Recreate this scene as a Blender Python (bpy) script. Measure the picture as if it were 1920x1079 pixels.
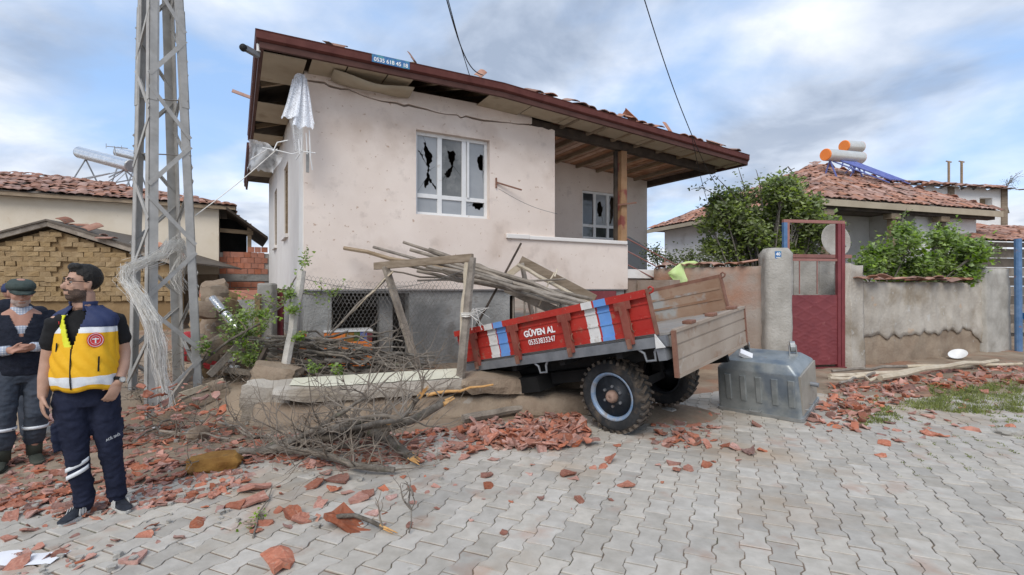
import bpy, bmesh, math, random
import numpy as np
from mathutils import Vector, Matrix, Euler, noise as mnoise

for _o in list(bpy.data.objects): bpy.data.objects.remove(_o)
scene = bpy.context.scene
COL = scene.collection
rnd = random.Random(7)
R = math.radians

# ------------------------------------------------------------------ camera
F = 950.0            # focal length in pixels of the 1920 px wide photograph
H = 1.65             # eye height
cam_d = bpy.data.cameras.new('camera')
cam = bpy.data.objects.new('camera', cam_d); COL.objects.link(cam)
cam.location = (0, 0, H); cam.rotation_euler = (R(90), 0, 0)
cam_d.sensor_width = 36.0; cam_d.lens = 36.0 * F / 1920.0
cam_d.clip_start = 0.05; cam_d.clip_end = 3000
scene.camera = cam

# ------------------------------------------------------------------ light
SUN_AZ, SUN_EL = R(194), R(45)      # azimuth measured clockwise from +Y (behind the camera)
world = bpy.data.worlds.new('World'); scene.world = world; world.use_nodes = True
wn, wl = world.node_tree.nodes, world.node_tree.links
for n in list(wn): wn.remove(n)
def _w(t, **k):
    n = wn.new(t)
    for a, b in k.items(): setattr(n, a, b)
    return n
w_out = _w('ShaderNodeOutputWorld'); w_bg = _w('ShaderNodeBackground'); w_bg.inputs['Strength'].default_value = 0.10
sky = _w('ShaderNodeTexSky', sky_type='NISHITA', sun_disc=False)
sky.sun_elevation = SUN_EL; sky.sun_rotation = SUN_AZ; sky.altitude = 900; sky.air_density = 1.0; sky.dust_density = 1.5; sky.ozone_density = 1.0
tc = _w('ShaderNodeTexCoord'); sep = _w('ShaderNodeSeparateXYZ'); wl.new(tc.outputs['Generated'], sep.inputs[0])
def _m(op, a, b=None, clamp=False):
    n = _w('ShaderNodeMath', operation=op, use_clamp=clamp)
    for i, x in enumerate((a, b)):
        if x is None: continue
        if isinstance(x, (int, float)): n.inputs[i].default_value = x
        else: wl.new(x, n.inputs[i])
    return n.outputs[0]
zz = _m('ADD', _m('MAXIMUM', sep.outputs[2], 0.0), 0.22)
comb = _w('ShaderNodeCombineXYZ')
wl.new(_m('DIVIDE', sep.outputs[0], zz), comb.inputs[0]); wl.new(_m('DIVIDE', sep.outputs[1], zz), comb.inputs[1])
def _noise(scale, detail, rough, dist, off):
    mp = _w('ShaderNodeMapping'); mp.inputs['Location'].default_value = off
    wl.new(comb.outputs[0], mp.inputs[0])
    n = _w('ShaderNodeTexNoise'); n.inputs['Scale'].default_value = scale; n.inputs['Detail'].default_value = detail
    n.inputs['Roughness'].default_value = rough; n.inputs['Distortion'].default_value = dist
    wl.new(mp.outputs[0], n.inputs['Vector']); return n.outputs['Fac']
def _ramp(fac, stops):
    r = _w('ShaderNodeValToRGB'); e = r.color_ramp.elements
    while len(e) < len(stops): e.new(0.5)
    for el, (p, c) in zip(e, stops): el.position = p; el.color = (*c, 1)
    wl.new(fac, r.inputs[0]); return r.outputs[0]
def _mix(f, a, b):
    n = _w('ShaderNodeMixRGB'); wl.new(f, n.inputs[0])
    for i, x in ((1, a), (2, b)):
        if isinstance(x, tuple): n.inputs[i].default_value = (*x, 1)
        else: wl.new(x, n.inputs[i])
    return n.outputs[0]
cover = _ramp(_noise(1.15, 8, 0.52, 0.3, (3.1, 1.4, 0)), [(0.36, (0, 0, 0)), (0.54, (1, 1, 1))])
shade = _ramp(_noise(1.9, 7, 0.53, 0.25, (7.7, 2.2, 3)), [(0.38, (3.1, 3.75, 4.9)), (0.52, (5.1, 5.8, 7.0)), (0.70, (8.3, 8.6, 9.2))])
blue = _mix(_m('MULTIPLY', 1.0, 0.55), sky.outputs[0], (4.2, 6.5, 10.4))
base = _mix(cover, blue, shade)
# bright milky band of cloud low over the horizon
hz = _ramp(sep.outputs[2], [(0.0, (0.75, 0.75, 0.75)), (0.30, (0, 0, 0))])
puff = _ramp(_noise(2.7, 7, 0.5, 0.2, (1.3, 9.1, 5)), [(0.42, (0.25, 0.25, 0.25)), (0.60, (1, 1, 1))])
hzf = _w('ShaderNodeMixRGB', blend_type='MULTIPLY'); hzf.inputs[0].default_value = 1; wl.new(hz, hzf.inputs[1]); wl.new(puff, hzf.inputs[2])
base = _mix(hzf.outputs[0], base, (9.4, 9.6, 9.9))
wl.new(base, w_bg.inputs['Color']); wl.new(w_bg.outputs[0], w_out.inputs[0])

sun_d = bpy.data.lights.new('sun', 'SUN'); sun_d.energy = 1.8; sun_d.angle = R(34); sun_d.color = (1.0, 0.95, 0.88)
sun = bpy.data.objects.new('sun', sun_d); COL.objects.link(sun)
_sd = Vector((math.sin(SUN_AZ) * math.cos(SUN_EL), math.cos(SUN_AZ) * math.cos(SUN_EL), math.sin(SUN_EL)))
sun.rotation_euler = _sd.to_track_quat('Z', 'Y').to_euler(); sun.location = (6, -8, 14)

scene.view_settings.view_transform = 'Standard'; scene.view_settings.look = 'None'
scene.view_settings.exposure = 0.40; scene.view_settings.gamma = 1.0; scene.view_settings.use_curve_mapping = False
scene.render.engine = 'CYCLES'

# ------------------------------------------------------------------ helpers
def P(px, py, d):
    "world point d metres ahead of the camera on the ray of a photo pixel"
    return Vector(((px - 960) / F * d, d, H + (540 - py) / F * d))
def G(px, py, z=0.0):
    return P(px, py, (H - z) * F / (py - 540.0))

class MB:
    def __init__(s): s.v = []; s.f = []
    def add(s, vs, fs):
        o = len(s.v); s.v += [tuple(v) for v in vs]; s.f += [tuple(i + o for i in f) for f in fs]; return s
    def boxb(s, x0, x1, y0, y1, z0, z1):
        return s.add([(x0,y0,z0),(x1,y0,z0),(x1,y1,z0),(x0,y1,z0),(x0,y0,z1),(x1,y0,z1),(x1,y1,z1),(x0,y1,z1)],
                     [(0,3,2,1),(4,5,6,7),(0,1,5,4),(1,2,6,5),(2,3,7,6),(3,0,4,7)])
    def box(s, c, sz, rot=None):
        m = Matrix.Translation(Vector(c)) @ (Euler(rot).to_matrix().to_4x4() if rot else Matrix())
        x, y, z = sz[0]/2, sz[1]/2, sz[2]/2
        vs = [m @ Vector(p) for p in ((-x,-y,-z),(x,-y,-z),(x,y,-z),(-x,y,-z),(-x,-y,z),(x,-y,z),(x,y,z),(-x,y,z))]
        return s.add(vs, [(0,3,2,1),(4,5,6,7),(0,1,5,4),(1,2,6,5),(2,3,7,6),(3,0,4,7)])
    def beam(s, p, q, w, h, up=(0,0,1), w2=None, h2=None):
        p, q = Vector(p), Vector(q); d = (q - p).normalized(); u = Vector(up)
        if abs(d.dot(u)) > .98: u = Vector((0,1,0))
        a = d.cross(u).normalized(); b = a.cross(d).normalized(); w2 = w if w2 is None else w2; h2 = h if h2 is None else h2
        vs = []
        for c, ww, hh in ((p, w, h), (q, w2, h2)):
            vs += [c - a*ww/2 - b*hh/2, c + a*ww/2 - b*hh/2, c + a*ww/2 + b*hh/2, c - a*ww/2 + b*hh/2]
        return s.add(vs, [(0,1,2,3),(7,6,5,4),(0,4,5,1),(1,5,6,2),(2,6,7,3),(3,7,4,0)])
    def tube(s, pts, rads, seg=6, caps=True):
        pts = [Vector(p) for p in pts]; n = len(pts)
        if isinstance(rads, (int, float)): rads = [rads] * n
        vs = []; prev = None
        for i, p in enumerate(pts):
            t = (pts[min(i+1, n-1)] - pts[max(i-1, 0)])
            t = t.normalized() if t.length > 1e-9 else Vector((0,0,1))
            if prev is None:
                a = t.cross(Vector((0,0,1)));
                if a.length < .45: a = t.cross(Vector((1,0,0)))
                a.normalize()
            else:
                a = prev - t * prev.dot(t)
                if a.length < 1e-6: a = t.cross(Vector((1,0,0.3)))
                a.normalize()
            prev = a; b = t.cross(a); r = rads[i]
            if not isinstance(r, (tuple, list)): r = (r, r)
            for k in range(seg):
                an = 2 * math.pi * k / seg
                vs.append(p + a * math.cos(an) * r[0] + b * math.sin(an) * r[1])
        fs = []
        for i in range(n - 1):
            for k in range(seg):
                k2 = (k + 1) % seg
                fs.append((i*seg+k, i*seg+k2, (i+1)*seg+k2, (i+1)*seg+k))
        if caps:
            fs.append(tuple(range(seg-1, -1, -1))); fs.append(tuple((n-1)*seg + k for k in range(seg)))
        return s.add(vs, fs)
    def loft(s, rings, caps=True):
        "rings: list of equal-length closed loops"
        m = len(rings[0]); vs = [p for r in rings for p in r]; fs = []
        for i in range(len(rings) - 1):
            for k in range(m):
                k2 = (k + 1) % m
                fs.append((i*m+k, i*m+k2, (i+1)*m+k2, (i+1)*m+k))
        if caps: fs.append(tuple(range(m-1, -1, -1))); fs.append(tuple((len(rings)-1)*m + k for k in range(m)))
        return s.add(vs, fs)
    def lathe(s, prof, seg=24, M=None, close=False):
        M = M or Matrix(); rings = []
        for r, z in prof:
            rings.append([M @ Vector((r*math.cos(2*math.pi*k/seg), r*math.sin(2*math.pi*k/seg), z)) for k in range(seg)])
        if close: rings.append(rings[0])
        return s.loft(rings, caps=not close)
    def prism(s, poly, z0, z1, M=None):
        n = len(poly); M = M or Matrix()
        vs = [M @ Vector((x, y, z0)) for x, y in poly] + [M @ Vector((x, y, z1)) for x, y in poly]
        fs = [tuple(range(n-1, -1, -1)), tuple(range(n, 2*n))] + [(i, (i+1) % n, n + (i+1) % n, n + i) for i in range(n)]
        return s.add(vs, fs)
    def sphere(s, c, r, seg=12, rings=8, R3=None):
        c = Vector(c); r = r if isinstance(r, (tuple, list)) else (r, r, r); loops = []
        for i in range(1, rings):
            th = math.pi * i / rings
            L = [Vector((r[0]*math.sin(th)*math.cos(2*math.pi*k/seg), r[1]*math.sin(th)*math.sin(2*math.pi*k/seg), -r[2]*math.cos(th))) for k in range(seg)]
            loops.append([c + (R3 @ v if R3 else v) for v in L])
        return s.loft(loops)
    def xf(s, M): s.v = [tuple(M @ Vector(v)) for v in s.v]; return s
    def mesh(s, name, m=None, smooth=False):
        me = bpy.data.meshes.new(name); me.from_pydata(s.v, [], s.f); me.update()
        if m: me.materials.append(m)
        if smooth: me.polygons.foreach_set('use_smooth', [True] * len(me.polygons))
        return me
    def build(s, name, m, parent=None, smooth=False, bevel=0, **k):
        return link(name, s.mesh(name, m, smooth), parent, bevel=bevel, **k)

def link(name, me, parent=None, M=None, bevel=0, label=None, cat=None, group=None, kind=None):
    o = bpy.data.objects.new(name, me); COL.objects.link(o)
    if parent: o.parent = parent
    if M is not None: o.matrix_basis = M
    if bevel:
        b = o.modifiers.new('bevel', 'BEVEL'); b.width = bevel; b.segments = 2; b.limit_method = 'ANGLE'; b.angle_limit = R(40)
    return tag(o, label, cat, group, kind)
def tag(o, label=None, cat=None, group=None, kind=None):
    for k, v in (('label', label), ('category', cat), ('group', group), ('kind', kind)):
        if v: o[k] = v
    return o
def empty(name, loc=(0,0,0), rz=0, label=None, cat=None, group=None, M=None):
    o = bpy.data.objects.new(name, None); COL.objects.link(o); o.empty_display_size = 0.2
    if M is not None: o.matrix_basis = M
    else: o.location = loc; o.rotation_euler = (0, 0, rz)
    return tag(o, label, cat, group)
def smooth_auto(o, ang=35):
    me = o.data; me.polygons.foreach_set('use_smooth', [True] * len(me.polygons))
    try: me.set_sharp_from_angle(angle=R(ang))
    except Exception: pass
    return o

def flat(outer, holes=(), t=0.02):
    "filled 2-D outline with holes, extruded by t (0..t along +Y after standing it up: x->x, y->z)"
    cu = bpy.data.curves.new('tmp', 'CURVE'); cu.dimensions = '2D'; cu.fill_mode = 'BOTH'; cu.extrude = t / 2
    for loop in [outer] + list(holes):
        sp = cu.splines.new('POLY'); sp.points.add(len(loop) - 1); sp.use_cyclic_u = True
        for p, (x, y) in zip(sp.points, loop): p.co = (x, y, 0, 1)
    ob = bpy.data.objects.new('tmp', cu); COL.objects.link(ob)
    me = bpy.data.meshes.new_from_object(ob.evaluated_get(bpy.context.evaluated_depsgraph_get()))
    bpy.data.objects.remove(ob); bpy.data.curves.remove(cu)
    M = Matrix(((1,0,0,0),(0,0,-1,t/2),(0,1,0,0),(0,0,0,1)))
    mb = MB(); mb.add([M @ v.co for v in me.vertices], [tuple(p.vertices) for p in me.polygons])
    bpy.data.meshes.remove(me); return mb
def text_mb(txt, size, t=0.002, bold=0.0, sx=1.0):
    cu = bpy.data.curves.new('tmp', 'FONT'); cu.body = txt; cu.size = size; cu.extrude = t / 2; cu.offset = bold
    cu.align_x = 'CENTER'; cu.align_y = 'CENTER'
    ob = bpy.data.objects.new('tmp', cu); COL.objects.link(ob)
    me = bpy.data.meshes.new_from_object(ob.evaluated_get(bpy.context.evaluated_depsgraph_get()))
    bpy.data.objects.remove(ob)
    mb = MB(); mb.add([(v.co.x * sx, v.co.z, v.co.y) for v in me.vertices], [tuple(p.vertices)[::-1] for p in me.polygons])
    bpy.data.meshes.remove(me); return mb

# ------------------------------------------------------------------ materials
def mat(name, c1, c2=None, scale=4.0, rough=0.85, metal=0.0, spec=0.3, bump=0.0, bscale=40.0, spots=(), var=0.0, detail=6.0,
        coord='Object', contrast=(0.35, 0.65), island=False, stretch=None, alpha=None, trans=0.0, transl=0.0):
    m = bpy.data.materials.new(name); m.use_nodes = True; nt = m.node_tree; N, L = nt.nodes, nt.links
    b = N['Principled BSDF']; b.inputs['Roughness'].default_value = rough; b.inputs['Metallic'].default_value = metal
    b.inputs['Specular IOR Level'].default_value = spec
    if trans: b.inputs['Transmission Weight'].default_value = trans
    t = N.new('ShaderNodeTexCoord'); src = t.outputs[coord] if coord != 'World' else None
    if coord == 'World':
        g = N.new('ShaderNodeNewGeometry'); src = g.outputs['Position']
    if stretch:
        mp = N.new('ShaderNodeMapping'); mp.inputs['Scale'].default_value = stretch; L.new(src, mp.inputs[0]); src = mp.outputs[0]
    # a different place in the noise for every object
    oi = N.new('ShaderNodeObjectInfo')
    if coord == 'Object':
        ad = N.new('ShaderNodeVectorMath'); ad.operation = 'ADD'; cx = N.new('ShaderNodeMath'); cx.operation = 'MULTIPLY'; cx.inputs[1].default_value = 37.0
        L.new(oi.outputs['Random'], cx.inputs[0]); L.new(src, ad.inputs[0]); L.new(cx.outputs[0], ad.inputs[1]); src = ad.outputs[0]
    def noise(sc, de=detail, ro=0.6):
        n = N.new('ShaderNodeTexNoise'); n.inputs['Scale'].default_value = sc; n.inputs['Detail'].default_value = de; n.inputs['Roughness'].default_value = ro
        L.new(src, n.inputs['Vector']); return n.outputs['Fac']
    def ramp(f, a, bb, ca, cb):
        r = N.new('ShaderNodeValToRGB'); r.color_ramp.elements[0].position = a; r.color_ramp.elements[1].position = bb
        r.color_ramp.elements[0].color = (*ca, 1); r.color_ramp.elements[1].color = (*cb, 1); L.new(f, r.inputs[0]); return r.outputs[0]
    col = ramp(noise(scale), contrast[0], contrast[1], c1, c2 or c1)
    for (sc_col, sc, th, soft, amt) in spots:
        f = ramp(noise(sc, 5, 0.55), th, th + soft, (0, 0, 0), (amt, amt, amt))
        mx = N.new('ShaderNodeMixRGB'); L.new(f, mx.inputs[0]); L.new(col, mx.inputs[1]); mx.inputs[2].default_value = (*sc_col, 1); col = mx.outputs[0]
    if var:
        rv = oi.outputs['Random']
        if island:
            g2 = N.new('ShaderNodeNewGeometry'); a2 = N.new('ShaderNodeMath'); a2.operation = 'ADD'; L.new(rv, a2.inputs[0]); L.new(g2.outputs['Random Per Island'], a2.inputs[1])
            fr = N.new('ShaderNodeMath'); fr.operation = 'FRACT'; L.new(a2.outputs[0], fr.inputs[0]); rv = fr.outputs[0]
        mr = N.new('ShaderNodeMapRange'); mr.inputs['To Min'].default_value = 1 - var; mr.inputs['To Max'].default_value = 1 + var; L.new(rv, mr.inputs[0])
        hs = N.new('ShaderNodeHueSaturation'); L.new(mr.outputs[0], hs.inputs['Value']); L.new(col, hs.inputs['Color'])
        m2 = N.new('ShaderNodeMath'); m2.operation = 'MULTIPLY'; m2.inputs[1].default_value = 7.31; L.new(rv, m2.inputs[0])
        f2 = N.new('ShaderNodeMath'); f2.operation = 'FRACT'; L.new(m2.outputs[0], f2.inputs[0])
        mr2 = N.new('ShaderNodeMapRange'); mr2.inputs['To Min'].default_value = 1 - var * .9; mr2.inputs['To Max'].default_value = 1 + var * .5; L.new(f2.outputs[0], mr2.inputs[0])
        L.new(mr2.outputs[0], hs.inputs['Saturation']); col = hs.outputs[0]
    L.new(col, b.inputs['Base Color'])
    if bump:
        bp = N.new('ShaderNodeBump'); bp.inputs['Strength'].default_value = bump; bp.inputs['Distance'].default_value = 0.02
        L.new(noise(bscale, 5, 0.65), bp.inputs['Height']); L.new(bp.outputs[0], b.inputs['Normal'])
    if transl:
        tb_ = N.new('ShaderNodeBsdfTranslucent'); L.new(col, tb_.inputs['Color']); ms = N.new('ShaderNodeMixShader'); ms.inputs[0].default_value = transl
        L.new(b.outputs[0], ms.inputs[1]); L.new(tb_.outputs[0], ms.inputs[2]); L.new(ms.outputs[0], N['Material Output'].inputs[0])
    if alpha is not None: b.inputs['Alpha'].default_value = alpha
    return m
def srgb(r, g, b, k=1.0):
    f = lambda c: ((c/255)/12.92 if c/255 <= .04045 else ((c/255 + .055)/1.055) ** 2.4) * k
    return (f(r), f(g), f(b))

M = {}
M['soil'] = mat('soil', (.20,.145,.10), (.34,.27,.20), 1.3, .95, bump=.6, bscale=30, coord='World',
                spots=[((.33,.15,.09), .9, .52, .12, .55), ((.10,.085,.06), 3.1, .60, .08, .6)])
M['paver'] = mat('paver', (.395,.362,.312), (.49,.452,.395), 9, .8, bump=.25, bscale=160, coord='World', var=.15, island=True,
                 spots=[((.39,.30,.215), .62, .53, .15, .85), ((.40,.25,.18), 2.3, .58, .10, .5), ((.30,.27,.22), 1.3, .60, .12, .5), ((.58,.57,.55), 6, .68, .08, .45), ((.25,.235,.20), 14, .67, .05, .55)])
M['joint'] = mat('joint', (.15,.12,.09), (.26,.19,.145), 5, .95, coord='World', bump=.5, spots=[((.06,.075,.03), 1.9, .56, .06, .8)])
M['tile'] = mat('tile', (.32,.125,.083), (.44,.20,.14), 6, .85, bump=.3, bscale=60, var=.36, island=True,
                spots=[((.26,.18,.14), 9, .58, .08, .6), ((.52,.34,.26), 3, .60, .08, .55)])
M['rooftile'] = mat('rooftile', (.29,.14,.098), (.41,.23,.165), 3, .9, bump=.3, bscale=50, var=.30, island=True,
                spots=[((.20,.15,.12), 8, .58, .1, .6), ((.50,.33,.25), 2, .60, .1, .5)])
M['stucco'] = mat('stucco', (.71,.605,.53), (.79,.69,.615), 1.1, .9, bump=.25, bscale=90, 
                spots=[((.48,.36,.28), 1.0, .56, .16, .50), ((.40,.25,.16), 13, .665, .03, .65), ((.30,.22,.17), 30, .69, .03, .7), ((.50,.42,.37), 4, .60, .10, .35)])
M['stucco_side'] = mat('stucco_side', (.70,.66,.62), (.78,.75,.71), 1.2, .9, bump=.2, bscale=90, spots=[((.50,.42,.35), 2, .66, .12, .4)])
M['grey_plaster'] = mat('grey_plaster', (.22,.22,.21), (.36,.355,.34), 2.2, .95, bump=1.0, bscale=22, spots=[((.16,.14,.12), 3, .6, .1, .6)])
M['dado'] = mat('dado', (.33,.33,.33), (.38,.38,.38), 2, .9, bump=.2, bscale=80)
M['white_wall'] = mat('white_wall', (.70,.69,.67), (.80,.79,.77), 1.2, .92, bump=.3, bscale=30, spots=[((.42,.38,.32), 1.5, .62, .12, .5)])
M['cream_wall'] = mat('cream_wall', (.68,.59,.46), (.77,.69,.57), .8, .92, bump=.3, bscale=30, spots=[((.46,.28,.14), 1.1, .64, .08, .6), ((.40,.33,.26), 5, .68, .06, .5)])
M['concrete'] = mat('concrete', (.32,.30,.265), (.47,.445,.40), 2.4, .95, bump=.9, bscale=26, spots=[((.20,.17,.13), 1.4, .60, .12, .6), ((.40,.22,.13), 3.3, .68, .07, .5)])
M['garden_wall'] = mat('garden_wall', (.36,.32,.27), (.50,.46,.40), 1.6, .95, bump=1.0, bscale=18, spots=[((.24,.19,.13), 1.0, .53, .12, .75), ((.50,.30,.16), 1.9, .68, .06, .55), ((.56,.55,.52), 4, .64, .06, .6)])
M['rusty_wall'] = mat('rusty_wall', (.27,.19,.14), (.36,.31,.27), 1.0, .95, bump=.7, bscale=22, spots=[((.36,.17,.10), .8, .52, .12, .7)])
M['cream_paint'] = mat('cream_paint', (.58,.56,.44), (.66,.64,.52), 5, .8, bump=.3, bscale=30, spots=[((.36,.32,.25), 7, .64, .06, .7)])
M['mud_wall'] = mat('mud_wall', (.24,.18,.13), (.34,.27,.20), 2.6, .95, bump=1.0, bscale=20, spots=[((.42,.39,.35), 6, .66, .05, .6), ((.16,.115,.08), 1.6, .58, .1, .6)])
M['adobe'] = mat('adobe', (.285,.195,.10), (.375,.27,.148), 3, .95, bump=1.0, bscale=26, var=.07, spots=[((.25,.155,.07), 7, .60, .08, .5)])
M['adobe_mortar'] = mat('adobe_mortar', (.22,.145,.072), (.31,.215,.115), 2, .95, bump=.8, bscale=20)
M['hollow_brick'] = mat('hollow_brick', (.40,.155,.095), (.48,.20,.13), 5, .9, bump=.4, bscale=40, var=.12)
M['mortar'] = mat('mortar', (.36,.34,.31), (.42,.40,.37), 5, .95, bump=.5, bscale=40)
M['maroon_metal'] = mat('maroon_metal', (.085,.025,.020), (.12,.040,.032), 6, .6, spec=.2, spots=[((.16,.08,.06), 5, .64, .1, .5)])
M['brown_metal'] = mat('brown_metal', (.075,.035,.028), (.11,.052,.042), 4, .6, spec=.2)
M['soffit'] = mat('soffit', (.36,.30,.22), (.44,.375,.28), 2, .9, spots=[((.24,.18,.12), 2, .60, .1, .6)])
M['old_wood'] = mat('old_wood', (.22,.16,.10), (.34,.26,.18), 4, .9, bump=.6, bscale=25, stretch=(1,1,6), var=.18)
M['grey_wood'] = mat('grey_wood', (.19,.16,.13), (.34,.295,.245), 5, .92, bump=.7, bscale=30, var=.16, spots=[((.15,.12,.09), 6, .62, .08, .6)])
M['pale_wood'] = mat('pale_wood', (.48,.40,.29), (.60,.52,.40), 6, .9, bump=.5, bscale=40, var=.1, spots=[((.28,.20,.13), 7, .63, .07, .6)])
M['fresh_wood'] = mat('fresh_wood', (.52,.27,.09), (.66,.40,.17), 20, .85, bump=.5, bscale=60)
M['white_wood'] = mat('white_wood', (.50,.47,.42), (.64,.61,.56), 6, .9, bump=.5, bscale=40, spots=[((.30,.25,.20), 8, .60, .06, .8)])
M['dark_wood'] = mat('dark_wood', (.045,.035,.028), (.085,.065,.05), 5, .9, bump=.4, bscale=30)
M['red_plank'] = mat('red_plank', (.40,.20,.12), (.55,.35,.24), 4, .9, bump=.4, bscale=30, var=.3)
M['post_paint'] = mat('post_paint', (.26,.14,.07), (.36,.22,.12), 3, .75, spots=[((.20,.05,.045), 2.5, .52, .06, .9)])
M['bark'] = mat('bark', (.12,.102,.082), (.26,.23,.195), 14, .95, bump=.9, bscale=60, var=.22, spots=[((.12,.14,.07), 8, .62, .08, .5)])
M['twig'] = mat('twig', (.14,.115,.09), (.24,.20,.16), 10, .95, var=.2)
M['leaf'] = mat('leaf', (.16,.23,.05), (.33,.40,.12), 3, .6, spec=.3, var=.5, island=True, transl=.45)
M['leaf_pale'] = mat('leaf_pale', (.12,.155,.05), (.21,.25,.10), 9, .6, spec=.3, var=.35, island=True, transl=.45)
M['leaf_bright'] = mat('leaf_bright', (.19,.31,.05), (.38,.50,.14), 3, .55, spec=.3, var=.45, island=True, transl=.5)
M['grass'] = mat('grass', (.13,.165,.035), (.25,.27,.085), 6, .8, var=.35, island=True)
M['pvc'] = mat('pvc', (.70,.70,.69), (.78,.78,.77), 5, .4, spec=.4, spots=[((.55,.50,.45), 9, .64, .08, .6)])
M['pane'] = mat('pane', (.28,.295,.31), (.36,.375,.39), 1.5, .12, spec=.6, spots=[((.36,.37,.38), 3, .6, .2, .5)])
M['pane_dim'] = mat('pane_dim', (.10,.105,.105), (.19,.195,.19), 1.8, .15, spec=.5, spots=[((.28,.28,.27), 3, .58, .1, .6)])
M['pane_dark'] = mat('pane_dark', (.035,.038,.042), (.07,.075,.08), 2, .06, spec=.7)
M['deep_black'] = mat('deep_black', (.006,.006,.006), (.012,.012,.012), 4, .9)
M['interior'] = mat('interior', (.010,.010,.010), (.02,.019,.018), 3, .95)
M['black'] = mat('black', (.012,.012,.013), (.022,.022,.022), 6, .7)
M['galv'] = mat('galv', (.30,.31,.31), (.43,.44,.44), 5, .45, metal=.55, spec=.5, spots=[((.22,.19,.15), 3, .62, .1, .5)])
M['mast'] = mat('mast', (.35,.34,.318), (.46,.447,.42), 6, .65, metal=.05, spots=[((.28,.25,.21), 4, .6, .1, .5)])
M['binm'] = mat('binm', (.22,.24,.24), (.33,.35,.35), 4, .42, metal=.45, spec=.5, bump=.12, bscale=9, spots=[((.06,.10,.16), 2.2, .55, .12, .55), ((.30,.19,.10), 5, .70, .05, .6), ((.33,.34,.34), 6, .64, .07, .55)])
M['bin_end'] = mat('bin_end', (.30,.275,.235), (.38,.35,.30), 4, .55, metal=.25, spec=.4, spots=[((.20,.17,.13), 5, .6, .1, .6)])
M['red_paint'] = mat('red_paint', (.36,.022,.016), (.44,.040,.028), 3, .5, spec=.35, bump=.10, bscale=7, spots=[((.25,.06,.04), 4, .55, .12, .65), ((.30,.16,.11), 9, .63, .06, .6), ((.36,.26,.20), 34, .66, .04, .6)])
M['red_post'] = mat('red_post', (.20,.045,.032), (.25,.075,.055), 5, .6, spec=.3, spots=[((.24,.13,.09), 6, .56, .1, .6)])
M['white_paint'] = mat('white_paint', (.60,.59,.57), (.70,.69,.67), 6, .5, spots=[((.42,.37,.32), 8, .58, .08, .6), ((.34,.24,.18), 30, .64, .05, .7)])
M['blue_paint'] = mat('blue_paint', (.12,.27,.60), (.16,.33,.66), 6, .42, spots=[((.30,.36,.48), 14, .66, .06, .6)])
M['steel_grey'] = mat('steel_grey', (.16,.17,.185), (.24,.25,.265), 5, .5, metal=.3, spots=[((.24,.16,.11), 6, .64, .07, .6)])
M['rust_inner'] = mat('rust_inner', (.25,.14,.085), (.34,.235,.165), 2.0, .8, metal=.1, spots=[((.36,.38,.37), 2.6, .54, .10, .8), ((.22,.095,.05), 4, .58, .1, .7)])
M['tailgate'] = mat('tailgate', (.31,.245,.19), (.39,.325,.265), 2.2, .7, metal=.08, spots=[((.23,.13,.075), 3, .60, .10, .7), ((.44,.40,.35), 5, .64, .08, .6)])
M['bed'] = mat('bed', (.27,.25,.225), (.34,.32,.295), 3, .6, metal=.2, spots=[((.34,.24,.17), 4, .6, .08, .7)])
M['rust_edge'] = mat('rust_edge', (.17,.08,.055), (.25,.13,.09), 8, .8)
M['rubber'] = mat('rubber', (.026,.027,.029), (.05,.05,.05), 9, .85, spec=.2, bump=.2, bscale=40, spots=[((.17,.13,.095), 5, .52, .14, .6)])
M['mudrubber'] = mat('mudrubber', (.035,.034,.033), (.16,.125,.095), 6, .9, bump=.5, bscale=40)
M['rim'] = mat('rim', (.030,.034,.040), (.055,.06,.07), 6, .5, metal=.3, spots=[((.16,.13,.11), 9, .62, .08, .5)])
M['rim_blue'] = mat('rim_blue', (.12,.24,.42), (.38,.41,.45), 6, .5, metal=.2, spots=[((.16,.12,.09), 6, .56, .1, .7)])
M['hub'] = mat('hub', (.26,.17,.13), (.36,.24,.19), 20, .7, metal=.2)
M['gate_red'] = mat('gate_red', (.165,.034,.040), (.22,.050,.055), 3, .5, spec=.4, spots=[((.34,.13,.12), 8, .66, .06, .5)])
M['gate_rust'] = mat('gate_rust', (.27,.12,.10), (.34,.17,.145), 5, .7)
M['blue_metal'] = mat('blue_metal', (.07,.15,.29), (.12,.21,.36), 7, .6, spots=[((.30,.14,.09), 6, .62, .06, .8)])
M['orange'] = mat('orange', (.80,.21,.04), (.86,.27,.06), 4, .5)
M['tank'] = mat('tank', (.58,.57,.52), (.68,.67,.62), 2, .35, metal=.35)
M['frame_blue'] = mat('frame_blue', (.10,.13,.36), (.17,.20,.46), 8, .5)
M['plastic'] = mat('plastic', (.66,.67,.68), (.80,.81,.82), 9, .35, spec=.4, bump=.4, bscale=20)
M['lace'] = mat('lace', (.70,.73,.78), (.82,.84,.88), 30, .8, bump=.6, bscale=60)
M['fibre'] = mat('fibre', (.68,.65,.59), (.82,.80,.75), 12, .7, var=.1, island=True)
M['lime_cloth'] = mat('lime_cloth', (.50,.66,.26), (.60,.74,.36), 5, .85, bump=.3, bscale=14)
M['ochre'] = mat('ochre', (.22,.105,.025), (.34,.18,.045), 9, .8, bump=.5, bscale=30, spots=[((.16,.09,.04), 6, .58, .1, .8)])
M['paper'] = mat('paper', (.74,.74,.76), (.80,.80,.82), 6, .9)
M['wire'] = mat('wire', (.16,.15,.14), (.22,.21,.20), 9, .7, metal=.3)
M['cable'] = mat('cable', (.02,.02,.022), None, 5, .6)
M['sign_blue'] = mat('sign_blue', (.05,.14,.34), (.07,.20,.38), 30, .4, spots=[((.10,.34,.32), 14, .55, .06, .7)])
M['ink_white'] = mat('ink_white', (.84,.84,.84), None, 5, .5)
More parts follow.
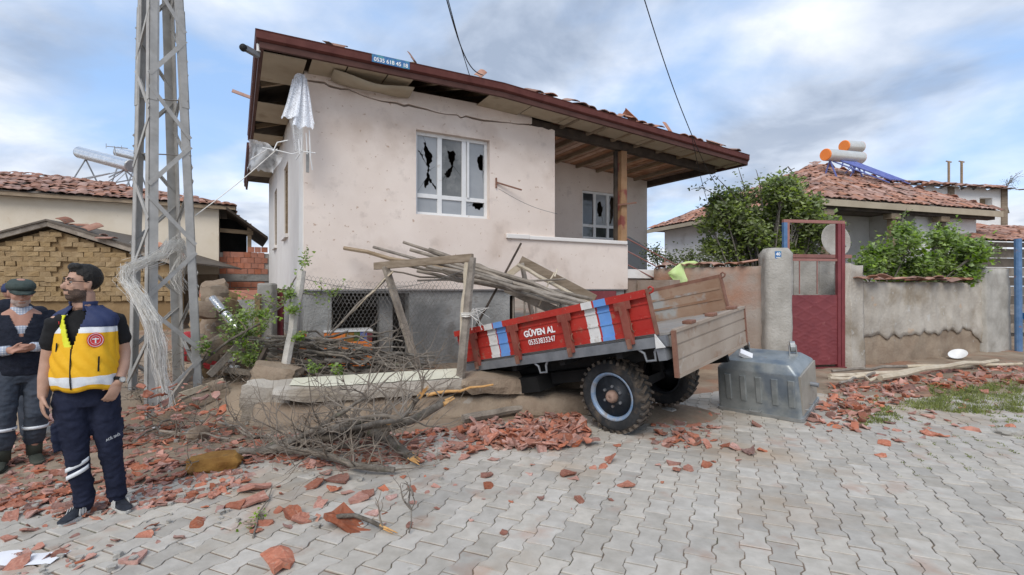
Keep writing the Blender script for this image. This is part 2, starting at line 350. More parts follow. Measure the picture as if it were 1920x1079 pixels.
M['gable_dark'] = mat('gable_dark', (.10,.085,.07), (.16,.135,.11), 4, .9)
M['foil'] = mat('foil', (.60,.63,.66), (.76,.78,.80), 8, .25, metal=.8, bump=.5, bscale=16)
M['red_bag'] = mat('red_bag', (.40,.03,.04), (.50,.06,.06), 6, .6, bump=.4, bscale=12)
# ------------------------------------------------------------------ ground
def sstep(a, b, x):
    t = max(0.0, min(1.0, (x - a) / (b - a))); return t * t * (3 - 2 * t)
def wall_y(x): return 6.70 + 0.20 * x          # line of the low street wall
VERGE = [(-9, 3.2), (-3.82, 3.72), (-3.1, 4.15), (-2.47, 4.75), (-1.6, 5.25), (0.3, 6.35), (0.8, 7.0), (4.0, 8.3), (4.9, 7.7), (6.0, 7.55), (8.2, 7.9), (12, 9.4), (22, 13.0), (60, 30)]
def verge_y(x):
    for (x0, y0), (x1, y1) in zip(VERGE, VERGE[1:]):
        if x <= x1: return y0 + (y1 - y0) * (x - x0) / (x1 - x0)
    return 30
def hgt(x, y):
    n = mnoise.noise(Vector((x * 1.7, y * 1.7, 0))) ; n2 = mnoise.noise(Vector((x * 5.1, y * 5.1, 3)))
    vy = verge_y(x) + n * .22
    h = -0.035 + 0.065 * sstep(vy - .10, vy + .22, y) + (0.02 * n2 + .03 * n) * sstep(vy, vy + .5, y)
    if x < 1.6:
        k = sstep(0.05, 0.35, y - (wall_y(x) + .10)) * (1 - sstep(0.7, 1.6, x))
        h += 0.32 * k
        if x < -3.2: h += (0.30 * sstep(6.6, 9.0, y)) * sstep(-3.2, -3.9, x)
    h += 0.15 * sstep(10, 16, y)
    return h
def axis(a, b, fine0, fine1, fs, cs):
    out = []; x = a
    while x < b:
        out.append(x); x += fs if fine0 <= x < fine1 else min(cs, max(fs, .25 * min(abs(x - fine0), abs(x - fine1)) + fs))
    return out + [b]
xs = axis(-400, 400, -7, 14, .14, 30); ys = axis(-20, 900, 2.5, 14, .14, 40)
mb = MB(); nx = len(xs)
mb.v = [(x, y, hgt(x, y)) for y in ys for x in xs]
mb.f = [(j*nx+i, j*nx+i+1, (j+1)*nx+i+1, (j+1)*nx+i) for j in range(len(ys)-1) for i in range(nx-1)]
ground = mb.build('ground', M['soil'], smooth=True, kind='structure')

# ------------------------------------------------------------------ interlocking pavers
PA = R(23.1); PL, PW, PAMP = .255, .160, .0135
CD = Vector((math.sin(PA), math.cos(PA), 0)); RD = Vector((math.cos(PA), -math.sin(PA), 0))
def paver_outline(g=.0029):
    a, L, w = PAMP, PL / 2 - .0062, PW / 2 - g
    q = PL / 4; s = .021
    right = [(w + a, -L), (w + a, -q - s), (w - a, -q + s), (w - a, q - s), (w + a, q + s), (w + a, L)]
    return right + [(-x, -y) for x, y in right]
def paver_mesh_into(mb, T=None, jz=0, sides=True):
    o = paver_outline(); n = len(o); vs = []; b = .0032
    for x, y in o:                                     # inset top loop
        k = 1 - b / .09; vs.append(Vector((x * (1 - b / .085), y * (1 - b / .125), 0)))
    for x, y in o: vs.append(Vector((x, y, -.0035)))
    for x, y in o: vs.append(Vector((x, y, -.03)))
    fs = [tuple(range(n))] + [(n+i, n+(i+1) % n, (i+1) % n, i) for i in range(n)] + [(2*n+i, 2*n+(i+1) % n, n+(i+1) % n, n+i) for i in range(n)]
    if T: vs = [T @ v for v in vs]
    mb.add(vs, fs)
pav_me = MB(); paver_mesh_into(pav_me); pav_me = pav_me.mesh('paver', M['paver'])
street = MB()
street.add([(-12, -3, -.022), (30, -3, -.022), (30, 14, -.022), (-12, 14, -.022)], [(0, 1, 2, 3)])
_vs = []; 
sx = axis(-12, 30, -7, 13, .5, 2)
street = MB(); rows = []
for x in sx: rows.append((x, min(verge_y(x) + .5, 13)))
for (x0, y0), (x1, y1) in zip(rows, rows[1:]):
    street.add([(x0, -3, -.0065), (x1, -3, -.0065), (x1, y1, -.0065), (x0, y0, -.0065)], [(0, 1, 2, 3)])
street_o = street.build('street', M['joint'], kind='structure')
allp = []
rp = random.Random(11)
for i in range(-110, 130):
    for j in range(-30, 70):
        c = RD * (i * PW) + CD * ((j + (.5 if i % 2 else 0)) * PL)
        x, y = c.x, c.y
        if y < 0.3 or y > verge_y(x) + .35 or x < -6.5 or x > 16: continue
        if y < 3 and abs(x) > 1.25 * y + 2.2: continue
        d = mnoise.noise(Vector((x * .9, y * .9, 5)))
        T = Matrix.Translation((x + rp.uniform(-.0018, .0018), y + rp.uniform(-.0018, .0018), .006 * d + rp.uniform(-.0028, .0028) + .002)) @ Euler((rp.uniform(-.012, .012), rp.uniform(-.014, .014), -PA + rp.uniform(-.014, .014))).to_matrix().to_4x4()
        px = 960 + F * x / y; py = 540 + F * H / y
        vis = -10 < px < 1930 and py < 1085
        allp.append((0 if vis else 1, y, T))
allp.sort(key=lambda t: (t[0], t[1]))
for k, (_, y, T) in enumerate(allp[:300]): link('paver', pav_me, street_o, M=T)
mb = MB()
for _, y, T in allp[300:]: paver_mesh_into(mb, T)
mb.build('paver_field', M['paver'], street_o, kind='stuff')

# ------------------------------------------------------------------ roof tiles helper
def tile_mesh(name, m, w=.205, l=.36, arch=.028, th=.013, seg=4):
    mb = MB(); vs = []
    for y in (0, l):
        for lay in (0, 1):
            for k in range(seg + 1):
                u = k / seg; x = (u - .5) * w; z = arch * math.sin(math.pi * u) + (0 if lay else th) + (.018 if y == 0 else 0)
                vs.append((x, y, z))
    n = seg + 1
    for k in range(seg):
        mb_f = [(k, k+1, 2*n+k+1, 2*n+k), (n+k+1, n+k, 3*n+k, 3*n+k+1), (n+k, n+k+1, k+1, k), (2*n+k, 2*n+k+1, 3*n+k+1, 3*n+k)]
        mb.f += mb_f
    mb.f += [(0, 2*n, 3*n, n), (n-1, 2*n-1, 4*n-1, 3*n-1)]
    mb.v = vs
    return mb.mesh(name, m)
TILE = tile_mesh('roof_tile', M['rooftile'])
def tile_slope(parent, a, b, c, d, seed, mess=.5, miss=.06, Wd=.192, Ld=.29, budget=100, keep=None):
    """a->b is the eave, d->c the top edge (local points). Tiles as children, rest joined as stuff."""
    rr = random.Random(seed); a, b, c, d = map(Vector, (a, b, c, d))
    ux = (b - a); W = ux.length; ux.normalize()
    nrm = (b - a).cross(d - a); 
    if nrm.length < 1e-6: nrm = (b - a).cross(c - a)
    nrm.normalize()
    uy = nrm.cross(ux).normalized(); Lh = max((c - a).dot(uy), (d - a).dot(uy))
    xl = lambda t: (d - a).dot(ux) * t; xr = lambda t: W + ((c - b).dot(ux)) * t
    tiles = []
    j = 0; y = 0
    while y < Lh:
        t = min(1, (y + .1) / Lh); x = xl(t)
        while x < xr(t) - .02:
            if rr.random() > miss:
                m1 = rr.gauss(0, .12 * mess); m2 = rr.gauss(0, .09 * mess); m3 = rr.gauss(0, .07 * mess)
                p = a + ux * (x + Wd / 2 + rr.gauss(0, .03 * mess)) + uy * (y + rr.gauss(0, .05 * mess)) + nrm * (.012 + abs(rr.gauss(0, .022 * mess)))
                Mx = Matrix((ux, uy, nrm)).transposed().to_4x4(); Mx.translation = p
                Mx = Mx @ Euler((m2, m3, m1)).to_matrix().to_4x4()
                tiles.append((p, Mx))
            x += Wd
        y += Ld; j += 1
    W2 = parent.matrix_world if False else parent.matrix_basis
    tiles.sort(key=lambda t: (W2 @ t[0]).y)
    for p, Mx in tiles[:budget]: link('roof_tile', TILE, parent, M=Mx)
    if tiles[budget:]:
        mb = MB(); vv = [v.co.copy() for v in TILE.vertices]; ff = [tuple(p.vertices) for p in TILE.polygons]
        for p, Mx in tiles[budget:]: mb.add([Mx @ v for v in vv], ff)
        mb.build('roof_tile_field', M['rooftile'], parent, kind='stuff')

# ------------------------------------------------------------------ the damaged house
HX, HY, HA = -3.079, 7.5, math.atan2(.479, .877)
house = empty('house', (HX, HY, 0), HA, 'two storey pink stucco house with torn eaves, broken windows and open porch', 'house')
HM = Matrix.Translation((HX, HY, 0)) @ Matrix.Rotation(HA, 4, 'Z')
def ze(x): return 5.03 - .066 * max(0, x - 3.0)
def jag(x0, x1, z, amp, step, seed):
    r = random.Random(seed); pts = []; x = x0
    while x < x1 - 1e-6:
        pts.append((x, z(x) + r.uniform(-amp, amp))); x += r.uniform(.5, 1.5) * step
    pts.append((x1, z(x1))); return pts
GAPZ = lambda x: 4.72 - .10 * sstep(.2, 1.2, x) - .02 * x + .10 * sstep(2.5, 4.4, x)
crk = jag(0.0, 4.435, GAPZ, .025, .13, 3)
win = [(1.713, 2.86), (3.059, 2.86), (3.059, 4.25), (1.713, 4.25)]
FW = .22
outer = [(0, 1.62), (6.24, 1.62), (6.24, 2.53), (4.435, 2.53), (4.435, crk[-1][1])] + [(x, z) for x, z in reversed(crk[:-1])]
w = flat(outer, [win], FW).build('front_wall', M['stucco'], house)
# strip of wall above the crack, shifted a little; its middle is broken out under the eave
top1 = [(x, z + .022 + .012 * math.sin(x * 5)) for x, z in crk if x <= 3.95]
w = flat(top1 + [(top1[-1][0], 4.86), (0, 4.86)], [], FW - .03).xf(Matrix.Translation((0, -.012, 0))).build('wall_top_strip', M['stucco'], house)
# side and rear walls
sidewins = [[(2.6, 2.7), (3.5, 2.7), (3.5, 4.1), (2.6, 4.1)], [(5.6, 2.7), (6.5, 2.7), (6.5, 4.1), (5.6, 4.1)]]
S = Matrix.Rotation(R(90), 4, 'Z')     # local x -> +y, thickness -> -x  (shift by wall depth)
flat([(FW + .002, 1.62), (8.9, 1.62), (8.9, 4.86), (FW + .002, 4.86)], sidewins, .2).xf(Matrix.Translation((.2, 0, 0)) @ S).build('side_wall', M['stucco_side'], house)
MB().boxb(.2, 8.77, 8.7, 8.9, 1.62, 4.8).build('rear_wall', M['stucco'], house)
MB().boxb(8.57, 8.77, 2.32, 8.7, 1.62, 4.7).build('end_wall', M['stucco'], house)
for k, y0 in enumerate((2.6, 5.6)):
    o = MB().boxb(.06, .12, y0, y0 + .9, 2.7, 4.1).build('side_window', M['pane_dark'], house)
    f = MB()
    for zc in (2.7, 4.05): f.boxb(.03, .10, y0, y0 + .9, zc, zc + .05)
    for yc in (y0, y0 + .43, y0 + .85): f.boxb(.025, .10, yc, yc + .05, 2.75, 4.05)
    f.build('frame', M['old_wood'], o)
    MB().boxb(-.06, .03, y0 - .05, y0 + .95, 2.62, 2.69).build('sill', M['stucco_side'], o)
# cornerboard of bare plaster at the house corner
MB().boxb(-.012, .0, 0.05, .55, 1.62, 4.6).build('plaster_patch', M['white_wall'], house)
# dark interior behind windows
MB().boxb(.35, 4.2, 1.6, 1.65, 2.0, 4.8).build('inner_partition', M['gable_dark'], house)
# porch recess
PB = 2.1
w2 = [(6.64, 2.87), (7.90, 2.87), (7.90, 4.06), (6.64, 4.06)]
flat([(4.435, 2.0), (8.77, 2.0), (8.77, ze(8.77) - .155), (4.435, ze(4.435) - .155)], [w2], .2).xf(Matrix.Translation((0, PB, 0))).build('porch_back_wall', M['stucco'], house)
MB().boxb(4.235, 4.433, FW, PB, 1.62, 4.8).build('porch_side_wall', M['stucco'], house)
MB().boxb(4.437, 8.2, FW + .002, PB - .002, 1.8, 2.0).build('porch_floor', M['concrete'], house)
flat([(7.45, 2.002), (8.765, 2.002), (8.765, 2.72), (8.15, 2.98), (7.98, 2.98), (7.98, 2.80), (7.45, 2.80)], [], .004).xf(Matrix.Translation((0, PB - .006, 0))).build('dado', M['dado'], house)
MB().boxb(6.24, 8.2, .02, FW, 1.84, 2.03).build('landing_edge', M['stucco_side'], house, bevel=.01)
MB().boxb(6.242, 8.2, .06, 2.05, .2, 1.83).build('landing', M['rusty_wall'], house)
MB().boxb(3.38, 3.86, -.05, .3, 2.535, 2.62).boxb(3.86, 6.2, -.045, .28, 2.532, 2.605).build('parapet_ledge', M['stucco_side'], house, bevel=.012)
# basement plinth with two openings
plo = [(.02, .1), (6.2, .1), (6.2, 1.60), (.02, 1.60)]
flat(plo, [[(.40, .25), (1.62, .25), (1.62, 1.56), (.40, 1.56)], [(3.5, .25), (4.75, .25), (4.75, 1.5), (3.5, 1.5)]], .25).xf(Matrix.Translation((0, .07, 0))).build('plinth', M['grey_plaster'], house)
MB().boxb(.06, .3, .33, 8.8, .1, 1.61).build('side_plinth', M['grey_plaster'], house)
MB().boxb(.02, 6.22, .02, .30, 1.601, 1.618).build('drip_edge', M['white_wall'], house)
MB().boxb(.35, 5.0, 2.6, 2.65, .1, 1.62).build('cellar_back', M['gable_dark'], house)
MB().boxb(1.20, 1.42, .35, .50, .3, 1.5).build('cellar_pillar', M['grey_plaster'], house)
MB().boxb(5.05, 5.95, .02, .069, .4, 1.58).build('cellar_door', M['gate_red'], house)
for x in (3.6, 3.85, 4.1, 4.35, 4.6):
    MB().boxb(x, x + .03, .14, .17, .25, 1.5).build('cellar_bar', M['grey_wood'], house)
# ------------- windows
_rj = random.Random(17)
def jagged(h, lim):
    out = []
    for (xa, za), (xb, zb) in zip(h, h[1:] + h[:1]):
        L = math.hypot(xb - xa, zb - za); out.append((xa, za))
        if L > .05:
            for t in (.33, .66):
                o = _rj.uniform(-.18, .18) * min(L, .12); out.append((xa + (xb - xa) * t - (zb - za) / L * o, za + (zb - za) * t + (xb - xa) / L * o))
    return [(min(max(x, lim[0] + .012), lim[1] - .012), min(max(z, lim[2] + .012), lim[3] - .012)) for x, z in out]
def pane(parent, x0, x1, z0, z1, y, holes=(), m='pane', tilt=0):
    holes = [jagged(h, (x0, x1, z0, z1)) for h in holes]
    for h in holes:                                   # cracks running out from the corners of the hole
        cx, cz = sum(p[0] for p in h) / len(h), sum(p[1] for p in h) / len(h)
        for _ in range(4):
            px, pz = _rj.choice(h); dx, dz = px - cx, pz - cz; L = math.hypot(dx, dz) + 1e-6; ln = _rj.uniform(.08, .26)
            qx, qz = px + dx / L * ln + _rj.uniform(-.06, .06), pz + dz / L * ln + _rj.uniform(-.06, .06)
            qx, qz = min(max(qx, x0 + .015), x1 - .015), min(max(qz, z0 + .015), z1 - .015)
            if math.hypot(qx - px, qz - pz) > .03: MB().beam((px, y - .002, pz), (qx, y - .002, qz), .003, .005, up=(0, 1, 0), h2=.001, w2=.002).build('glass_crack', M['interior'], parent)
    return flat([(x0, z0), (x1, z0), (x1, z1), (x0, z1)], holes, .006).xf(Matrix.Translation((0, y, 0))).build('pane', M[m], parent)
def window(x0, x1, z0, z1, y, cols, split, panes):
    o = empty('window', (0, 0, 0)); o.parent = house
    fb = .055; w = (x1 - x0) / cols
    fr = MB(); fr.boxb(x0, x1, y, y + .07, z0, z0 + fb).boxb(x0, x1, y, y + .07, z1 - fb, z1)
    fr.boxb(x0, x0 + fb, y + .001, y + .069, z0 + fb, z1 - fb).boxb(x1 - fb, x1, y + .001, y + .069, z0 + fb, z1 - fb)
    for k in range(1, cols): fr.boxb(x0 + k*w - .04, x0 + k*w + .04, y + .002, y + .068, z0 + fb, z1 - fb)
    fr.build('frame', M['pvc'], o, bevel=.004)
    for k in range(cols):
        MB().boxb(x0 + k*w + (.04 if k else fb), x0 + (k+1)*w - (.04 if k < cols-1 else fb), y + .004, y + .066, split - .035, split + .035).build('transom', M['pvc'], o, bevel=.003)
    for k in range(cols):
        a = x0 + k*w + .035; b = x0 + (k+1)*w - .035
        for lo, hi, key in ((split, z1 - .04, ('u', k)), (z0 + .04, split, ('l', k))):
            hs = [[(a + u*(b-a), lo + v*(hi-lo)) for u, v in h] for h in panes.get(key, ([], 'pane'))[0]]
            pane(o, a, b, lo, hi, y + .03, hs, panes.get(key, ([], 'pane'))[1])
    return o
h0 = [[(.03,.76),(.10,.75),(.24,.70),(.40,.60),(.40,.58),(.26,.66),(.12,.72)],
      [(.36,.88),(.45,.89),(.52,.82),(.66,.74),(.78,.66),(.70,.56),(.60,.47),(.64,.36),(.66,.30),(.82,.22),(.96,.14),(.95,.12),(.78,.19),(.62,.26),(.54,.18),(.44,.13),(.40,.15),(.46,.28),(.50,.38),(.56,.45),(.50,.56),(.42,.72)]]
h1 = [[(.30,.80),(.46,.79),(.62,.81),(.72,.76),(.68,.66),(.60,.58),(.56,.52),(.48,.43),(.34,.34),(.22,.36),(.16,.41),(.30,.46),(.46,.52),(.50,.55),(.38,.62),(.34,.70)]]
h2 = [[(.62,.75),(.74,.81),(.90,.80),(.97,.70),(.93,.60),(.96,.54),(.80,.53),(.66,.60),(.60,.68)]]
h5 = [[(.46,.92),(.60,.94),(.95,.88),(.96,.60),(.80,.58),(.74,.44),(.60,.50),(.36,.62)]]
wn1 = window(1.713, 3.059, 2.86, 4.25, .10, 3, 3.19, {('u',0): (h0, 'pane'), ('u',1): (h1, 'pane_dark2'), ('u',2): (h2, 'pane'), ('l',2): (h5, 'pane')} if 'pane_dark2' in M else {('u',0): (h0, 'pane'), ('u',1): (h1, 'pane_dim'), ('u',2): (h2, 'pane'), ('l',2): (h5, 'pane')})
MB().boxb(2.66, 2.70, .08, .13, 3.22, 4.20).build('sash_edge', M['pvc'], wn1)
MB().boxb(1.713, 3.059, .10, .22, 2.80, 2.859).build('sill', M['stucco_side'], wn1)
g2 = [[(.25,.95),(.55,.97),(.80,.88),(.62,.80),(.52,.62),(.45,.40),(.30,.18),(.14,.06),(.16,.30),(.20,.60),(.12,.75)]]
g3 = [[(.2,.7),(.5,.78),(.7,.6),(.6,.35),(.3,.3),(.15,.5)]]
wn2 = window(6.64, 7.90, 2.87, 4.06, PB + .05, 3, 3.20, {('u',0): ([], 'pane_dark'), ('u',1): (g3, 'pane'), ('u',2): (g2, 'pane'), ('l',0): ([], 'pane_dark'), ('l',1): ([], 'pane_dark'), ('l',2): ([], 'pane_dark')})
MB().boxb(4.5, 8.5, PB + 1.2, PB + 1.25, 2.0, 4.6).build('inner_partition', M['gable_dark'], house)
# ------------- eaves: fascia and gutter follow the sagging edge
EO = .58; EX0, EX1, EY1 = -EO, 9.21, 9.6
fx = [EX0, 1.0, 2.0, 3.0, 4.4, 5.8, 7.2, 8.4, EX1]
def strip(path, prof, m, name, parent, closed=False):
    mb = MB(); rings = [[p + Vector((0, 0, b)) + n * a for a, b in prof] for p, n in path]
    mb.loft(rings); return mb.build(name, m, parent)
nf = Vector((0, -1, 0)); ns = Vector((-1, 0, 0))
prof_g = [(0, -.135), (.045, -.135), (.075, -.11), (.075, -.02), (.085, 0), (.0, .01)]
prof_l = [(-.02, -.215), (.03, -.215), (.035, -.137), (-.02, -.137)]
path_f = [(Vector((EX0, -EO, ze(EX0))), (nf + ns).normalized() * 1.414)] + [(Vector((x, -EO, ze(x))), nf) for x in fx[1:]]
strip(path_f, prof_g, M['maroon_metal'], 'gutter', house)
strip(path_f, prof_l, M['brown_metal'], 'fascia', house)
path_s = [(Vector((EX0, -EO, 5.03)), (nf + ns).normalized() * 1.414)] + [(Vector((EX0, y, 5.03 - .012 * y)), ns) for y in (2, 4.4)]
path_s2 = [(Vector((EX0, y, 5.0 - .012 * y)), ns) for y in (4.9, 7, EY1)]
strip(path_s, prof_g, M['maroon_metal'], 'gutter', house); strip(path_s, prof_l, M['brown_metal'], 'fascia', house)
strip(path_s2, prof_g, M['maroon_metal'], 'gutter', house); strip(path_s2, prof_l, M['brown_metal'], 'fascia', house)
path_r = [(Vector((EX1, y, ze(EX1) + .012 * y)), Vector((1, 0, 0))) for y in (-EO, 3, 6, EY1)]
strip(path_r, prof_g, M['maroon_metal'], 'gutter', house); strip(path_r, prof_l, M['brown_metal'], 'fascia', house)
# soffit boards (front: torn between x 2 and 3.4)
def sof(x0, x1, dz0=0, dz1=0, y0=-EO + .02, y1=-.015):
    z0, z1 = ze(x0) - .20 + dz0, ze(x1) - .20 + dz1
    vs = [(x0, y0, z0), (x1, y0, z1), (x1, y1, z1 - .005), (x0, y1, z0 - .005)]
    MB().add(vs + [(a, b, c + .012) for a, b, c in vs], [(0,3,2,1),(4,5,6,7),(0,1,5,4),(1,2,6,5),(2,3,7,6),(3,0,4,7)]).build('soffit_panel', M['soffit'], house)
for a, b in ((.05, .52), (.54, 1.10), (1.12, 1.5), (2.80, 3.6), (3.62, 4.4), (4.42, 5.3), (5.32, 6.3), (6.32, 7.4), (7.42, 8.4), (8.42, 9.12)): sof(a, b, y1=-.015 if b < 4 else -.10)
# sagging torn sheet under the eave
tp = []
for i in range(9):
    u = i / 8; x = .36 + u * 1.2
    tp.append([Vector((x, -.40 + .32 * v, 4.80 - .10 * math.sin(math.pi * u) * (1 - abs(v - .4)) - .05 * v - .04 * u + .015 * math.sin(9 * u + 3 * v))) for v in (0, .35, .7, 1.0)])
mb = MB(); mb.v = [tuple(p) for r in tp for p in r]; mb.f = [(i*4+k, i*4+k+1, (i+1)*4+k+1, (i+1)*4+k) for i in range(8) for k in range(3)]
o = mb.build('torn_sheet', M['soffit'], house, smooth=True); so = o.modifiers.new('solid', 'SOLIDIFY'); so.thickness = .008
# rafters visible in the torn parts and over the porch
for x in (-.3, .3, .9, 1.47, 1.95, 2.35, 2.9, 3.5, 4.0):
    MB().beam((x, -EO + .04, ze(x) - .13), (x, 2.2, ze(x) + .72), .07, .10).build('rafter', M['old_wood'], house)
for k in range(8):
    x = 4.6 + k * .62
    MB().beam((x, -EO + .06, ze(x) - .185), (x, 2.35, ze(x) - .185), .06, .075).build('rafter', M['old_wood'], house)
for y in (.9, 2.1, 3.3, 4.5, 5.7, 6.9, 8.1):
    MB().beam((-EO + .04, y, 4.87), (2.0, y, 5.72), .06, .09).build('rafter', M['old_wood'], house)
for k, (y0, y1) in enumerate(((-.5, .55), (1.5, 2.6), (3.4, 4.2), (6.5, 7.6))):
    MB().boxb(-EO + .02, -.02, y0, y1, 4.80 - .012*y0, 4.812 - .012*y0).build('soffit_panel', M['soffit'], house)
# porch ceiling planks above the rafters
rr = random.Random(5)
for k in range(35):
    x = 4.45 + k * .152; z = ze(x + .07) - .145 + rr.uniform(0, .008); y1 = 2.4
    if x > 9.0: break
    MB().boxb(x, x + .142, -.46, y1 if k != 5 else 1.5, z, z + .02).build('ceiling_plank', M['red_plank'], house)
MB().box((5.25, 1.9, ze(5.25) - .20), (.12, .6, .018), (.18, .1, .3)).build('broken_plank', M['fresh_wood'], house)
MB().boxb(4.3, 9.1, 2.42, 2.46, 4.4, 5.6).build('attic_wall', M['gable_dark'], house)
# front beam, porch post, wall plate
MB().beam((3.95, .10, ze(3.95) - .26), (8.95, .10, ze(8.95) - .24), .12, .17).build('porch_beam', M['dark_wood'], house)
MB().beam((8.9, .2, ze(8.9) - .23), (8.9, 4.2, ze(8.9) - .16), .10, .14).build('porch_beam', M['dark_wood'], house)
MB().beam((6.17, .10, 2.0), (6.17, .10, ze(6.17) - .345), .15, .15, up=(0, 1, 0)).build('porch_post', M['post_paint'], house, bevel=.006)
MB().beam((6.06, .17, 2.0), (6.06, .17, ze(6.06) - .345), .07, .06, up=(0, 1, 0)).build('porch_post', M['dark_wood'], house)
MB().beam((5.98, .0, 3.34), (6.45, -.02, 3.42), .03, .03).build('bracket', M['rust_edge'], house)
MB().boxb(3.17, 3.19, -.03, -.001, 3.42, 3.60).beam((3.18, -.02, 3.52), (3.62, -.16, 3.40), .02, .025).build('bracket', M['rust_edge'], house)
# stair flight and railing
st = MB()
for k in range(8): st.boxb(6.5 + k*.28, 6.5 + (k+1)*.28, -.9, .0, .1, 1.80 - k*.21)
st.build('stair', M['rusty_wall'], house)
for dz in (.62, .36, .08):
    MB().tube([(6.14, .06, 2.10 + dz), (8.5, -.10, 1.16 + dz)], .014, 6).build('stair_rail', M['gate_rust'], house)
MB().tube([(7.25, -.04, 1.70), (7.25, -.04, 2.25)], .014, 6).build('baluster', M['gate_rust'], house)
# roof shell: pyramid-ish hip with eave tiles
rd = []
RZ = 6.75
def roofpt(x, y): return (x, y, ze(x))
e0, e1, e2, e3 = Vector((EX0, -EO, 5.035)), Vector((EX1, -EO, ze(EX1) + .005)), Vector((EX1, EY1, ze(EX1) + .1)), Vector((EX0, EY1, 4.93))
r0, r1 = Vector((4.2, 4.5, RZ)), Vector((5.4, 4.5, RZ - .1))
em = Vector((3.0, -EO, 5.035)); rm = Vector((4.4, 4.5, RZ - .02))
mb = MB(); mb.add([e0, em, e1, e2, e3, r0, r1], [(0,1,5),(1,6,5),(1,2,6),(2,3,6),(3,4,5,6),(4,0,5)])
roof = mb.build('roof', M['gable_dark'], house)
so = roof.modifiers.new('solid', 'SOLIDIFY'); so.thickness = .03; so.offset = 1
rr = random.Random(21)
up = Vector((0, .93, .36)); 
for k in range(44):
    x = EX0 + .1 + k * .235
    if x > EX1 - .1 or rr.random() < (.22 if x > 3.4 else .93): continue
    Mx = Matrix.Translation((x, -EO - .02 + rr.uniform(-.02, .06), ze(x) + .035)) @ Euler((R(20) + rr.gauss(0, .10), rr.gauss(0, .10), rr.gauss(0, .22))).to_matrix().to_4x4()
    link('roof_tile', TILE, house, M=Mx)
for x, dy, rx, ry, rz, dz in ((.30, .05, .5, .5, .5, .07), (.50, .02, .3, -.5, .9, .07), (1.5, 0, 1.0, .3, .8, .06), (2.55, 0, .9, .5, -.6, .06), (2.75, .1, .4, .2, .4, .07), (5.1, .1, .7, -.3, .5, .05), (5.9, .0, .9, .3, 1.2, .05), (6.9, .05, 1.0, .2, .2, .05), (8.3, 0, .5, .3, .7, .05)):
    link('roof_tile', TILE, house, M=Matrix.Translation((x, -EO + dy, ze(x) + dz - .03)) @ Euler((rx, ry, rz)).to_matrix().to_4x4() @ Matrix.Scale(.62 if x < 4 else .85, 4))
link('roof_tile', TILE, house, M=Matrix.Translation((EX0 - .02, 2.3, 5.06)) @ Euler((.3, -.5, 1.5)).to_matrix().to_4x4())
# telephone number plate on the gutter
sg = MB().boxb(.84, 1.40, -EO - .084, -EO - .079, 4.915, 5.028).build('number_sign', M['sign_blue'], house)
text_mb('0535 618 45 18', .080, .002, .0012, 1.0).xf(Matrix.Translation((1.12, -EO - .0865, 4.957))).build('lettering', M['ink_white'], sg)
# floodlight / camera on the corner of the eave
fl = MB().box((-.70, -.50, 4.78), (.20, .07, .07), (0, .15, .5)).build('corner_lamp', M['steel_grey'], house, bevel=.01)
MB().sphere((-.80, -.55, 4.79), .05).build('lamp_head', M['black'], fl)
MB().tube([(-.62, -.50, 4.80), (-.62, -.50, 4.90)], .025, 8).build('bulb', M['pvc'], fl)
# ------------------------------------------------------------------ lattice mast
mast = empty('lattice_mast', (-4.42, 6.47, 0), 0, 'grey galvanised lattice power mast with zigzag braces beside the rubble', 'power mast')
MQ = R(55)
def mast_corner(k, z):
    s = .63 - .048 * z; a = MQ + k * math.pi / 2 + math.pi / 4 + math.pi
    r = s / math.sqrt(2)
    return Vector((math.cos(a) * r - .012 * z, math.sin(a) * r, z))
def angle_bar(mb, p, q, wdt, t, din, dout):
    "L-section: two thin plates meeting at the corner line p-q"
    p, q, din, dout = Vector(p), Vector(q), Vector(din).normalized(), Vector(dout).normalized()
    for d1, d2 in ((din, dout), (dout, din)):
        o = d2 * t
        vs = [p, p + d1*wdt, p + d1*wdt + o, p + o, q, q + d1*wdt, q + d1*wdt + o, q + o]
        mb.add(vs, [(0,1,2,3),(7,6,5,4),(0,4,5,1),(1,5,6,2),(2,6,7,3),(3,7,4,0)])
MT = 9.0
for k in range(4):
    n1 = (mast_corner((k+1) % 4, 2) - mast_corner(k, 2)); n2 = (mast_corner((k-1) % 4, 2) - mast_corner(k, 2))
    mb = MB(); angle_bar(mb, mast_corner(k, -.3), mast_corner(k, MT), .105, .011, n1, n2)
    mb.build('leg', M['mast'], mast)
    mb = MB(); angle_bar(mb, mast_corner(k, 3.95) - (n1 + n2) * .012, mast_corner(k, 5.2) - (n1 + n2) * .012, .09, .01, n1, n2)
    mb.build('splice_plate', M['mast'], mast)
for k in range(4):
    z = .18 if k % 2 == 0 else .46; side = 0; step = .56
    nrm_ = None
    while z < MT - .7:
        a, b = mast_corner(k, z), mast_corner((k+1) % 4, z + step)
        if side: a, b = mast_corner((k+1) % 4, z), mast_corner(k, z + step)
        mid = (a + b) / 2; c = Vector((-.012 * z, 0, mid.z)); outn = (mid - c); outn.z = 0; outn.normalize()
        d = (b - a).normalized()
        a2 = a + outn * .006; b2 = b + outn * .006
        MB().beam(a2, b2, .050, .006, up=outn).beam(a2 - outn * .016 , b2 - outn * .016, .006, .03, up=outn).build('brace', M['mast'], mast)
        z += step + (.14 if side else .10); side = 1 - side
for z in (3.35, 4.05):
    MB().beam(mast_corner(1, z), mast_corner(3, z), .045, .006).build('brace', M['mast'], mast)
MB().box((0, 0, -.12), (.95, .95, .30), (0, 0, MQ)).build('footing', M['concrete'], mast, bevel=.02)

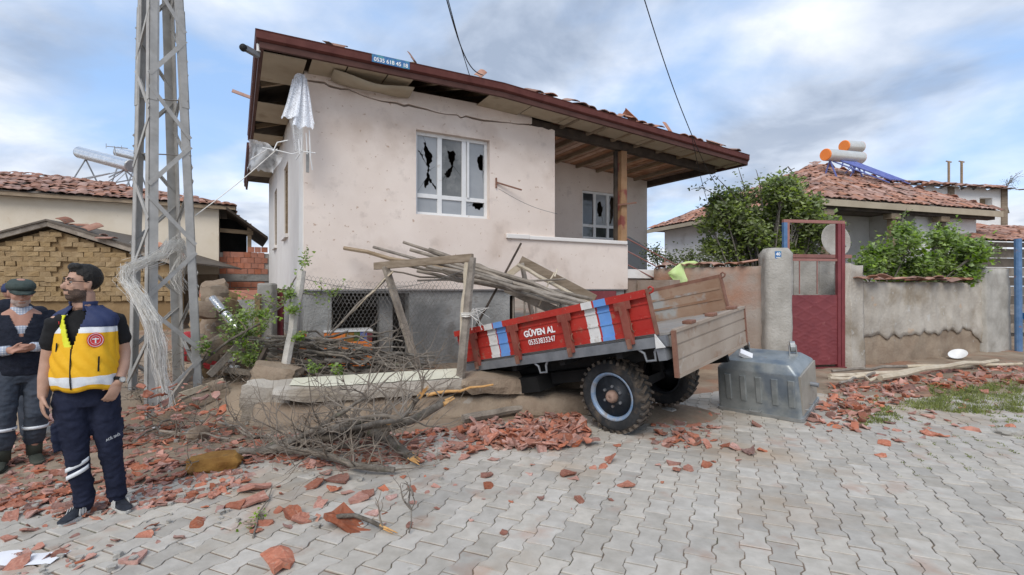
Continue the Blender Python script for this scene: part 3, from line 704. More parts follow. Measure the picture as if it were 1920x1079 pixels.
# shredded white sack caught in the mast
def fibre_bundle(name, guide, n, r0, r1, label, m='fibre', rad=.0019, cat='sack', seed=1, tails=.3):
    rr = random.Random(seed); mb = MB(); g = [Vector(p) for p in guide]
    for _ in range(n):
        off = Vector((rr.gauss(0, 1), rr.gauss(0, 1), rr.gauss(0, .8))); pts = []
        i0 = rr.randrange(0, max(1, len(g) - 3)); i1 = rr.randrange(min(len(g)-1, i0 + 2), len(g))
        for i in range(i0, i1 + 1):
            t = i / (len(g) - 1); r = r0 + (r1 - r0) * t
            pts.append(g[i] + off * r + Vector((rr.gauss(0, .75), rr.gauss(0, .75), rr.gauss(0, .6))) * r)
        if len(pts) > 1: mb.tube(pts, rad * rr.uniform(.6, 1.4), 3, False)
    return mb.build(name, M[m], label=label, cat=cat)
D0 = 5.75
gd = [P(345, 470, 6.6), P(320, 455, 6.4), P(300, 480, 6.2), P(270, 492, 5.95), P(240, 505, 5.8), P(236, 528, 5.75), P(262, 560, 5.72), P(285, 600, 5.72), P(297, 650, 5.74), P(300, 690, 5.75), P(308, 730, 5.76), P(312, 762, 5.76)]
fibre_bundle('shredded_sack', gd, 330, .032, .028, 'frayed white shredded sack fibres wound round the lattice mast', seed=4)
gd = [P(300, 480, 6.5), P(318, 470, 6.6), P(338, 455, 6.7), P(352, 462, 6.8), P(345, 490, 6.8), P(330, 520, 6.7), P(345, 545, 6.7)]
fibre_bundle('shredded_sack', gd, 70, .045, .045, 'loose nest of pale fibres inside the mast above the sack strands', seed=9)

# ------------------------------------------------------------------ left neighbour: cream house, brick annexe, adobe shed
LH = empty('neighbour_house', (-8.97, 15.5, 0), HA, 'cream neighbour house with messy tiled roof behind the adobe shed', 'house')
MB().boxb(-11, 0, 0, 6, 2.05, 4.04).build('wall', M['cream_wall'], LH)
MB().boxb(-11, -.02, .03, 6, .2, 2.048).build('basement_wall', M['mud_wall'], LH)
MB().boxb(-8.6, -7.9, -.02, -.001, 3.1, 3.75).build('window', M['pane_dark'], LH)
# irregular stained plaster strip
MB().boxb(-11.4, .45, -.26, -.22, 4.02, 4.13).build('fascia', M['old_wood'], LH)
MB().boxb(-11.4, .43, -.219, .02, 4.045, 4.065).build('soffit', M['gable_dark'], LH)
ap0, ap1 = Vector((-5.6, 2.8, 5.08)), Vector((-4.1, 2.8, 5.05))
ea, eb, ec, ed = Vector((-11.4, -.28, 4.14)), Vector((.47, -.28, 4.12)), Vector((.47, 6.4, 4.12)), Vector((-11.4, 6.4, 4.14))
MB().add([ea, eb, ec, ed, ap0, ap1], [(0,1,5,4),(1,2,5),(2,3,4,5),(3,0,4)]).build('roof_deck', M['gable_dark'], LH)
tile_slope(LH, ea, eb, ap1, ap0, 31, .65, .05, budget=280)
tile_slope(LH, eb, ec, ap1, ap1, 32, .9, .05, budget=10)
# annexe of hollow brick
AX = empty('brick_annexe', (-8.97, 15.5, 0), HA, 'unplastered red hollow brick annexe beside the cream house', 'annexe')
MB().boxb(.004, 1.40, .32, 3, .2, 1.45).build('base_wall', M['grey_plaster'], AX)
MB().boxb(.004, 1.40, .34, 3, 1.45, 2.75).build('core_wall', M['mortar'], AX)
MB().boxb(.004, 1.42, .30, 3, 1.86, 2.07).build('bond_beam', M['grey_plaster'], AX)
BR = MB().boxb(-.092, .092, -.03, .03, -.083, .083).mesh('brick', M['hollow_brick'])
def bricks(parent, x0, x1, z0, z1, y, bw, bh, me, mess=.004, seed=1, skip=lambda x, z: False):
    rr = random.Random(seed); j = 0; z = z0 + bh / 2
    while z < z1 - bh * .3:
        x = x0 + bw / 2 + (bw / 2 if j % 2 else 0)
        while x < x1 - bw * .3:
            if not skip(x, z):
                link('brick', me, parent, M=Matrix.Translation((x + rr.gauss(0, mess), y + rr.gauss(0, mess), z + rr.gauss(0, mess * .7))) @ Euler((rr.gauss(0, mess*2), rr.gauss(0, mess*3), rr.gauss(0, mess*2))).to_matrix().to_4x4())
            x += bw
        z += bh; j += 1
bricks(AX, .01, 1.38, 2.075, 2.95, .33, .194, .176, BR, seed=3, skip=lambda x, z: x < .80 and z > 2.82)
bricks(AX, .01, 1.38, 1.46, 1.86, .33, .194, .19, BR, seed=4)
MB().boxb(.0, .78, 1.2, 1.25, 2.7, 3.9).build('room_shade', M['interior'], AX)  # near-black sheet painting the shade inside the opening
MB().boxb(.78, .90, .36, .5, 2.75, 3.7).build('door_post', M['old_wood'], AX)
MB().beam((-.1, .4, 3.45), (.95, .4, 3.40), .12, .12).build('lintel', M['old_wood'], AX)
MB().add([(.2, -.3, 4.10), (1.35, -.2, 3.25), (1.35, 3.4, 3.25), (.2, 3.4, 4.10), (.2, -.3, 4.02), (1.35, -.2, 3.17), (1.35, 3.4, 3.17), (.2, 3.4, 4.02)], [(0,1,2,3),(7,6,5,4),(0,4,5,1),(1,5,6,2),(2,6,7,3),(3,7,4,0)]).build('lean_roof', M['dark_wood'], AX)
MB().boxb(1.40, 3.2, 3.5, 3.6, .3, 2.9).build('yard_wall', M['grey_plaster'], AX)
# adobe shed, gable end towards the street
SHD = empty('adobe_shed', (-9.9, 11.2, 0), R(12), 'ochre adobe brick shed with cracked gable wall and sagging plank roof', 'shed')
gx = lambda x: 2.95 - (.30 * (-x) if x < 0 else .36 * x)      # gable profile, apex at x=-.25
gable = lambda x: 3.05 - (.33 * abs(x + .25) if x < -.25 else .33 * (x + .25))
gpoly = [(-2.6, .1), (2.25, .1), (2.25, gable(2.25) - .12), (-.25, gable(-.25) - .12), (-2.6, gable(-2.6) - .12)]
flat(gpoly, [], .3).xf(Matrix.Translation((0, .02, 0))).build('core_wall', M['adobe_mortar'], SHD)
rr = random.Random(8); z = 1.40; AB = []
for _k in range(7):
    _b = MB().boxb(-.104, .104, -.036, .03, -.0535, .0535); _b.v = [(x + rr.gauss(0, .007), y + (rr.gauss(0, .008) if y < 0 else 0), q + rr.gauss(0, .005)) for x, y, q in _b.v]; AB.append(_b.mesh('adobe_brick', M['adobe'])); j = 0; nb = 0
crackx = lambda z: -.05 + .10 * math.sin(z * 9) + .04 * math.sin(z * 31)
while z < 3.0:
    x = -2.55 + (.105 if j % 2 else 0)
    while x < 2.2:
        hid = abs(x - crackx(z)) < .075 and z > 1.6
        hid = hid or (1.72 < x < 2.05 and 1.95 < z < 2.12)
        if z + .05 < gable(x) - .13 and not hid and rr.random() > .035 and nb < 300:
            link('brick', AB[rr.randrange(7)], SHD, M=Matrix.Translation((x + rr.gauss(0, .006), rr.gauss(0, .005) + (.018 if rr.random() < .08 else 0), z + rr.gauss(0, .003))) @ Euler((rr.gauss(0, .012), rr.gauss(0, .018), rr.gauss(0, .015))).to_matrix().to_4x4() @ Matrix.Diagonal((rr.choice((1, 1, 1, .97, .86)), 1, rr.choice((1, 1, .97, .9)), 1))); nb += 1
        x += .210
    z += .109; j += 1
for sgn, xe in ((-1, -2.75), (1, 2.45)):
    MB().beam((-.25, -.10, 3.06), (xe, -.10, gable(xe)), .06, .14).build('bargeboard', M['grey_wood'], SHD)
    MB().add([(-.25, -.16, 3.14), (xe, -.16, gable(xe) + .08), (xe, 4, gable(xe) + .08), (-.25, 4, 3.14), (-.25, -.16, 3.10), (xe, -.16, gable(xe) + .04), (xe, 4, gable(xe) + .04), (-.25, 4, 3.10)],
             [(0,1,2,3),(7,6,5,4),(0,4,5,1),(1,5,6,2),(2,6,7,3),(3,7,4,0)]).build('roof_sheet', M['gable_dark'], SHD)
for k in range(9):
    x = -.1 + k * .29
    link('roof_tile', TILE, SHD, M=Matrix.Translation((x, -.15 + rr.uniform(-.05, .25), gable(x) + .10)) @ Euler((rr.gauss(.1, .2), .32 + rr.gauss(0, .2), rr.gauss(.2, .7))).to_matrix().to_4x4())
# ------------------------------------------------------------------ solar water heaters
def solar(name, tank_a, tank_b, r, m_end, m_fr, label, foot_z, panel=None, m_tank='tank'):
    a, b = Vector(tank_a), Vector(tank_b)
    root = empty(name, (a.x, a.y, foot_z), 0, label, 'solar heater', 'solar water heaters on the roofs'); a0 = Vector((a.x, a.y, foot_z)); a, b = a - a0, b - a0
    MB().tube([a, b], r, 20).build('tank', M[m_tank], root, smooth=False)
    smooth_auto(root.children[-1] if root.children else [o for o in bpy.data.objects if o.parent == root][-1])
    d = (b - a).normalized()
    MB().tube([a - d * .03, a + d * .002], [r * .93, r * 1.02], 20).build('end_cap', M[m_end], root)
    MB().tube([b - d * .002, b + d * .03], [r * 1.02, r * .93], 20).build('end_cap', M[m_end], root)
    side = d.cross(Vector((0, 0, 1))).normalized()
    for t in (.12, .88):
        c = a + (b - a) * t
        for s in (-1, 1):
            MB().beam(c + Vector((0, 0, -r * .9)) , Vector((c.x, c.y, 0)) + side * s * .42, .035, .035).build('stand_leg', M[m_fr], root)
    for s in (-1, 1):
        p, q = a + (b - a) * .12, a + (b - a) * .88
        MB().beam(Vector((p.x, p.y, .12)) + side * s * .40, Vector((q.x, q.y, .12)) + side * s * .40, .03, .03).build('stand_rail', M[m_fr], root)
        MB().beam(Vector((p.x, p.y, .05)) + side * s * .40, q + Vector((0, 0, -r)) , .02, .02).build('stand_rail', M[m_fr], root)
    if panel:
        v = Vector(panel)
        for t in (.2, .8):
            c = a + (b - a) * t + Vector((0, 0, -r)); MB().beam(c, c + v, .04, .03).build('panel_rail', M[m_fr], root)
        c0, c1 = a + (b - a) * .3 + Vector((0,0,-r*.6)), a + (b - a) * .7 + Vector((0,0,-r*.6))
        for k in range(7):
            c = c0 + (c1 - c0) * k / 6; MB().tube([c, c + v * .97], .028, 6).build('collector_tube', M[m_fr], root)
    return root
solar('solar_heater', P(150, 287, 17.0), P(246, 312, 15.6), .19, 'galv', 'galv', 'silver tank solar water heater on the cream house roof', 5.0, m_tank='foil')
solar('solar_heater', P(222, 286, 18.4), P(262, 296, 18.2), .19, 'galv', 'galv', 'small silver heater tank half hidden behind the mast', 5.15, m_tank='foil')
mb = MB().tube([P(222, 318, 17), P(214, 275, 17)], .018, 5); mb.tube([P(199, 275, 17), P(240, 279, 17)], .014, 4); mb.tube([P(199, 279, 17), P(199, 270, 17)], .012, 4); mb.tube([P(228, 281, 17), P(228, 274, 17)], .012, 4)
mb.build('roof_aerial', M['galv'], label='thin television aerial behind the silver heater tank', cat='aerial')

# ------------------------------------------------------------------ right neighbour
RA = math.atan2(.313, .95)
RH = empty('porch_house', (7.8, 13.0, 0), RA, 'low white house with tiled hip roof and pillared porch behind the shrubs', 'house')
EZ = 3.95
ra, rb, rc_, rdd = Vector((-.0, -.0, EZ)), Vector((7.3, 0, EZ)), Vector((7.3, 7.7, EZ)), Vector((0, 7.7, EZ))
rap, rap2 = Vector((4.35, 3.8, 5.98)), Vector((4.75, 3.8, 5.98))
MB().add([ra, rb, rc_, rdd, rap, rap2], [(0,1,5,4),(1,2,5),(2,3,4,5),(3,0,4)]).build('roof_deck', M['gable_dark'], RH)
tile_slope(RH, ra, rb, rap2, rap, 41, .6, .05, budget=190)
tile_slope(RH, rdd, ra, rap, rap, 42, .6, .03, budget=100)
tile_slope(RH, rb, rc_, rap2, rap2, 43, .8, .05, budget=5)
for k in range(9):
    u = k / 8; p = ra.lerp(rap, u)
    link('ridge_tile', TILE, RH, M=Matrix.Translation(p + Vector((0, 0, .05))) @ Euler((.38, 0, -.85)).to_matrix().to_4x4())
MB().boxb(-.04, 7.35, -.05, -.01, EZ - .18, EZ - .01).build('fascia', M['soffit'], RH)
MB().boxb(-.06, -.02, -.008, 7.7, EZ - .14, EZ - .01).build('fascia', M['soffit'], RH)
MB().boxb(0, 7.3, 0, 7.7, EZ - .06, EZ - .03).build('soffit', M['gable_dark'], RH)
MB().boxb(.5, .7, 1.8, 7.2, .2, EZ - .07).build('side_wall', M['white_wall'], RH)
MB().boxb(.7, 4.3, 1.8, 2.0, .2, EZ - .07).build('porch_wall', M['white_wall'], RH)
MB().boxb(4.3, 7.0, .45, .65, .2, EZ - .07).build('front_wall', M['white_wall'], RH)
MB().boxb(4.3, 4.5, .65, 1.8, .2, EZ - .07).build('porch_side_wall', M['white_wall'], RH)
MB().boxb(6.8, 7.0, .65, 7.2, .2, EZ - .07).build('end_wall', M['white_wall'], RH)
MB().boxb(2.5, 3.1, 1.76, 1.79, .6, 2.75).build('door', M['gable_dark'], RH)
o = MB().boxb(1.1, 1.9, 1.75, 1.79, 1.6, 2.8).build('window', M['pane_dark'], RH)
f = MB()
MB().boxb(1.05, 1.95, 1.70, 1.749, 2.8, 2.88).boxb(1.05, 1.12, 1.70, 1.749, 1.55, 2.8).boxb(1.88, 1.95, 1.70, 1.749, 1.55, 2.8).boxb(1.47, 1.53, 1.70, 1.749, 1.55, 2.8).build('frame', M['pvc'], o)
for x in (.45, 2.9, 4.9):
    c = MB().boxb(x, x + .16, .10, .26, .2, 3.55).build('pillar', M['old_wood'] if x < 4 else M['dark_wood'], RH)
    MB().boxb(x - .10, x + .26, .06, .30, 3.55, 3.70).build('capital', M['old_wood'], c)
MB().boxb(.1, 7.2, .08, .28, 3.70, 3.88).build('porch_beam', M['dark_wood'], RH)
for xg in (4.95, 6.35):
    o = MB().boxb(xg, xg + .42, .40, .449, 1.75, 2.75).build('window', M['pane_dark'], RH)
    for k in range(4): MB().boxb(xg + k * .133, xg + k * .133 + .018, .34, .36, 1.75, 2.75).build('grille_bar', M['wire'], o)
    for k in range(4): MB().boxb(xg, xg + .42, .36, .375, 1.80 + k * .29, 1.815 + k * .29).build('grille_bar', M['wire'], o)
# two orange capped tanks on the roof
solar('solar_heater', P(1548, 291, 16.2), P(1614, 297, 17.0), .19, 'orange', 'frame_blue', 'larger beige solar tank with orange end on blue frame', 4.6, panel=(1.6, -.3, -.75))
solar('solar_heater', P(1583, 275, 18.4), P(1612, 277, 18.8), .21, 'orange', 'frame_blue', 'small beige solar tank with orange end behind the larger one', 5.2)
MB().tube([P(1477, 313, 16), P(1492, 332, 16)], .02, 5).tube([P(1478, 322, 16), P(1490, 316, 16)], .012, 4).build('roof_aerial', M['wire'], label='bent aerial stub on the porch house roof hip', cat='aerial')
# satellite dish
ds = empty('satellite_dish', P(1562, 500, 11.2), 0, 'pale round satellite dish behind the open red gate', 'satellite dish')
prof = [(.001, .0), (.17, .02), (.31, .06), (.36, .085), (.37, .085), (.32, .05), (.17, .01), (.001, -.012)]
MB().lathe(prof, 24, Matrix.Translation((0, 0, .56)) @ Matrix.Rotation(R(82), 4, 'X') @ Matrix.Rotation(R(10), 4, 'Y')).build('reflector', M['concrete'], ds, smooth=True)
MB().tube([(0, .08, -1.9), (0, .08, .5)], .03, 8).build('pole', M['galv'], ds)
MB().tube([(0, 0, .25), (0.02, -.42, .42)], .012, 5).build('feed_arm', M['galv'], ds)
# ruined white house behind, on the right
RU = empty('ruined_house', (15.7, 21.0, 0), R(6), 'ruined white plaster house with broken wall tops behind the porch house', 'house')
def brk(x0, x1, z, seed): return jag(x0, x1, lambda x: z, .12, .25, seed)
pts = brk(0, 5.4, 5.85, 6)
flat([(0, .2), (5.4, .2)] + [(5.4, 5.8)] + list(reversed(pts[:-1])), [[(4.1, 5.1), (4.7, 5.1), (4.7, 5.45), (4.1, 5.45)]], .3).build('front_wall', M['white_wall'], RU)
MB().boxb(4.05, 4.75, .31, .34, 5.05, 5.5).build('window', M['old_wood'], RU)
for x in (1.2, 2.6, 5.1): MB().boxb(x, x + .28, -.05, -.001, 4.0, 5.85).build('timber_stud', M['old_wood'], RU)
e_a, e_b = Vector((-.6, -.4, 5.92)), Vector((5.7, -.4, 5.72))
tile_slope(RU, e_a, e_b, Vector((4.0, 2.4, 6.45)), Vector((.2, 2.4, 6.65)), 51, 1.3, .12, budget=60)
MB().add([e_a, e_b, Vector((4.0, 2.4, 6.4)), Vector((.2, 2.4, 6.6))], [(0,1,2,3)]).build('roof_deck', M['gable_dark'], RU)
for px, y0, y1 in ((1779, 333, 303), (1803, 335, 303)):
    MB().beam(P(px, y0 + 24, 22), P(px, y1, 22), .065, .065).beam(P(px - 5, y1, 22), P(px + 5, y1 + 2, 22), .05, .04).build('roof_post', M['old_wood'], label='bare timber post standing on the ruined roof', cat='post', group='posts on the ruined roof')
# tiled barn at the far right
BA = empty('tiled_barn', (13.6, 14.6, 0), R(10), 'small barn with red tile roof and dark plank front beside the blue pole', 'barn')
b0, b1, b2, b3 = Vector((-.2, 0, 3.0)), Vector((6, 0, 2.95)), Vector((6, 2.6, 3.75)), Vector((-.2, 2.6, 3.8))
MB().add([b0, b1, b2, b3], [(0,1,2,3)]).build('roof_deck', M['gable_dark'], BA)
tile_slope(BA, b0, b1, b2, b3, 61, .5, .02, budget=60)
MB().boxb(-.2, 6, -.06, -.01, 2.82, 2.96).build('fascia', M['dark_wood'], BA)
for k in range(9): MB().boxb(0, 6, .3, .36, .3 + k * .28, .56 + k * .28).build('plank', M['gable_dark'] if k % 2 else M['grey_wood'], BA)
# blue pole with teal clamp
bp = empty('blue_pole', (12.45, 12.45, 0), 0, 'flaking blue steel pole at the end of the garden wall', 'pole')
MB().tube([(0, 0, -.1), (-.02, 0, 2.85)], .075, 10).build('shaft', M['blue_metal'], bp)
MB().box((.25, -.02, .95), (.35, .12, .16)).build('clamp', M['leaf_bright'] if False else M['sign_blue'], bp)

# ------------------------------------------------------------------ garden wall, gate, pillar
gw = empty('garden_wall', (0, 0, 0), 0, 'crumbling grey plaster garden wall with tile coping right of the red gate', 'wall')
def rough_wall(p, q, z0, z1, th, seed, zf=None, amp=.03, nx=40, nz=14):
    p, q = Vector(p), Vector(q); d = (q - p); Ln = d.length; d.normalize(); n = Vector((d.y, -d.x, 0))   # n towards the street
    mb = MB(); rr = random.Random(seed)
    def pt(i, k, off):
        u = i / nx * Ln; zt = z1 + (zf(u) if zf else 0); z = z0 + (zt - z0) * k / nz
        w_ = p + d * u; a = mnoise.noise(Vector((u * 2.2 + seed, z * 2.2, seed))) * amp + mnoise.noise(Vector((u * 7 + seed, z * 7, 4))) * amp * .5
        return w_ + n * (off + a + (.05 * (1 - k / nz)) ) + Vector((0, 0, z + (mnoise.noise(Vector((u * 5, seed, 0))) * .02 if k == nz else 0)))
    fr = [[pt(i, k, th / 2) for k in range(nz + 1)] for i in range(nx + 1)]
    bk = [[p + d * (i / nx * Ln) - n * th / 2 + Vector((0, 0, fr[i][k].z)) for k in (0, nz)] for i in range(nx + 1)]
    o = 0; mb.v = [tuple(x) for c in fr for x in c]; m1 = nz + 1
    mb.f = [(i*m1+k, (i+1)*m1+k, (i+1)*m1+k+1, i*m1+k+1) for i in range(nx) for k in range(nz)]
    o = len(mb.v); mb.v += [tuple(x) for c in bk for x in c]
    mb.f += [(o+i*2+1, i*m1+nz, (i+1)*m1+nz, o+(i+1)*2+1) for i in range(nx)]
    mb.f += [(o+i*2, o+i*2+1, o+(i+1)*2+1, o+(i+1)*2) for i in range(nx)]
    mb.f += [tuple([k for k in range(m1)] + [o+1, o])] ; e = nx * m1
    mb.f += [tuple([o + nx*2, o + nx*2 + 1] + [e + k for k in range(nz, -1, -1)])]
    return mb
A_, B_ = Vector((7.05, 10.55, 0)), Vector((11.95, 12.72, 0))
rough_wall(A_, B_, -.15, 1.77, .20, 2, amp=.05, nx=70, nz=22).build('wall_body', M['mud_wall'], gw, smooth=True)
def plaster_coat(p, q, zl, z1, off, seed, m, parent, amp=.03, nx=90, nz=12):
    p, q = Vector(p), Vector(q); d = (q - p); Ln = d.length; d.normalize(); n = Vector((d.y, -d.x, 0)); mb = MB()
    for i in range(nx + 1):
        u = i / nx * Ln; z0 = zl(u)
        for k in range(nz + 1):
            z = z0 + (z1 - z0) * k / nz
            a = mnoise.noise(Vector((u * 2.2 + seed, z * 2.2, seed))) * amp + mnoise.noise(Vector((u * 7 + seed, z * 7, 4))) * amp * .6
            mb.v.append(tuple(p + d * u + n * (off + a + .05 * (1 - (z + .15) / 1.93)) + Vector((0, 0, z))))
    mb.f = [(i*(nz+1)+k, (i+1)*(nz+1)+k, (i+1)*(nz+1)+k+1, i*(nz+1)+k+1) for i in range(nx) for k in range(nz)]
    o = mb.build('plaster_coat', M[m], parent, smooth=True); so = o.modifiers.new('s', 'SOLIDIFY'); so.thickness = .02; so.offset = -1; return o
plaster_coat(A_ + (B_ - A_) * .004, B_ - (B_ - A_) * .004, lambda u: .62 + .10 * mnoise.noise(Vector((u * 1.1, 3, 0))) + .12 * mnoise.noise(Vector((u * 3.7, 8, 0))) + .03 * mnoise.noise(Vector((u * 17, 1, 0))) + .02 * mnoise.noise(Vector((u * 41, 2, 0))) - .35 * sstep(3.9, 5.0, u), 1.755, .128, 2, 'garden_wall', gw, .05)
C_ = Vector((11.3, 12.32, 0)); rough_wall(Vector((11.36, 12.40, 0)), Vector((12.42, 12.87, 0)), -.15, 2.12, .32, 5, nx=14).build('wall_pier', M['concrete'], gw, smooth=True)
rough_wall(Vector((6.72, 10.32, 0)), Vector((7.13, 10.52, 0)), -.15, 2.14, .30, 9, zf=lambda u: -.05 * abs(math.sin(5*u)), nx=10).build('gate_pier', M['garden_wall'], gw, smooth=True)
dv = (B_ - A_).normalized(); rr = random.Random(12)
for k in range(26):
    u = .15 + k * .165
    if rr.random() < .12: continue
    p = A_ + dv * u
    link('coping_tile', TILE, gw, M=Matrix.Translation(p + Vector((.03, -.22, 1.80 + rr.uniform(0, .03)))) @ Euler((rr.gauss(.05, .08), rr.gauss(0, .12), math.atan2(dv.y, dv.x) + rr.gauss(0, .25) + (1.57 if rr.random() < .5 else 0))).to_matrix().to_4x4())
# rust stained wall between the stair and the concrete pillar
yw = empty('yard_wall', (0, 0, 0), 0, 'rust stained plaster yard wall behind the trailer with broken tile coping', 'wall')
A2, B2 = Vector((3.05, 10.75, 0)), Vector((4.72, 9.50, 0))
rough_wall(A2, B2, -.1, 2.05, .2, 7, nx=16).build('wall_body', M['rusty_wall'], yw, smooth=True)
dv2 = (B2 - A2).normalized()
for k in range(9):
    p = A2 + dv2 * (.08 + k * .19)
    link('coping_tile', TILE, yw, M=Matrix.Translation(p + Vector((-.02, -.2, 2.06 + rr.uniform(0, .03)))) @ Euler((rr.gauss(.05, .1), rr.gauss(0, .12), math.atan2(dv2.y, dv2.x) + rr.gauss(0, .4))).to_matrix().to_4x4())
# concrete gate pillar with the house number
PX, PY = 4.86, 9.35; PR = R(-6)
pr = empty('concrete_pillar', (PX, PY, 0), PR, 'rough concrete gate pillar with small blue number plate', 'pillar')
rings = []
for k in range(25):
    z = -.1 + 2.47 * k / 24; s = .232 - (.012 if z > 2.3 else 0) - (.05 if k == 24 else 0); L = []
    for i in range(20):
        a = 2 * math.pi * i / 20; c, s_ = math.cos(a), math.sin(a); m_ = max(abs(c), abs(s_)); r = s / m_ * (1 if m_ > .76 else .96)
        nn = mnoise.noise(Vector((c * 2, s_ * 2, z * 4))) * .018 + mnoise.noise(Vector((c * 6, s_ * 6, z * 11))) * .012
        L.append(Vector((c * (r + nn), s_ * (r + nn), z)))
    rings.append(L)
MB().loft(rings).build('shaft', M['concrete'], pr, smooth=True)
pn = MB().boxb(-.10, .01, -.236, -.226, 2.165, 2.305).build('number_plate', M['sign_blue'], pr)
text_mb('40', .075, .002, .002).xf(Matrix.Translation((-.045, -.238, 2.25))).build('lettering', M['ink_white'], pn)
MB().boxb(-.08, -.01, -.2385, -.2365, 2.182, 2.198).build('plate_line', M['tank'], pn)
for k, (z, w_) in enumerate(((1.86, .10), (1.76, .05), (1.70, .09), (1.62, .04), (1.58, .09))):
    MB().box((.09 + .02 * math.sin(k * 3), -.212, z), (w_, .012, .022), (0, .5 * math.sin(k * 2.4), 0)).build('paint_mark', M['rust_edge'], pr)
# open gate frame with red leaf
GA, GB = Vector((5.40, 10.05, 0)), Vector((6.68, 10.28, 0))
ga = math.atan2(GB.y - GA.y, GB.x - GA.x); gl = (GB - GA).length
gt = empty('red_gate', GA, ga, 'maroon sheet metal gate with open upper frame beside the concrete pillar', 'gate')
MB().boxb(-.03, gl + .06, -.03, .03, 2.94, 3.0).build('top_rail', M['gate_rust'], gt)
MB().boxb(-.03, .05, -.03, .03, 1.5, 2.94).build('gate_post', M['blue_metal'], gt)
MB().boxb(.052, .10, -.028, .028, .0, 2.94).build('leaf_stile', M['gate_rust'], gt)
MB().boxb(gl - .02, gl + .06, -.035, .035, -.05, 2.94).build('gate_post', M['gate_red'], gt)
MB().boxb(gl - .12, gl - .05, -.05, .02, .05, 2.94).build('leaf_stile', M['gate_red'], gt)
MB().boxb(.10, gl - .12, -.03, -.005, 2.18, 2.23).build('mid_rail', M['gate_rust'], gt)
for u in (.32, .72): MB().boxb(u, u + .016, -.025, -.009, 1.52, 2.18).build('gate_bar', M['gate_rust'], gt)
sh = MB(); NX_, NZ_ = 60, 66; W_, H_ = gl - .22, 1.40
for i in range(NX_ + 1):
    for k in range(NZ_ + 1):
        u, v = i / NX_ * W_, k / NZ_ * H_
        ph = 2.2 * math.sin(u * 14) * (1 if int(v / .11) % 2 else -1)
        r_ = max(0, math.cos(v * 2 * math.pi / .115 + ph)) ** 6
        sh.v.append((.10 + u, -.03 - .008 * r_, .10 + v))
sh.f = [(i*(NZ_+1)+k, (i+1)*(NZ_+1)+k, (i+1)*(NZ_+1)+k+1, i*(NZ_+1)+k+1) for i in range(NX_) for k in range(NZ_)]
sh.build('sheet_panel', M['gate_red'], gt, smooth=True)
MB().boxb(-.1, gl + .08, -.06, .06, -.02, .045).build('threshold', M['gate_red'], gt)
# grey slab wall behind the gate
sw = empty('slab_wall', GA + Vector((-.1, .62, 0)), ga, 'low grey concrete wall seen through the open gate frame', 'wall')
for k in range(3): MB().boxb(.1 + k * .62, .71 + k * .62, 0, .12, -.1, 2.28).build('slab', M['concrete'], sw, bevel=.01)
MB().boxb(0, 2.1, -.05, .16, 2.285, 2.36).build('capping', M['gate_rust'], sw)
# ------------------------------------------------------------------ tipped farm trailer
tA, tC, tB = Vector((1.43, 5.0, 1.187)), Vector((-.69, 7.12, .586)), Vector((2.71, 6.28, 1.372))
TX = (tA - tC).normalized(); TYv = (tB - tA); TYv = (TYv - TX * TYv.dot(TX)).normalized(); TZ = TX.cross(TYv).normalized()
TL, TW, TH = (tA - tC).length, 1.82, .46
TM = Matrix((TX, TYv, TZ)).transposed().to_4x4(); TM.translation = tC
TMI = TM.inverted()
tr = empty('farm_trailer', M=TM, label='red tipped farm trailer with white and blue stripes, its tail board hanging open', cat='trailer')
MB().boxb(.0, TL + .12, .03, TW - .03, -.02, .004).build('bed_floor', M['bed'], tr)
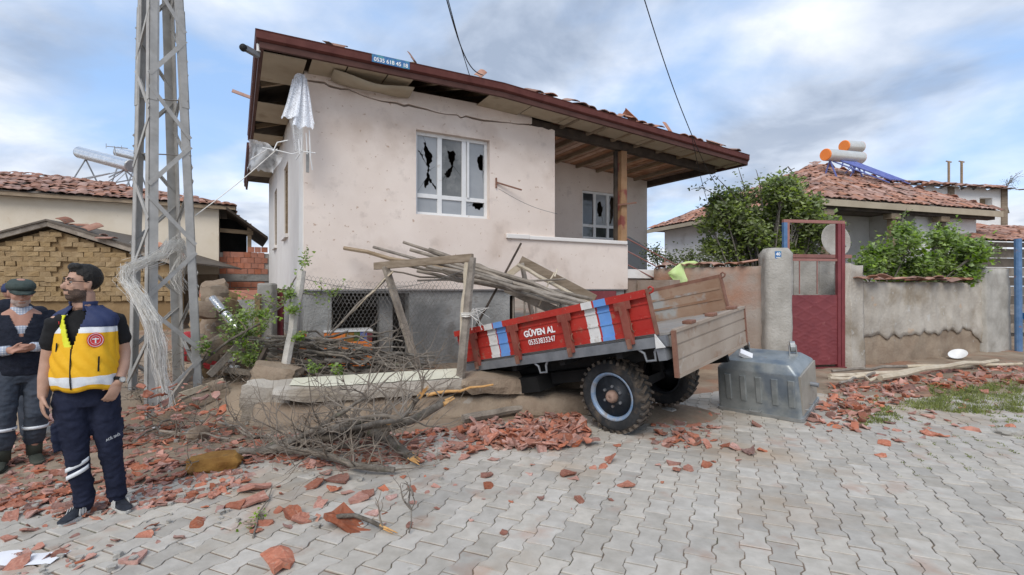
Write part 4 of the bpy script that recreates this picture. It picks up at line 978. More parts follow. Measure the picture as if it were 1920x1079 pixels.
# side sills
for y in (0, TW):
    s = -1 if y == 0 else 1
    MB().boxb(-.02, TL + .10, y - .03, y + .03, -.125, -.022).build('side_sill', M['steel_grey'], tr)
MB().boxb(TL + .03, TL + .13, .04, TW - .04, -.14, -.03).build('rear_sill', M['bed'], tr)
def bands(y, sgn, zlist, m_of, name, parent):
    pass
def board(name, y, out, colour, inner, stripes=()):
    """side board along x; out = -1 faces the street"""
    b = empty(name); b.parent = tr
    zs = [(.012, .055, .012), (.055, .175, 0), (.175, .195, .010), (.195, .315, 0), (.315, .335, .010), (.335, .42, 0)]
    segs = []; cuts = sorted(stripes, key=lambda t: t[0]); x = 0
    for x0, x1, mm in cuts: segs += [(x, x0, colour), (x0, x1, mm)]; x = x1
    segs.append((x, TL, colour))
    for x0, x1, mm in segs:
        mb = MB()
        for z0, z1, pr_ in zs:
            ya, yb = sorted((y + out * (.004 + pr_), y + out * -.004)); mb.boxb(x0, x1, ya, yb, z0, z1)
        ya, yb = sorted((y + out * .05, y - out * .012)); mb.boxb(x0, x1, ya, yb, .42, TH)
        ya, yb = sorted((y + out * .05, y + out * .042)); mb.boxb(x0, x1, ya, yb, .385, .42)
        mb.build('panel', M[mm], b)
    mb = MB()
    ya, yb = sorted((y - out * .0045, y - out * .010)); MB().boxb(.0, TL, ya, yb, .012, .419).build('inner_skin', M[inner], b)
    for z0 in (.15, .28):
        ya, yb = sorted((y - out * .0105, y - out * .018)); MB().boxb(.02, TL - .03, ya, yb, z0, z0 + .03).build('inner_rib', M[inner], b)
    for xp in (.37, 1.15, 1.99, 2.77):
        ya, yb = sorted((y + out * .0165, y + out * .062))
        MB().boxb(xp - .045, xp + .045, ya, yb, -.06, .384).boxb(xp - .10, xp + .10, min(y + out * .045, y + out * .054), max(y + out * .045, y + out * .054), .30, .384).build('post', M['red_post' if out < 0 else 'rust_edge'], b, bevel=.004)
        ya, yb = sorted((y + out * .064, y + out * .10))
        MB().boxb(xp - .015, xp + .02, ya, yb, -.10, .0).build('catch', M['rust_edge'], b); MB().tube([(xp + .06, y + out * .03, .06), (xp + .06, y + out * .06, .09), (xp + .06, y + out * .06, .13), (xp + .06, y + out * .03, .15)], .006, 5).build('latch', M['rust_edge'], b)
    ya, yb = sorted((y + out * .03, y - out * .02)); MB().boxb(TL, TL + .02, ya, yb, .0, TH - .002).build('end_stile', M['rust_edge'], b)
    MB().tube([(TL + .02, y, TH - .05), (TL + .06, y, TH - .04), (TL + .075, y, TH - .01), (TL + .05, y, TH + .015), (TL + .02, y, TH + .005)], .010, 6).build('hook', M['rust_edge' if out > 0 else 'red_paint'], b)
    return b
k2x = lambda k: TL - k
nb_ = board('side_board', 0, -1, 'red_paint', 'rust_inner', [(k2x(2.42), k2x(2.26), 'white_paint'), (k2x(2.24), k2x(2.07), 'blue_paint'), (k2x(.80), k2x(.655), 'white_paint'), (k2x(.63), k2x(.475), 'blue_paint')])
board('side_board', TW, 1, 'rust_edge', 'rust_inner')
MB().boxb(-.02, .02, .02, TW - .02, 0, TH).build('front_board', M['red_paint'], tr)
for i, (t_, sz, zc, xc, sx_) in enumerate((('GÜVEN', .105, .235, 1.47, 1.0), ('AL', .105, .235, 1.735, 1.0), ('05353833247', .092, .128, 1.56, .86))):
    text_mb(t_, sz, .003, .003 if i < 2 else .0, sx_).xf(Matrix.Translation((xc, -.0165, zc))).build('lettering', M['ink_white'], nb_)
# tail board hanging open behind the bed
tgM = TM @ Matrix.Translation((TL + .17, .03, -.01))
tb = empty('tail_board'); tb.parent = tr; tb.matrix_basis = Matrix.Translation((TL + .165, .02, .02)) @ Matrix.Rotation(R(9), 4, 'Y')
mb = MB()
for z0, z1, dx in ((-.45, -.315, 0), (-.315, -.295, -.010), (-.295, -.165, 0), (-.165, -.145, -.010), (-.145, -.03, 0)): mb.boxb(-.006 , .012 + dx, .03, TW + .04, z0, z1)
mb.build('panel', M['tailgate'], tb)
for y0 in (-.005, TW + .041): MB().boxb(-.02, .02, y0, y0 + .034, -.47, -.01).build('stile', M['rust_edge'], tb)
MB().boxb(-.03, .028, .03, TW + .04, -.03, .0).build('top_rail', M['tailgate'], tb)
MB().boxb(-.02, .02, .03, TW + .04, -.48, -.451).build('bottom_rail', M['tailgate'], tb)
for y0 in (.35, .9, 1.5): MB().boxb(-.07, .03, y0, y0 + .12, .001, .035).build('hinge', M['rust_edge'], tb, bevel=.006)
# reflector block and loops under the sill
MB().prism([(0, 0), (.10, 0), (.02, .14)], 0, .015, Matrix.Translation((TL - .01, -.05, -.13)) @ Matrix.Rotation(R(90), 4, 'X')).build('corner_reflector', M['white_paint'], tr)
MB().boxb(TL - .03, TL + .06, -.025, .12, -.26, -.142).build('lamp_bracket', M['steel_grey'], tr)
for xk in (k2x(1.58), k2x(.12)):
    MB().tube([(xk - .12, -.01, -.12), (xk - .06, -.01, -.17), (xk - .05, -.01, -.25), (xk + .05, -.01, -.25), (xk + .06, -.01, -.17), (xk + .10, -.01, -.12)], .014, 6).build('rope_loop', M['steel_grey'], tr)
# running gear
for y in (.45, TW - .45): MB().boxb(-.25, TL, y - .05, y + .05, -.30, -.13).build('chassis_beam', M['black'], tr)
for x in (.1, .9, 1.7, 2.5, 2.95): MB().boxb(x, x + .08, .05, TW - .05, -.20, -.126).build('cross_member', M['black'], tr)
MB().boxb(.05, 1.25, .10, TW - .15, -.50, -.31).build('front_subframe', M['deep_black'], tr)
MB().boxb(1.30, 1.9, .30, TW - .3, -.45, -.31).build('dark_filler', M['deep_black'], tr)  # black box added to deepen the dark under the bed
MB().boxb(.3, TL - .1, TW - .12, TW - .06, -.62, -.13).build('dark_screen', M['deep_black'], tr)  # black plate added so the far underside reads as shade
wc = TMI @ Vector((1.19, 5.79, .425)); WR = .43
ax = wc.copy()
MB().boxb(ax.x - .05, ax.x + .05, ax.y + .10, TW - ax.y - .1, ax.z - .05, ax.z + .05).build('axle', M['black'], tr)
for y in (.45, TW - .45):
    for k in range(5):
        l = .42 - .06 * k; z = -.32 - .022 * k - .02
        MB().beam((ax.x - l, y, z + .08), (ax.x, y, z - .01), .06, .018).beam((ax.x, y, z - .01), (ax.x + l, y, z + .08), .06, .018).build('leaf_spring', M['black'], tr)
    MB().boxb(ax.x - .06, ax.x + .06, y - .05, y + .05, ax.z + .05, -.42).build('spring_seat', M['black'], tr)
MB().beam((-.2, .45, -.24), (-1.3, TW / 2, -.20), .10, .10).build('draw_bar', M['black'], tr)
MB().beam((-.2, TW - .45, -.24), (-1.3, TW / 2, -.20), .10, .10).build('draw_bar', M['black'], tr)
def wheel(parent, c, s, flange='rim_blue'):
    w = empty('wheel'); w.parent = parent; w.matrix_basis = Matrix.Translation(c) @ Matrix.Rotation(R(90 * s), 4, 'X')   # +z outward (s=1: towards -y)
    hw = .10
    prof = [(.262, -hw+.01), (.30, -hw-.005), (.36, -hw-.012), (.395, -hw+.004), (.408, -hw+.03), (.412, 0), (.408, hw-.03), (.395, hw-.004), (.36, hw+.012), (.30, hw+.005), (.262, hw-.01), (.255, 0)]
    MB().lathe(prof, 48, close=True).build('tyre', M['rubber'], w, smooth=True)
    lug = MB()
    for k in range(30):
        a = 2 * math.pi * k / 30
        for sd in (-1, 1):
            aa = a + (math.pi / 30 if sd > 0 else 0)
            Mx = Matrix.Rotation(aa, 4, 'Z') @ Matrix.Translation((.412, 0, sd * .062)) @ Matrix.Rotation(sd * .45, 4, 'X')
            lug.add([Mx @ Vector(p) for p in ((-.02,-.018,-.06),(.018,-.014,-.06),(.018,.014,-.06),(-.02,.018,-.06),(-.03,-.018,.06),(.010,-.014,.055),(.010,.014,.055),(-.03,.018,.06))] if sd > 0 else
                    [Mx @ Vector(p) for p in ((-.03,-.018,-.06),(.010,-.014,-.055),(.010,.014,-.055),(-.03,.018,-.06),(-.02,-.018,.06),(.018,-.014,.06),(.018,.014,.06),(-.02,.018,.06))],
                    [(0,3,2,1),(4,5,6,7),(0,1,5,4),(1,2,6,5),(2,3,7,6),(3,0,4,7)])
    lug.build('tread', M['mudrubber'], w, kind='stuff')
    MB().lathe([(.236, -hw+.02), (.236, hw-.030), (.250, hw-.004), (.272, hw+.008), (.280, hw+.003), (.264, hw-.02), (.262, -hw+.02)], 48, close=True).build('rim_flange', M[flange], w, smooth=True)
    MB().lathe([(.238, hw-.035), (.228, hw-.045), (.210, hw-.07), (.19, hw-.05), (.12, hw-.045), (.085, hw-.03), (.001, hw-.028), (.001, hw-.075), (.238, hw-.09)], 40).build('rim', M['rim'], w, smooth=True)
    MB().lathe([(.075, hw-.04), (.07, hw+.005), (.058, hw+.03), (.045, hw+.045), (.001, hw+.048), (.001, hw-.04)], 20).build('hub', M['hub'], w, smooth=True)
    for k in range(6):
        a = 2 * math.pi * k / 6 + .3
        MB().tube([(.115 * math.cos(a), .115 * math.sin(a), hw - .045), (.115 * math.cos(a), .115 * math.sin(a), hw - .012)], .017, 6).build('wheel_nut', M['steel_grey'], w)
    return w
wheel(tr, wc, 1)
wheel(tr, Vector((wc.x, TW - wc.y, wc.z)), -1, 'rim')  # far flange coloured dark, standing in for the shade under the trailer

# ------------------------------------------------------------------ overturned refuse bin
BF = Vector((3.53, 6.15, .0)); bd = Vector((-.712, .702, 0)); bn = Vector((.702, .712, 0))
bz = Vector((0, 0, 1)); bn2 = (bn * .75 + bz * .17).normalized(); bz2 = bd.cross(bn2); bz2 = bz2 if bz2.z > 0 else -bz2
BMx = Matrix((-bd, bn2, bz2)).transposed().to_4x4(); BMx.translation = BF + bd * 1.03 + Vector((0, 0, .015))
bn_o = empty('refuse_bin', M=BMx, label='overturned galvanised refuse bin lying beside the trailer wheel', cat='refuse bin')
# local: x 0..1.03 along the ribbed face, y depth, z up (the mouth of the bin is down)
BL, BD, BH = 1.03, .74, .60
def bring(z, ins, r=.05):
    x0, x1, y0, y1 = ins, BL - ins, ins * .7, BD - ins
    pts = []
    for cx, cy, a0 in ((x1 - r, y0 + r, -90), (x1 - r, y1 - r, 0), (x0 + r, y1 - r, 90), (x0 + r, y0 + r, 180)):
        for k in range(5):
            a = R(a0 + k * 22.5); pts.append(Vector((cx + r * math.cos(a), cy + r * math.sin(a), z)))
    return pts
rings = [bring(.0, 0), bring(.03, -.004), bring(.05, .004), bring(.30, .012), bring(.565, .022), bring(.585, .03), bring(.675, .12), bring(.68, .15)]
o = MB().loft(rings).build('body', M['binm'], bn_o); smooth_auto(o, 30)
for k in range(5):
    x = .12 + k * .19
    mb = MB(); 
    mb.loft([[Vector((x + dx, .004 + z * .016 + dy, z)) for dx, dy in ((0, .01), (.012, -.016), (.075, -.016), (.09, .01))] for z in (.17, .20, .48, .51)])
    mb.build('rib', M['binm'], bn_o, bevel=.004)
mb = MB().loft([[p + Vector((0, 0, -.01)) for p in bring(0, -.012)], bring(.035, -.016), bring(.035, .0), bring(-.005, .0)], caps=False); mb.build('rim', M['galv'], bn_o)
MB().tube([(.43, .0, .07), (.43, -.05, .065), (.56, -.05, .065), (.56, 0, .07)], .008, 6).build('handle', M['galv'], bn_o)
MB().tube([(BL - .0, .15, .10), (BL + .05, .15, .10), (BL + .05, .30, .12), (BL, .30, .12)], .008, 6).build('handle', M['galv'], bn_o)
MB().tube([(BL - .05, .42, .34), (BL + .09, .42, .33)], .028, 12).build('lifting_pin', M['steel_grey'], bn_o)
MB().boxb(BL - .03, BL - .001, .04, BD - .06, .06, .56).build('end_skin', M['bin_end'], bn_o)
def caster(x, y, lean):
    c = empty('caster'); c.parent = bn_o; c.location = (x, y, .68); c.rotation_euler = (lean, 0, .4)
    MB().boxb(-.05, .05, -.05, .05, -.02, .01).boxb(-.045, -.035, -.03, .03, .01, .12).boxb(.035, .045, -.03, .03, .01, .12).build('fork', M['galv'], c)
    MB().tube([(-.028, 0, .10), (.028, 0, .10)], .07, 14).build('roller', M['rubber'] if x < .5 else M['galv'], c)
caster(.25, .5, .3); caster(BL - .2, .50, -.2)
MB().box((.33, .25, .71), (.16, .10, .05), (.3, .5, .4)).build('paper_scrap', M['paper'], label='white paper scrap lying on the overturned bin', cat='paper') .matrix_basis = BMx
# heap of soil and tiles that carries the raised wheel
hp = MB(); n = 20
hc = TM @ Vector((wc.x, TW - wc.y, wc.z)); gz = hc.z - WR
for j in range(7):
    for i in range(n):
        a = 2 * math.pi * i / n; r = j / 6; z = max(.0, gz + .01) * (1 - r * r) + mnoise.noise(Vector((math.cos(a) * 2 * r, math.sin(a) * 2 * r, 1))) * .03 * (1 - r)
        hp.v.append((hc.x + math.cos(a) * .75 * r, hc.y + math.sin(a) * .6 * r, z - .015))
hp.f = [(j*n+i, j*n+(i+1) % n, (j+1)*n+(i+1) % n, (j+1)*n+i) for j in range(6) for i in range(n)]
hp.build('soil_heap', M['soil'], smooth=True, label='dark soil heap under the far trailer wheel', cat='soil heap')

# ------------------------------------------------------------------ low street wall, concrete slabs and lumps
def lump(name, c, size, rz, m, label, cat, seed, rough=.18, tilt=(0, 0), flatb=True, sub=3, group=None, squarish=.5):
    bm = bmesh.new(); bmesh.ops.create_cube(bm, size=2); bmesh.ops.subdivide_edges(bm, edges=bm.edges[:], cuts=sub + 2, use_grid_fill=True)
    for v in bm.verts:
        p = v.co.copy(); s = p.normalized() * 1.25; p = p.lerp(s, 1 - squarish)
        nn = mnoise.noise(p * 1.3 + Vector((seed * 7.1, 0, 0))) * rough + mnoise.noise(p * 3.4 + Vector((0, seed * 3.3, 0))) * rough * .45
        p *= 1 + nn; v.co = Vector((p.x * size[0] / 2, p.y * size[1] / 2, p.z * size[2] / 2))
    me = bpy.data.meshes.new(name); bm.to_mesh(me); bm.free(); me.materials.append(m)
    me.polygons.foreach_set('use_smooth', [True] * len(me.polygons))
    try: me.set_sharp_from_angle(angle=R(28))
    except Exception: pass
    return link(name, me, None, M=Matrix.Translation(c) @ Euler((tilt[0], tilt[1], rz)).to_matrix().to_4x4(), label=label, cat=cat, group=group)
lw = empty('low_wall', (0, 0, 0), 0, 'low earth caked street wall under the concrete slabs and trailer', 'wall')
def lw_mesh(x0, x1, h, nx, seed):
    rings = []
    for i in range(nx + 1):
        x = x0 + (x1 - x0) * i / nx; y = wall_y(x); hh = h(x); L = []
        for dy, z in ((-.26, -.08), (-.20, hh * .35), (-.15, hh * .75), (-.10, hh), (.10, hh + .01), (.28, hh - .05), (.34, -.08)):
            nn = mnoise.noise(Vector((x * 3 + seed, dy * 5, z * 4))) * .05
            L.append(Vector((x, y + dy - nn, z + (nn * .6 if z > 0 else 0))))
        rings.append(L)
    return MB().loft(rings)
lw_mesh(-3.05, 1.05, lambda x: .27 + .03 * math.sin(x * 3) - .10 * sstep(.4, 1.0, x), 70, 2).build('wall_body', M['mud_wall'], lw, smooth=True)
def slab(name, x0, x1, z, th, dep, tilt, label, seed, paint=True, rough=.02, dy=0):
    sl = empty(name, ((x0 + x1) / 2, wall_y((x0 + x1) / 2) + dy, z), math.atan(.20), label, 'slab'); sl.rotation_euler = (tilt[0], tilt[1], math.atan(.2) + tilt[2])
    L = (x1 - x0) / math.cos(math.atan(.2)); rings = []; rr = random.Random(seed); nx = 24
    for i in range(nx + 1):
        x = -L / 2 + L * i / nx; e = 1.0
        if i < 4: e = .45 + .14 * i
        prof = [(-dep / 2, -th * e), (-dep / 2 - .01, -th * e * .5), (-dep / 2 + .01, 0), (dep / 2, 0), (dep / 2, -th * e)]
        rings.append([Vector((x + mnoise.noise(Vector((y_ * 9, z_ * 9, seed + i // 24))) * .03, y_ + mnoise.noise(Vector((x * 6, z_ * 12, seed))) * rough, z_ + mnoise.noise(Vector((x * 5, y_ * 9, seed + 4))) * rough * .6)) for y_, z_ in prof])
    MB().loft(rings).build('slab_body', M['mud_wall'] if not paint else M['garden_wall'], sl, smooth=False)
    if paint:
        n_ = 30; mb = MB()
        for i in range(n_ + 1):
            x = -L / 2 + .16 + (L - .2) * i / n_
            a = -dep / 2 + .02 + abs(mnoise.noise(Vector((x * 4, 3, seed)))) * .05 + (.12 * (1 - i / 6) if i < 6 else 0)
            for y_ in (a, dep / 2 - .01): mb.v.append((x, y_, .012 + (.0)))
        mb.f = [(2*i, 2*i+2, 2*i+3, 2*i+1) for i in range(n_)]
        mb.build('painted_top', M['cream_paint'], sl)
    return sl
slab('coping_slab', -2.85, -.66, .50, .17, .42, (R(9), R(-1.5), R(1)), 'long broken concrete coping slab with cream painted top', 3)
slab('coping_slab', -.66, .12, .50, .19, .42, (R(6), R(2), R(-2)), 'short brown concrete slab next to the long one under the trailer', 8, paint=False, rough=.05)
lump('concrete_lump', (-3.02, 6.30, .22), (.56, .40, .52), .2, M['garden_wall'], 'upright broken concrete block at the end of the low wall', 'concrete block', 3, .22, (.1, .1), squarish=.7)
lump('concrete_lump', (-3.05, 6.58, .52), (.55, .40, .26), .1, M['mud_wall'], 'rounded concrete chunk resting on the broken block', 'concrete block', 5, .2, (.0, .18), squarish=.6)
lump('concrete_lump', (-2.62, 6.42, .16), (.42, .35, .36), .5, M['mud_wall'], 'earthy concrete lump between the block and the long slab', 'concrete block', 9, .22)
lump('concrete_lump', (.55, 6.72, .10), (1.1, .55, .34), .2, M['mud_wall'], 'smooth mound of earth and concrete behind the trailer wheel', 'earth mound', 12, .12, squarish=.3)

# ------------------------------------------------------------------ collapsed pole trellis
def pole(name, p, q, r0, r1, m, label, group=None, bend=.02, seg=7, square=None, cat='pole', n=7, seed=0):
    p, q = Vector(p), Vector(q)
    if square:
        return MB().beam(p, q, square[0], square[1]).build(name, M[m], label=label, cat=cat, group=group, bevel=.004)
    rr = random.Random(seed * 13 + 5); pts = []
    for i in range(n):
        t = i / (n - 1); o = Vector((rr.gauss(0, 1), rr.gauss(0, 1), rr.gauss(0, 1))) * bend * math.sin(math.pi * t)
        pts.append(p.lerp(q, t) + o)
    o = MB().tube(pts, [r0 + (r1 - r0) * i / (n - 1) for i in range(n)], seg).build(name, M[m], label=label, cat=cat, group=group)
    return smooth_auto(o, 50)
def yz(x, y): return hgt(x, y)
# whitewashed fence post and trellis posts
def post_to_ground(px0, py0, px1, py1, d0, d1, zb=.30):
    return P(px0, py0, d0), P(px1, py1, d1)
a, b = P(566, 508, 6.75), P(528, 705, 6.72); pole('fence_post', b - Vector((0, 0, .15)), a, .062, .055, 'white_wood', 'peeling whitewashed leaning fence post beside the concrete block', cat='post', bend=.012, seed=2)
a, b = P(723, 502, 7.3), P(783, 690, 7.0); pole('trellis_post', b, a, 0, 0, 'grey_wood', 'grey weathered plank leaning before the cellar opening', cat='post', square=(.115, .05))
a, b = P(733, 512, 7.25), P(618, 628, 7.35); pole('trellis_brace', b, a, .016, .026, 'grey_wood', 'split thin brace slanting down to the orange chest', cat='pole', bend=.012, seed=5)
a, b = P(737, 510, 7.22), P(640, 606, 7.32); pole('trellis_brace', b, a, .010, .012, 'pale_wood', 'thin pale stick lashed along the split brace', cat='pole', bend=.01, seed=6)
a, b = P(886, 484, 6.62), P(862, 722, 6.48); pole('trellis_post', b, a, .062, .05, 'grey_wood', 'split pale trellis post tied with twine by the trailer corner', cat='post', bend=.012, seed=7)
a, b = P(877, 490, 6.66), P(864, 650, 6.56); pole('trellis_post', b, a, .022, .045, 'pale_wood', 'slender stake bound against the split trellis post', cat='post', bend=.01, seed=8)
mb = MB()
for k in range(7):
    c = P(872, 588 + k * 1.2, 6.5); mb.lathe([(.062, -.004), (.068, 0), (.062, .004)], 12, Matrix.Translation(c + Vector((.01, .03, 0))) @ Matrix.Rotation(.25 * math.sin(k * 2), 4, 'X'))
rr = random.Random(3)
for k in range(14): 
    c = P(880, 590, 6.48); mb.tube([c, c + Vector((rr.uniform(.02, .12), rr.uniform(-.08, .08), rr.uniform(-.1, .1))), c + Vector((rr.uniform(.02, .26), rr.uniform(-.1, .1), rr.uniform(-.22, .08)))], .003, 3)
mb.build('twine', M['fibre'], label='frayed twine knotted round the split trellis post', cat='twine')
a, b = P(703, 500, 7.45), P(886, 484, 6.60); pole('trellis_beam', a, b, 0, 0, 'old_wood', 'sawn brown beam across the tops of the trellis posts', cat='beam', square=(.06, .105))
POLES = [((645, 466, 7.6), (905, 522, 7.2), .030, .032), ((700, 464, 7.7), (960, 532, 7.2), .022, .028), ((756, 455, 7.6), (1040, 556, 7.25), .022, .030), ((769, 469, 7.5), (1062, 563, 7.15), .026, .032),
         ((804, 469, 7.5), (1088, 566, 7.2), .034, .030), ((782, 509, 7.4), (1020, 556, 7.2), .024, .030), ((782, 527, 7.3), (1060, 524, 7.5), .014, .016), ((800, 500, 7.25), (1075, 572, 7.1), .030, .034),
         ((760, 498, 7.3), (980, 545, 7.05), .022, .026), ((830, 505, 7.1), (1100, 569, 7.15), .026, .030), ((850, 512, 7.15), (1050, 570, 7.05), .028, .028), ((790, 490, 7.5), (1110, 561, 7.4), .022, .026), ((900, 520, 7.0), (1090, 575, 7.0), .026, .026), ((720, 508, 7.5), (930, 535, 7.3), .012, .016)]
PLAB = ['longest reddish pole of the collapsed trellis bundle', 'thin straight pole lying just above the longest pole', 'high tipped thin pole rising from the trellis bundle', 'short ended pole beneath the high tipped pole']
for k, (a, b, r0, r1) in enumerate(POLES):
    pole('trellis_pole', P(*a), P(*b), r0, r1, 'old_wood' if k == 0 else 'grey_wood', PLAB[k] if k < 4 else 'weathered grey pole in the bundle sliding into the trailer', group='poles of the collapsed trellis', bend=.02, seed=20 + k)
pole('iron_rod', P(977, 457, 7.5), P(893, 612, 7.1), .016, .018, 'dark_wood', 'dark slanting rod sticking up through the pole bundle', bend=.004, seed=40)
a, b = P(976, 488, 7.9), P(1116, 562, 7.6); pole('plank', a, b, 0, 0, 'old_wood', 'wide brown plank sloping down into the trailer bed', cat='plank', square=(.03, .13))
pole('trellis_pole', P(970, 497, 7.7), P(1106, 570, 7.4), .030, .028, 'pale_wood', 'pale stripped pole beside the wide brown plank', group='poles of the collapsed trellis', bend=.008, seed=44)
a, b = P(978, 494, 7.85), P(998, 592, 7.9); pole('trellis_post', b, a, 0, 0, 'grey_wood', 'short grey post under the top end of the brown plank', cat='post', square=(.10, .05))
pole('plank', P(948, 540, 7.7), P(1055, 590, 7.3), 0, 0, 'grey_wood', 'grey board edge slanting behind the trailer side', cat='plank', square=(.03, .14))
pole('plank', P(940, 527, 7.9), P(975, 500, 7.9), 0, 0, 'pale_wood', 'short pale board nailed to the short grey post', cat='plank', square=(.03, .10))
for k, (a, b) in enumerate((((1018, 550, 7.5), (1040, 512, 7.6)), ((1010, 575, 7.3), (1022, 550, 7.3)), ((1045, 505, 7.6), (1040, 520, 7.5)))):
    pole('stick', P(*a), P(*b), .012, .012, 'pale_wood', ('short stick jutting up between plank and pole', 'pale splinter standing on the pole bundle', 'small stub on the pale stripped pole')[k], cat='stick', bend=.004, seed=60 + k)
# chicken wire over the cellar opening and along the old fence
def hexwire(mb, org, ux, uz, W, Hh, s, r, warp):
    o, ux, uz = Vector(org), Vector(ux), Vector(uz); dx, dz = s, s * .87
    nx_, nz_ = int(W / dx), int(Hh / dz); pts = {}
    def pt(i, k, e):
        x = (i + (.5 if k % 2 else 0)) * dx; z = k * dz + e * dz * .33
        q = o + ux * x + uz * z; return q + warp(x, z)
    for k in range(nz_):
        for i in range(nx_):
            a = pt(i, k, -.5); b = pt(i, k, .5)
            mb.tube([a, b], r, 3, False)
            if k % 2 == 0: mb.tube([b, pt(i, k + 1, -.5)], r, 3, False); mb.tube([b, pt(i - 1, k + 1, -.5)], r, 3, False)
            else: mb.tube([b, pt(i, k + 1, -.5)], r, 3, False); mb.tube([b, pt(i + 1, k + 1, -.5)], r, 3, False)
mb = MB(); q0 = HM @ Vector((.36, -.02, .3)); uu = (HM.to_3x3() @ Vector((1, 0, 0)))
hexwire(mb, q0, uu, (0, 0, 1), 1.75, 1.42, .062, .0024, lambda x, z: Vector((0, -.04 * math.sin(x * 3) * math.sin(z * 3), 0)))
q1 = P(560, 560, 6.85); q2 = P(872, 562, 6.8); du = (q2 - q1).normalized()
hexwire(mb, q1, du, (0, 0, 1), (q2 - q1).length, .34, .055, .0018, lambda x, z: Vector((0, .03 * math.sin(x * 5), -.10 * math.sin(math.pi * x / 2.2))))
mb.build('chicken_wire', M['wire'], label='rusty chicken wire stretched before the cellar opening', cat='wire mesh')

# ------------------------------------------------------------------ branches
def branch_tree(mbw, mbl, p, d, L, r, depth, rr, up=.0, leafy=.0, lsize=.035, tips=None, nseg=6, kink=.25, twig=True):
    pts = [Vector(p)]; rads = [r]; d = Vector(d).normalized(); n = nseg
    for i in range(n):
        d = (d + Vector((rr.gauss(0, kink), rr.gauss(0, kink), rr.gauss(0, kink) + up)) * .35).normalized()
        pts.append(pts[-1] + d * L / n); rads.append(r * (1 - .75 * (i + 1) / n))
    mbw.tube(pts, rads, 5 if r < .012 else 7, r > .006)
    if leafy and depth <= 1:
        for q in pts[2:]:
            for _ in range(int(leafy)):
                leaf(mbl, q + Vector((rr.gauss(0, .03), rr.gauss(0, .03), rr.gauss(0, .03))), lsize * rr.uniform(.6, 1.3), rr)
    if depth > 0:
        for _ in range(rr.randint(2, 4)):
            i = rr.randint(2, n); dd = (d + Vector((rr.gauss(0, .8), rr.gauss(0, .8), rr.gauss(0, .6) + up * 2))).normalized()
            branch_tree(mbw, mbl, pts[i], dd, L * rr.uniform(.35, .65), rads[i] * .62 + .0015, depth - 1, rr, up, leafy, lsize, tips, nseg, kink)
def leaf(mb, c, s, rr):
    a = Vector((rr.gauss(0, 1), rr.gauss(0, 1), rr.gauss(-.1, .45))).normalized(); b = a.cross(Vector((rr.gauss(0, .6), rr.gauss(-.3, .6), rr.gauss(1.0, .4)))).normalized()
    n = a.cross(b) * s * .25
    mb.add([c, c + a * s * .5 + b * s * .38 + n, c + a * s, c + a * s * .5 - b * s * .38 + n], [(0, 1, 2), (0, 2, 3)])
def gp(px, py, z): return G(px, py, z)
def fallen(name, label, limbs, seed, twigs, leafy, lsize=.035, up=.05, tipm='fresh_wood', twl=.45):
    rr = random.Random(seed); root = empty(name, limbs[0][0][0] * 1.0 if False else (0, 0, 0), 0, label, 'branch')
    root.location = limbs[0][0][0]; o = Vector(root.location); mbl = MB(); mt = MB()
    for pts, r0, r1, tip in limbs:
        pts = [Vector(p) - o for p in pts]; fine = []
        for i in range(len(pts) - 1):
            for t in (0, .5): fine.append(pts[i].lerp(pts[i+1], t) + Vector((rr.gauss(0, .012), rr.gauss(0, .012), rr.gauss(0, .008))))
        fine.append(pts[-1]); n = len(fine)
        ob = MB().tube(fine, [r0 + (r1 - r0) * i / (n - 1) for i in range(n)], 8).build('limb', M['bark'], root); smooth_auto(ob, 60)
        if tip:
            d = (fine[-1] - fine[-2]).normalized(); mb = MB()
            for _ in range(5):
                e = Vector((rr.gauss(0, .3), rr.gauss(0, .3), rr.gauss(0, .3))) * r1
                mb.tube([fine[-1] - d * .03 + e, fine[-1] + d * rr.uniform(.04, .14) + e * 1.3], [r1 * .7, .003], 4)
            mb.build('broken_end', M[tipm], root)
        for _ in range(int(twigs * n / 5)):
            i = rr.randrange(1, n); dd = Vector((rr.gauss(0, .8), rr.gauss(0, .8), abs(rr.gauss(.3, .5))))
            branch_tree(mt, mbl, fine[i], dd, twl * rr.uniform(.4, 1.3), .009, 1, rr, up, leafy, lsize, kink=.5)
    mt.build('twigs', M['twig'], root, kind='stuff')
    if mbl.v: mbl.build('leaves', M['leaf_bright'], root, kind='stuff')
    return root
fallen('fallen_branch', 'large split limb lying against the low wall with orange broken tips', [([gp(500, 845, .05), gp(560, 828, .10), gp(640, 815, .14), gp(705, 806, .18), gp(748, 795, .26), gp(790, 778, .36), gp(832, 755, .45)], .070, .040, True),
        ([gp(690, 808, .18), gp(725, 825, .12), gp(752, 845, .08), gp(775, 860, .06)], .052, .038, True), ([gp(735, 800, .24), gp(762, 775, .42), gp(790, 740, .62)], .026, .022, True)], 3, 9, .0, twl=.6)
fallen('fallen_branch', 'dark curved trunk piece on the pavers below the split limb', [([gp(455, 848, .06), gp(520, 842, .09), gp(590, 848, .10), gp(640, 866, .08), gp(690, 880, .06), gp(740, 882, .05)], .040, .026, False), ([gp(590, 848, .10), gp(640, 838, .12), gp(700, 835, .13)], .03, .015, False)], 5, 16, 0, twl=.6)
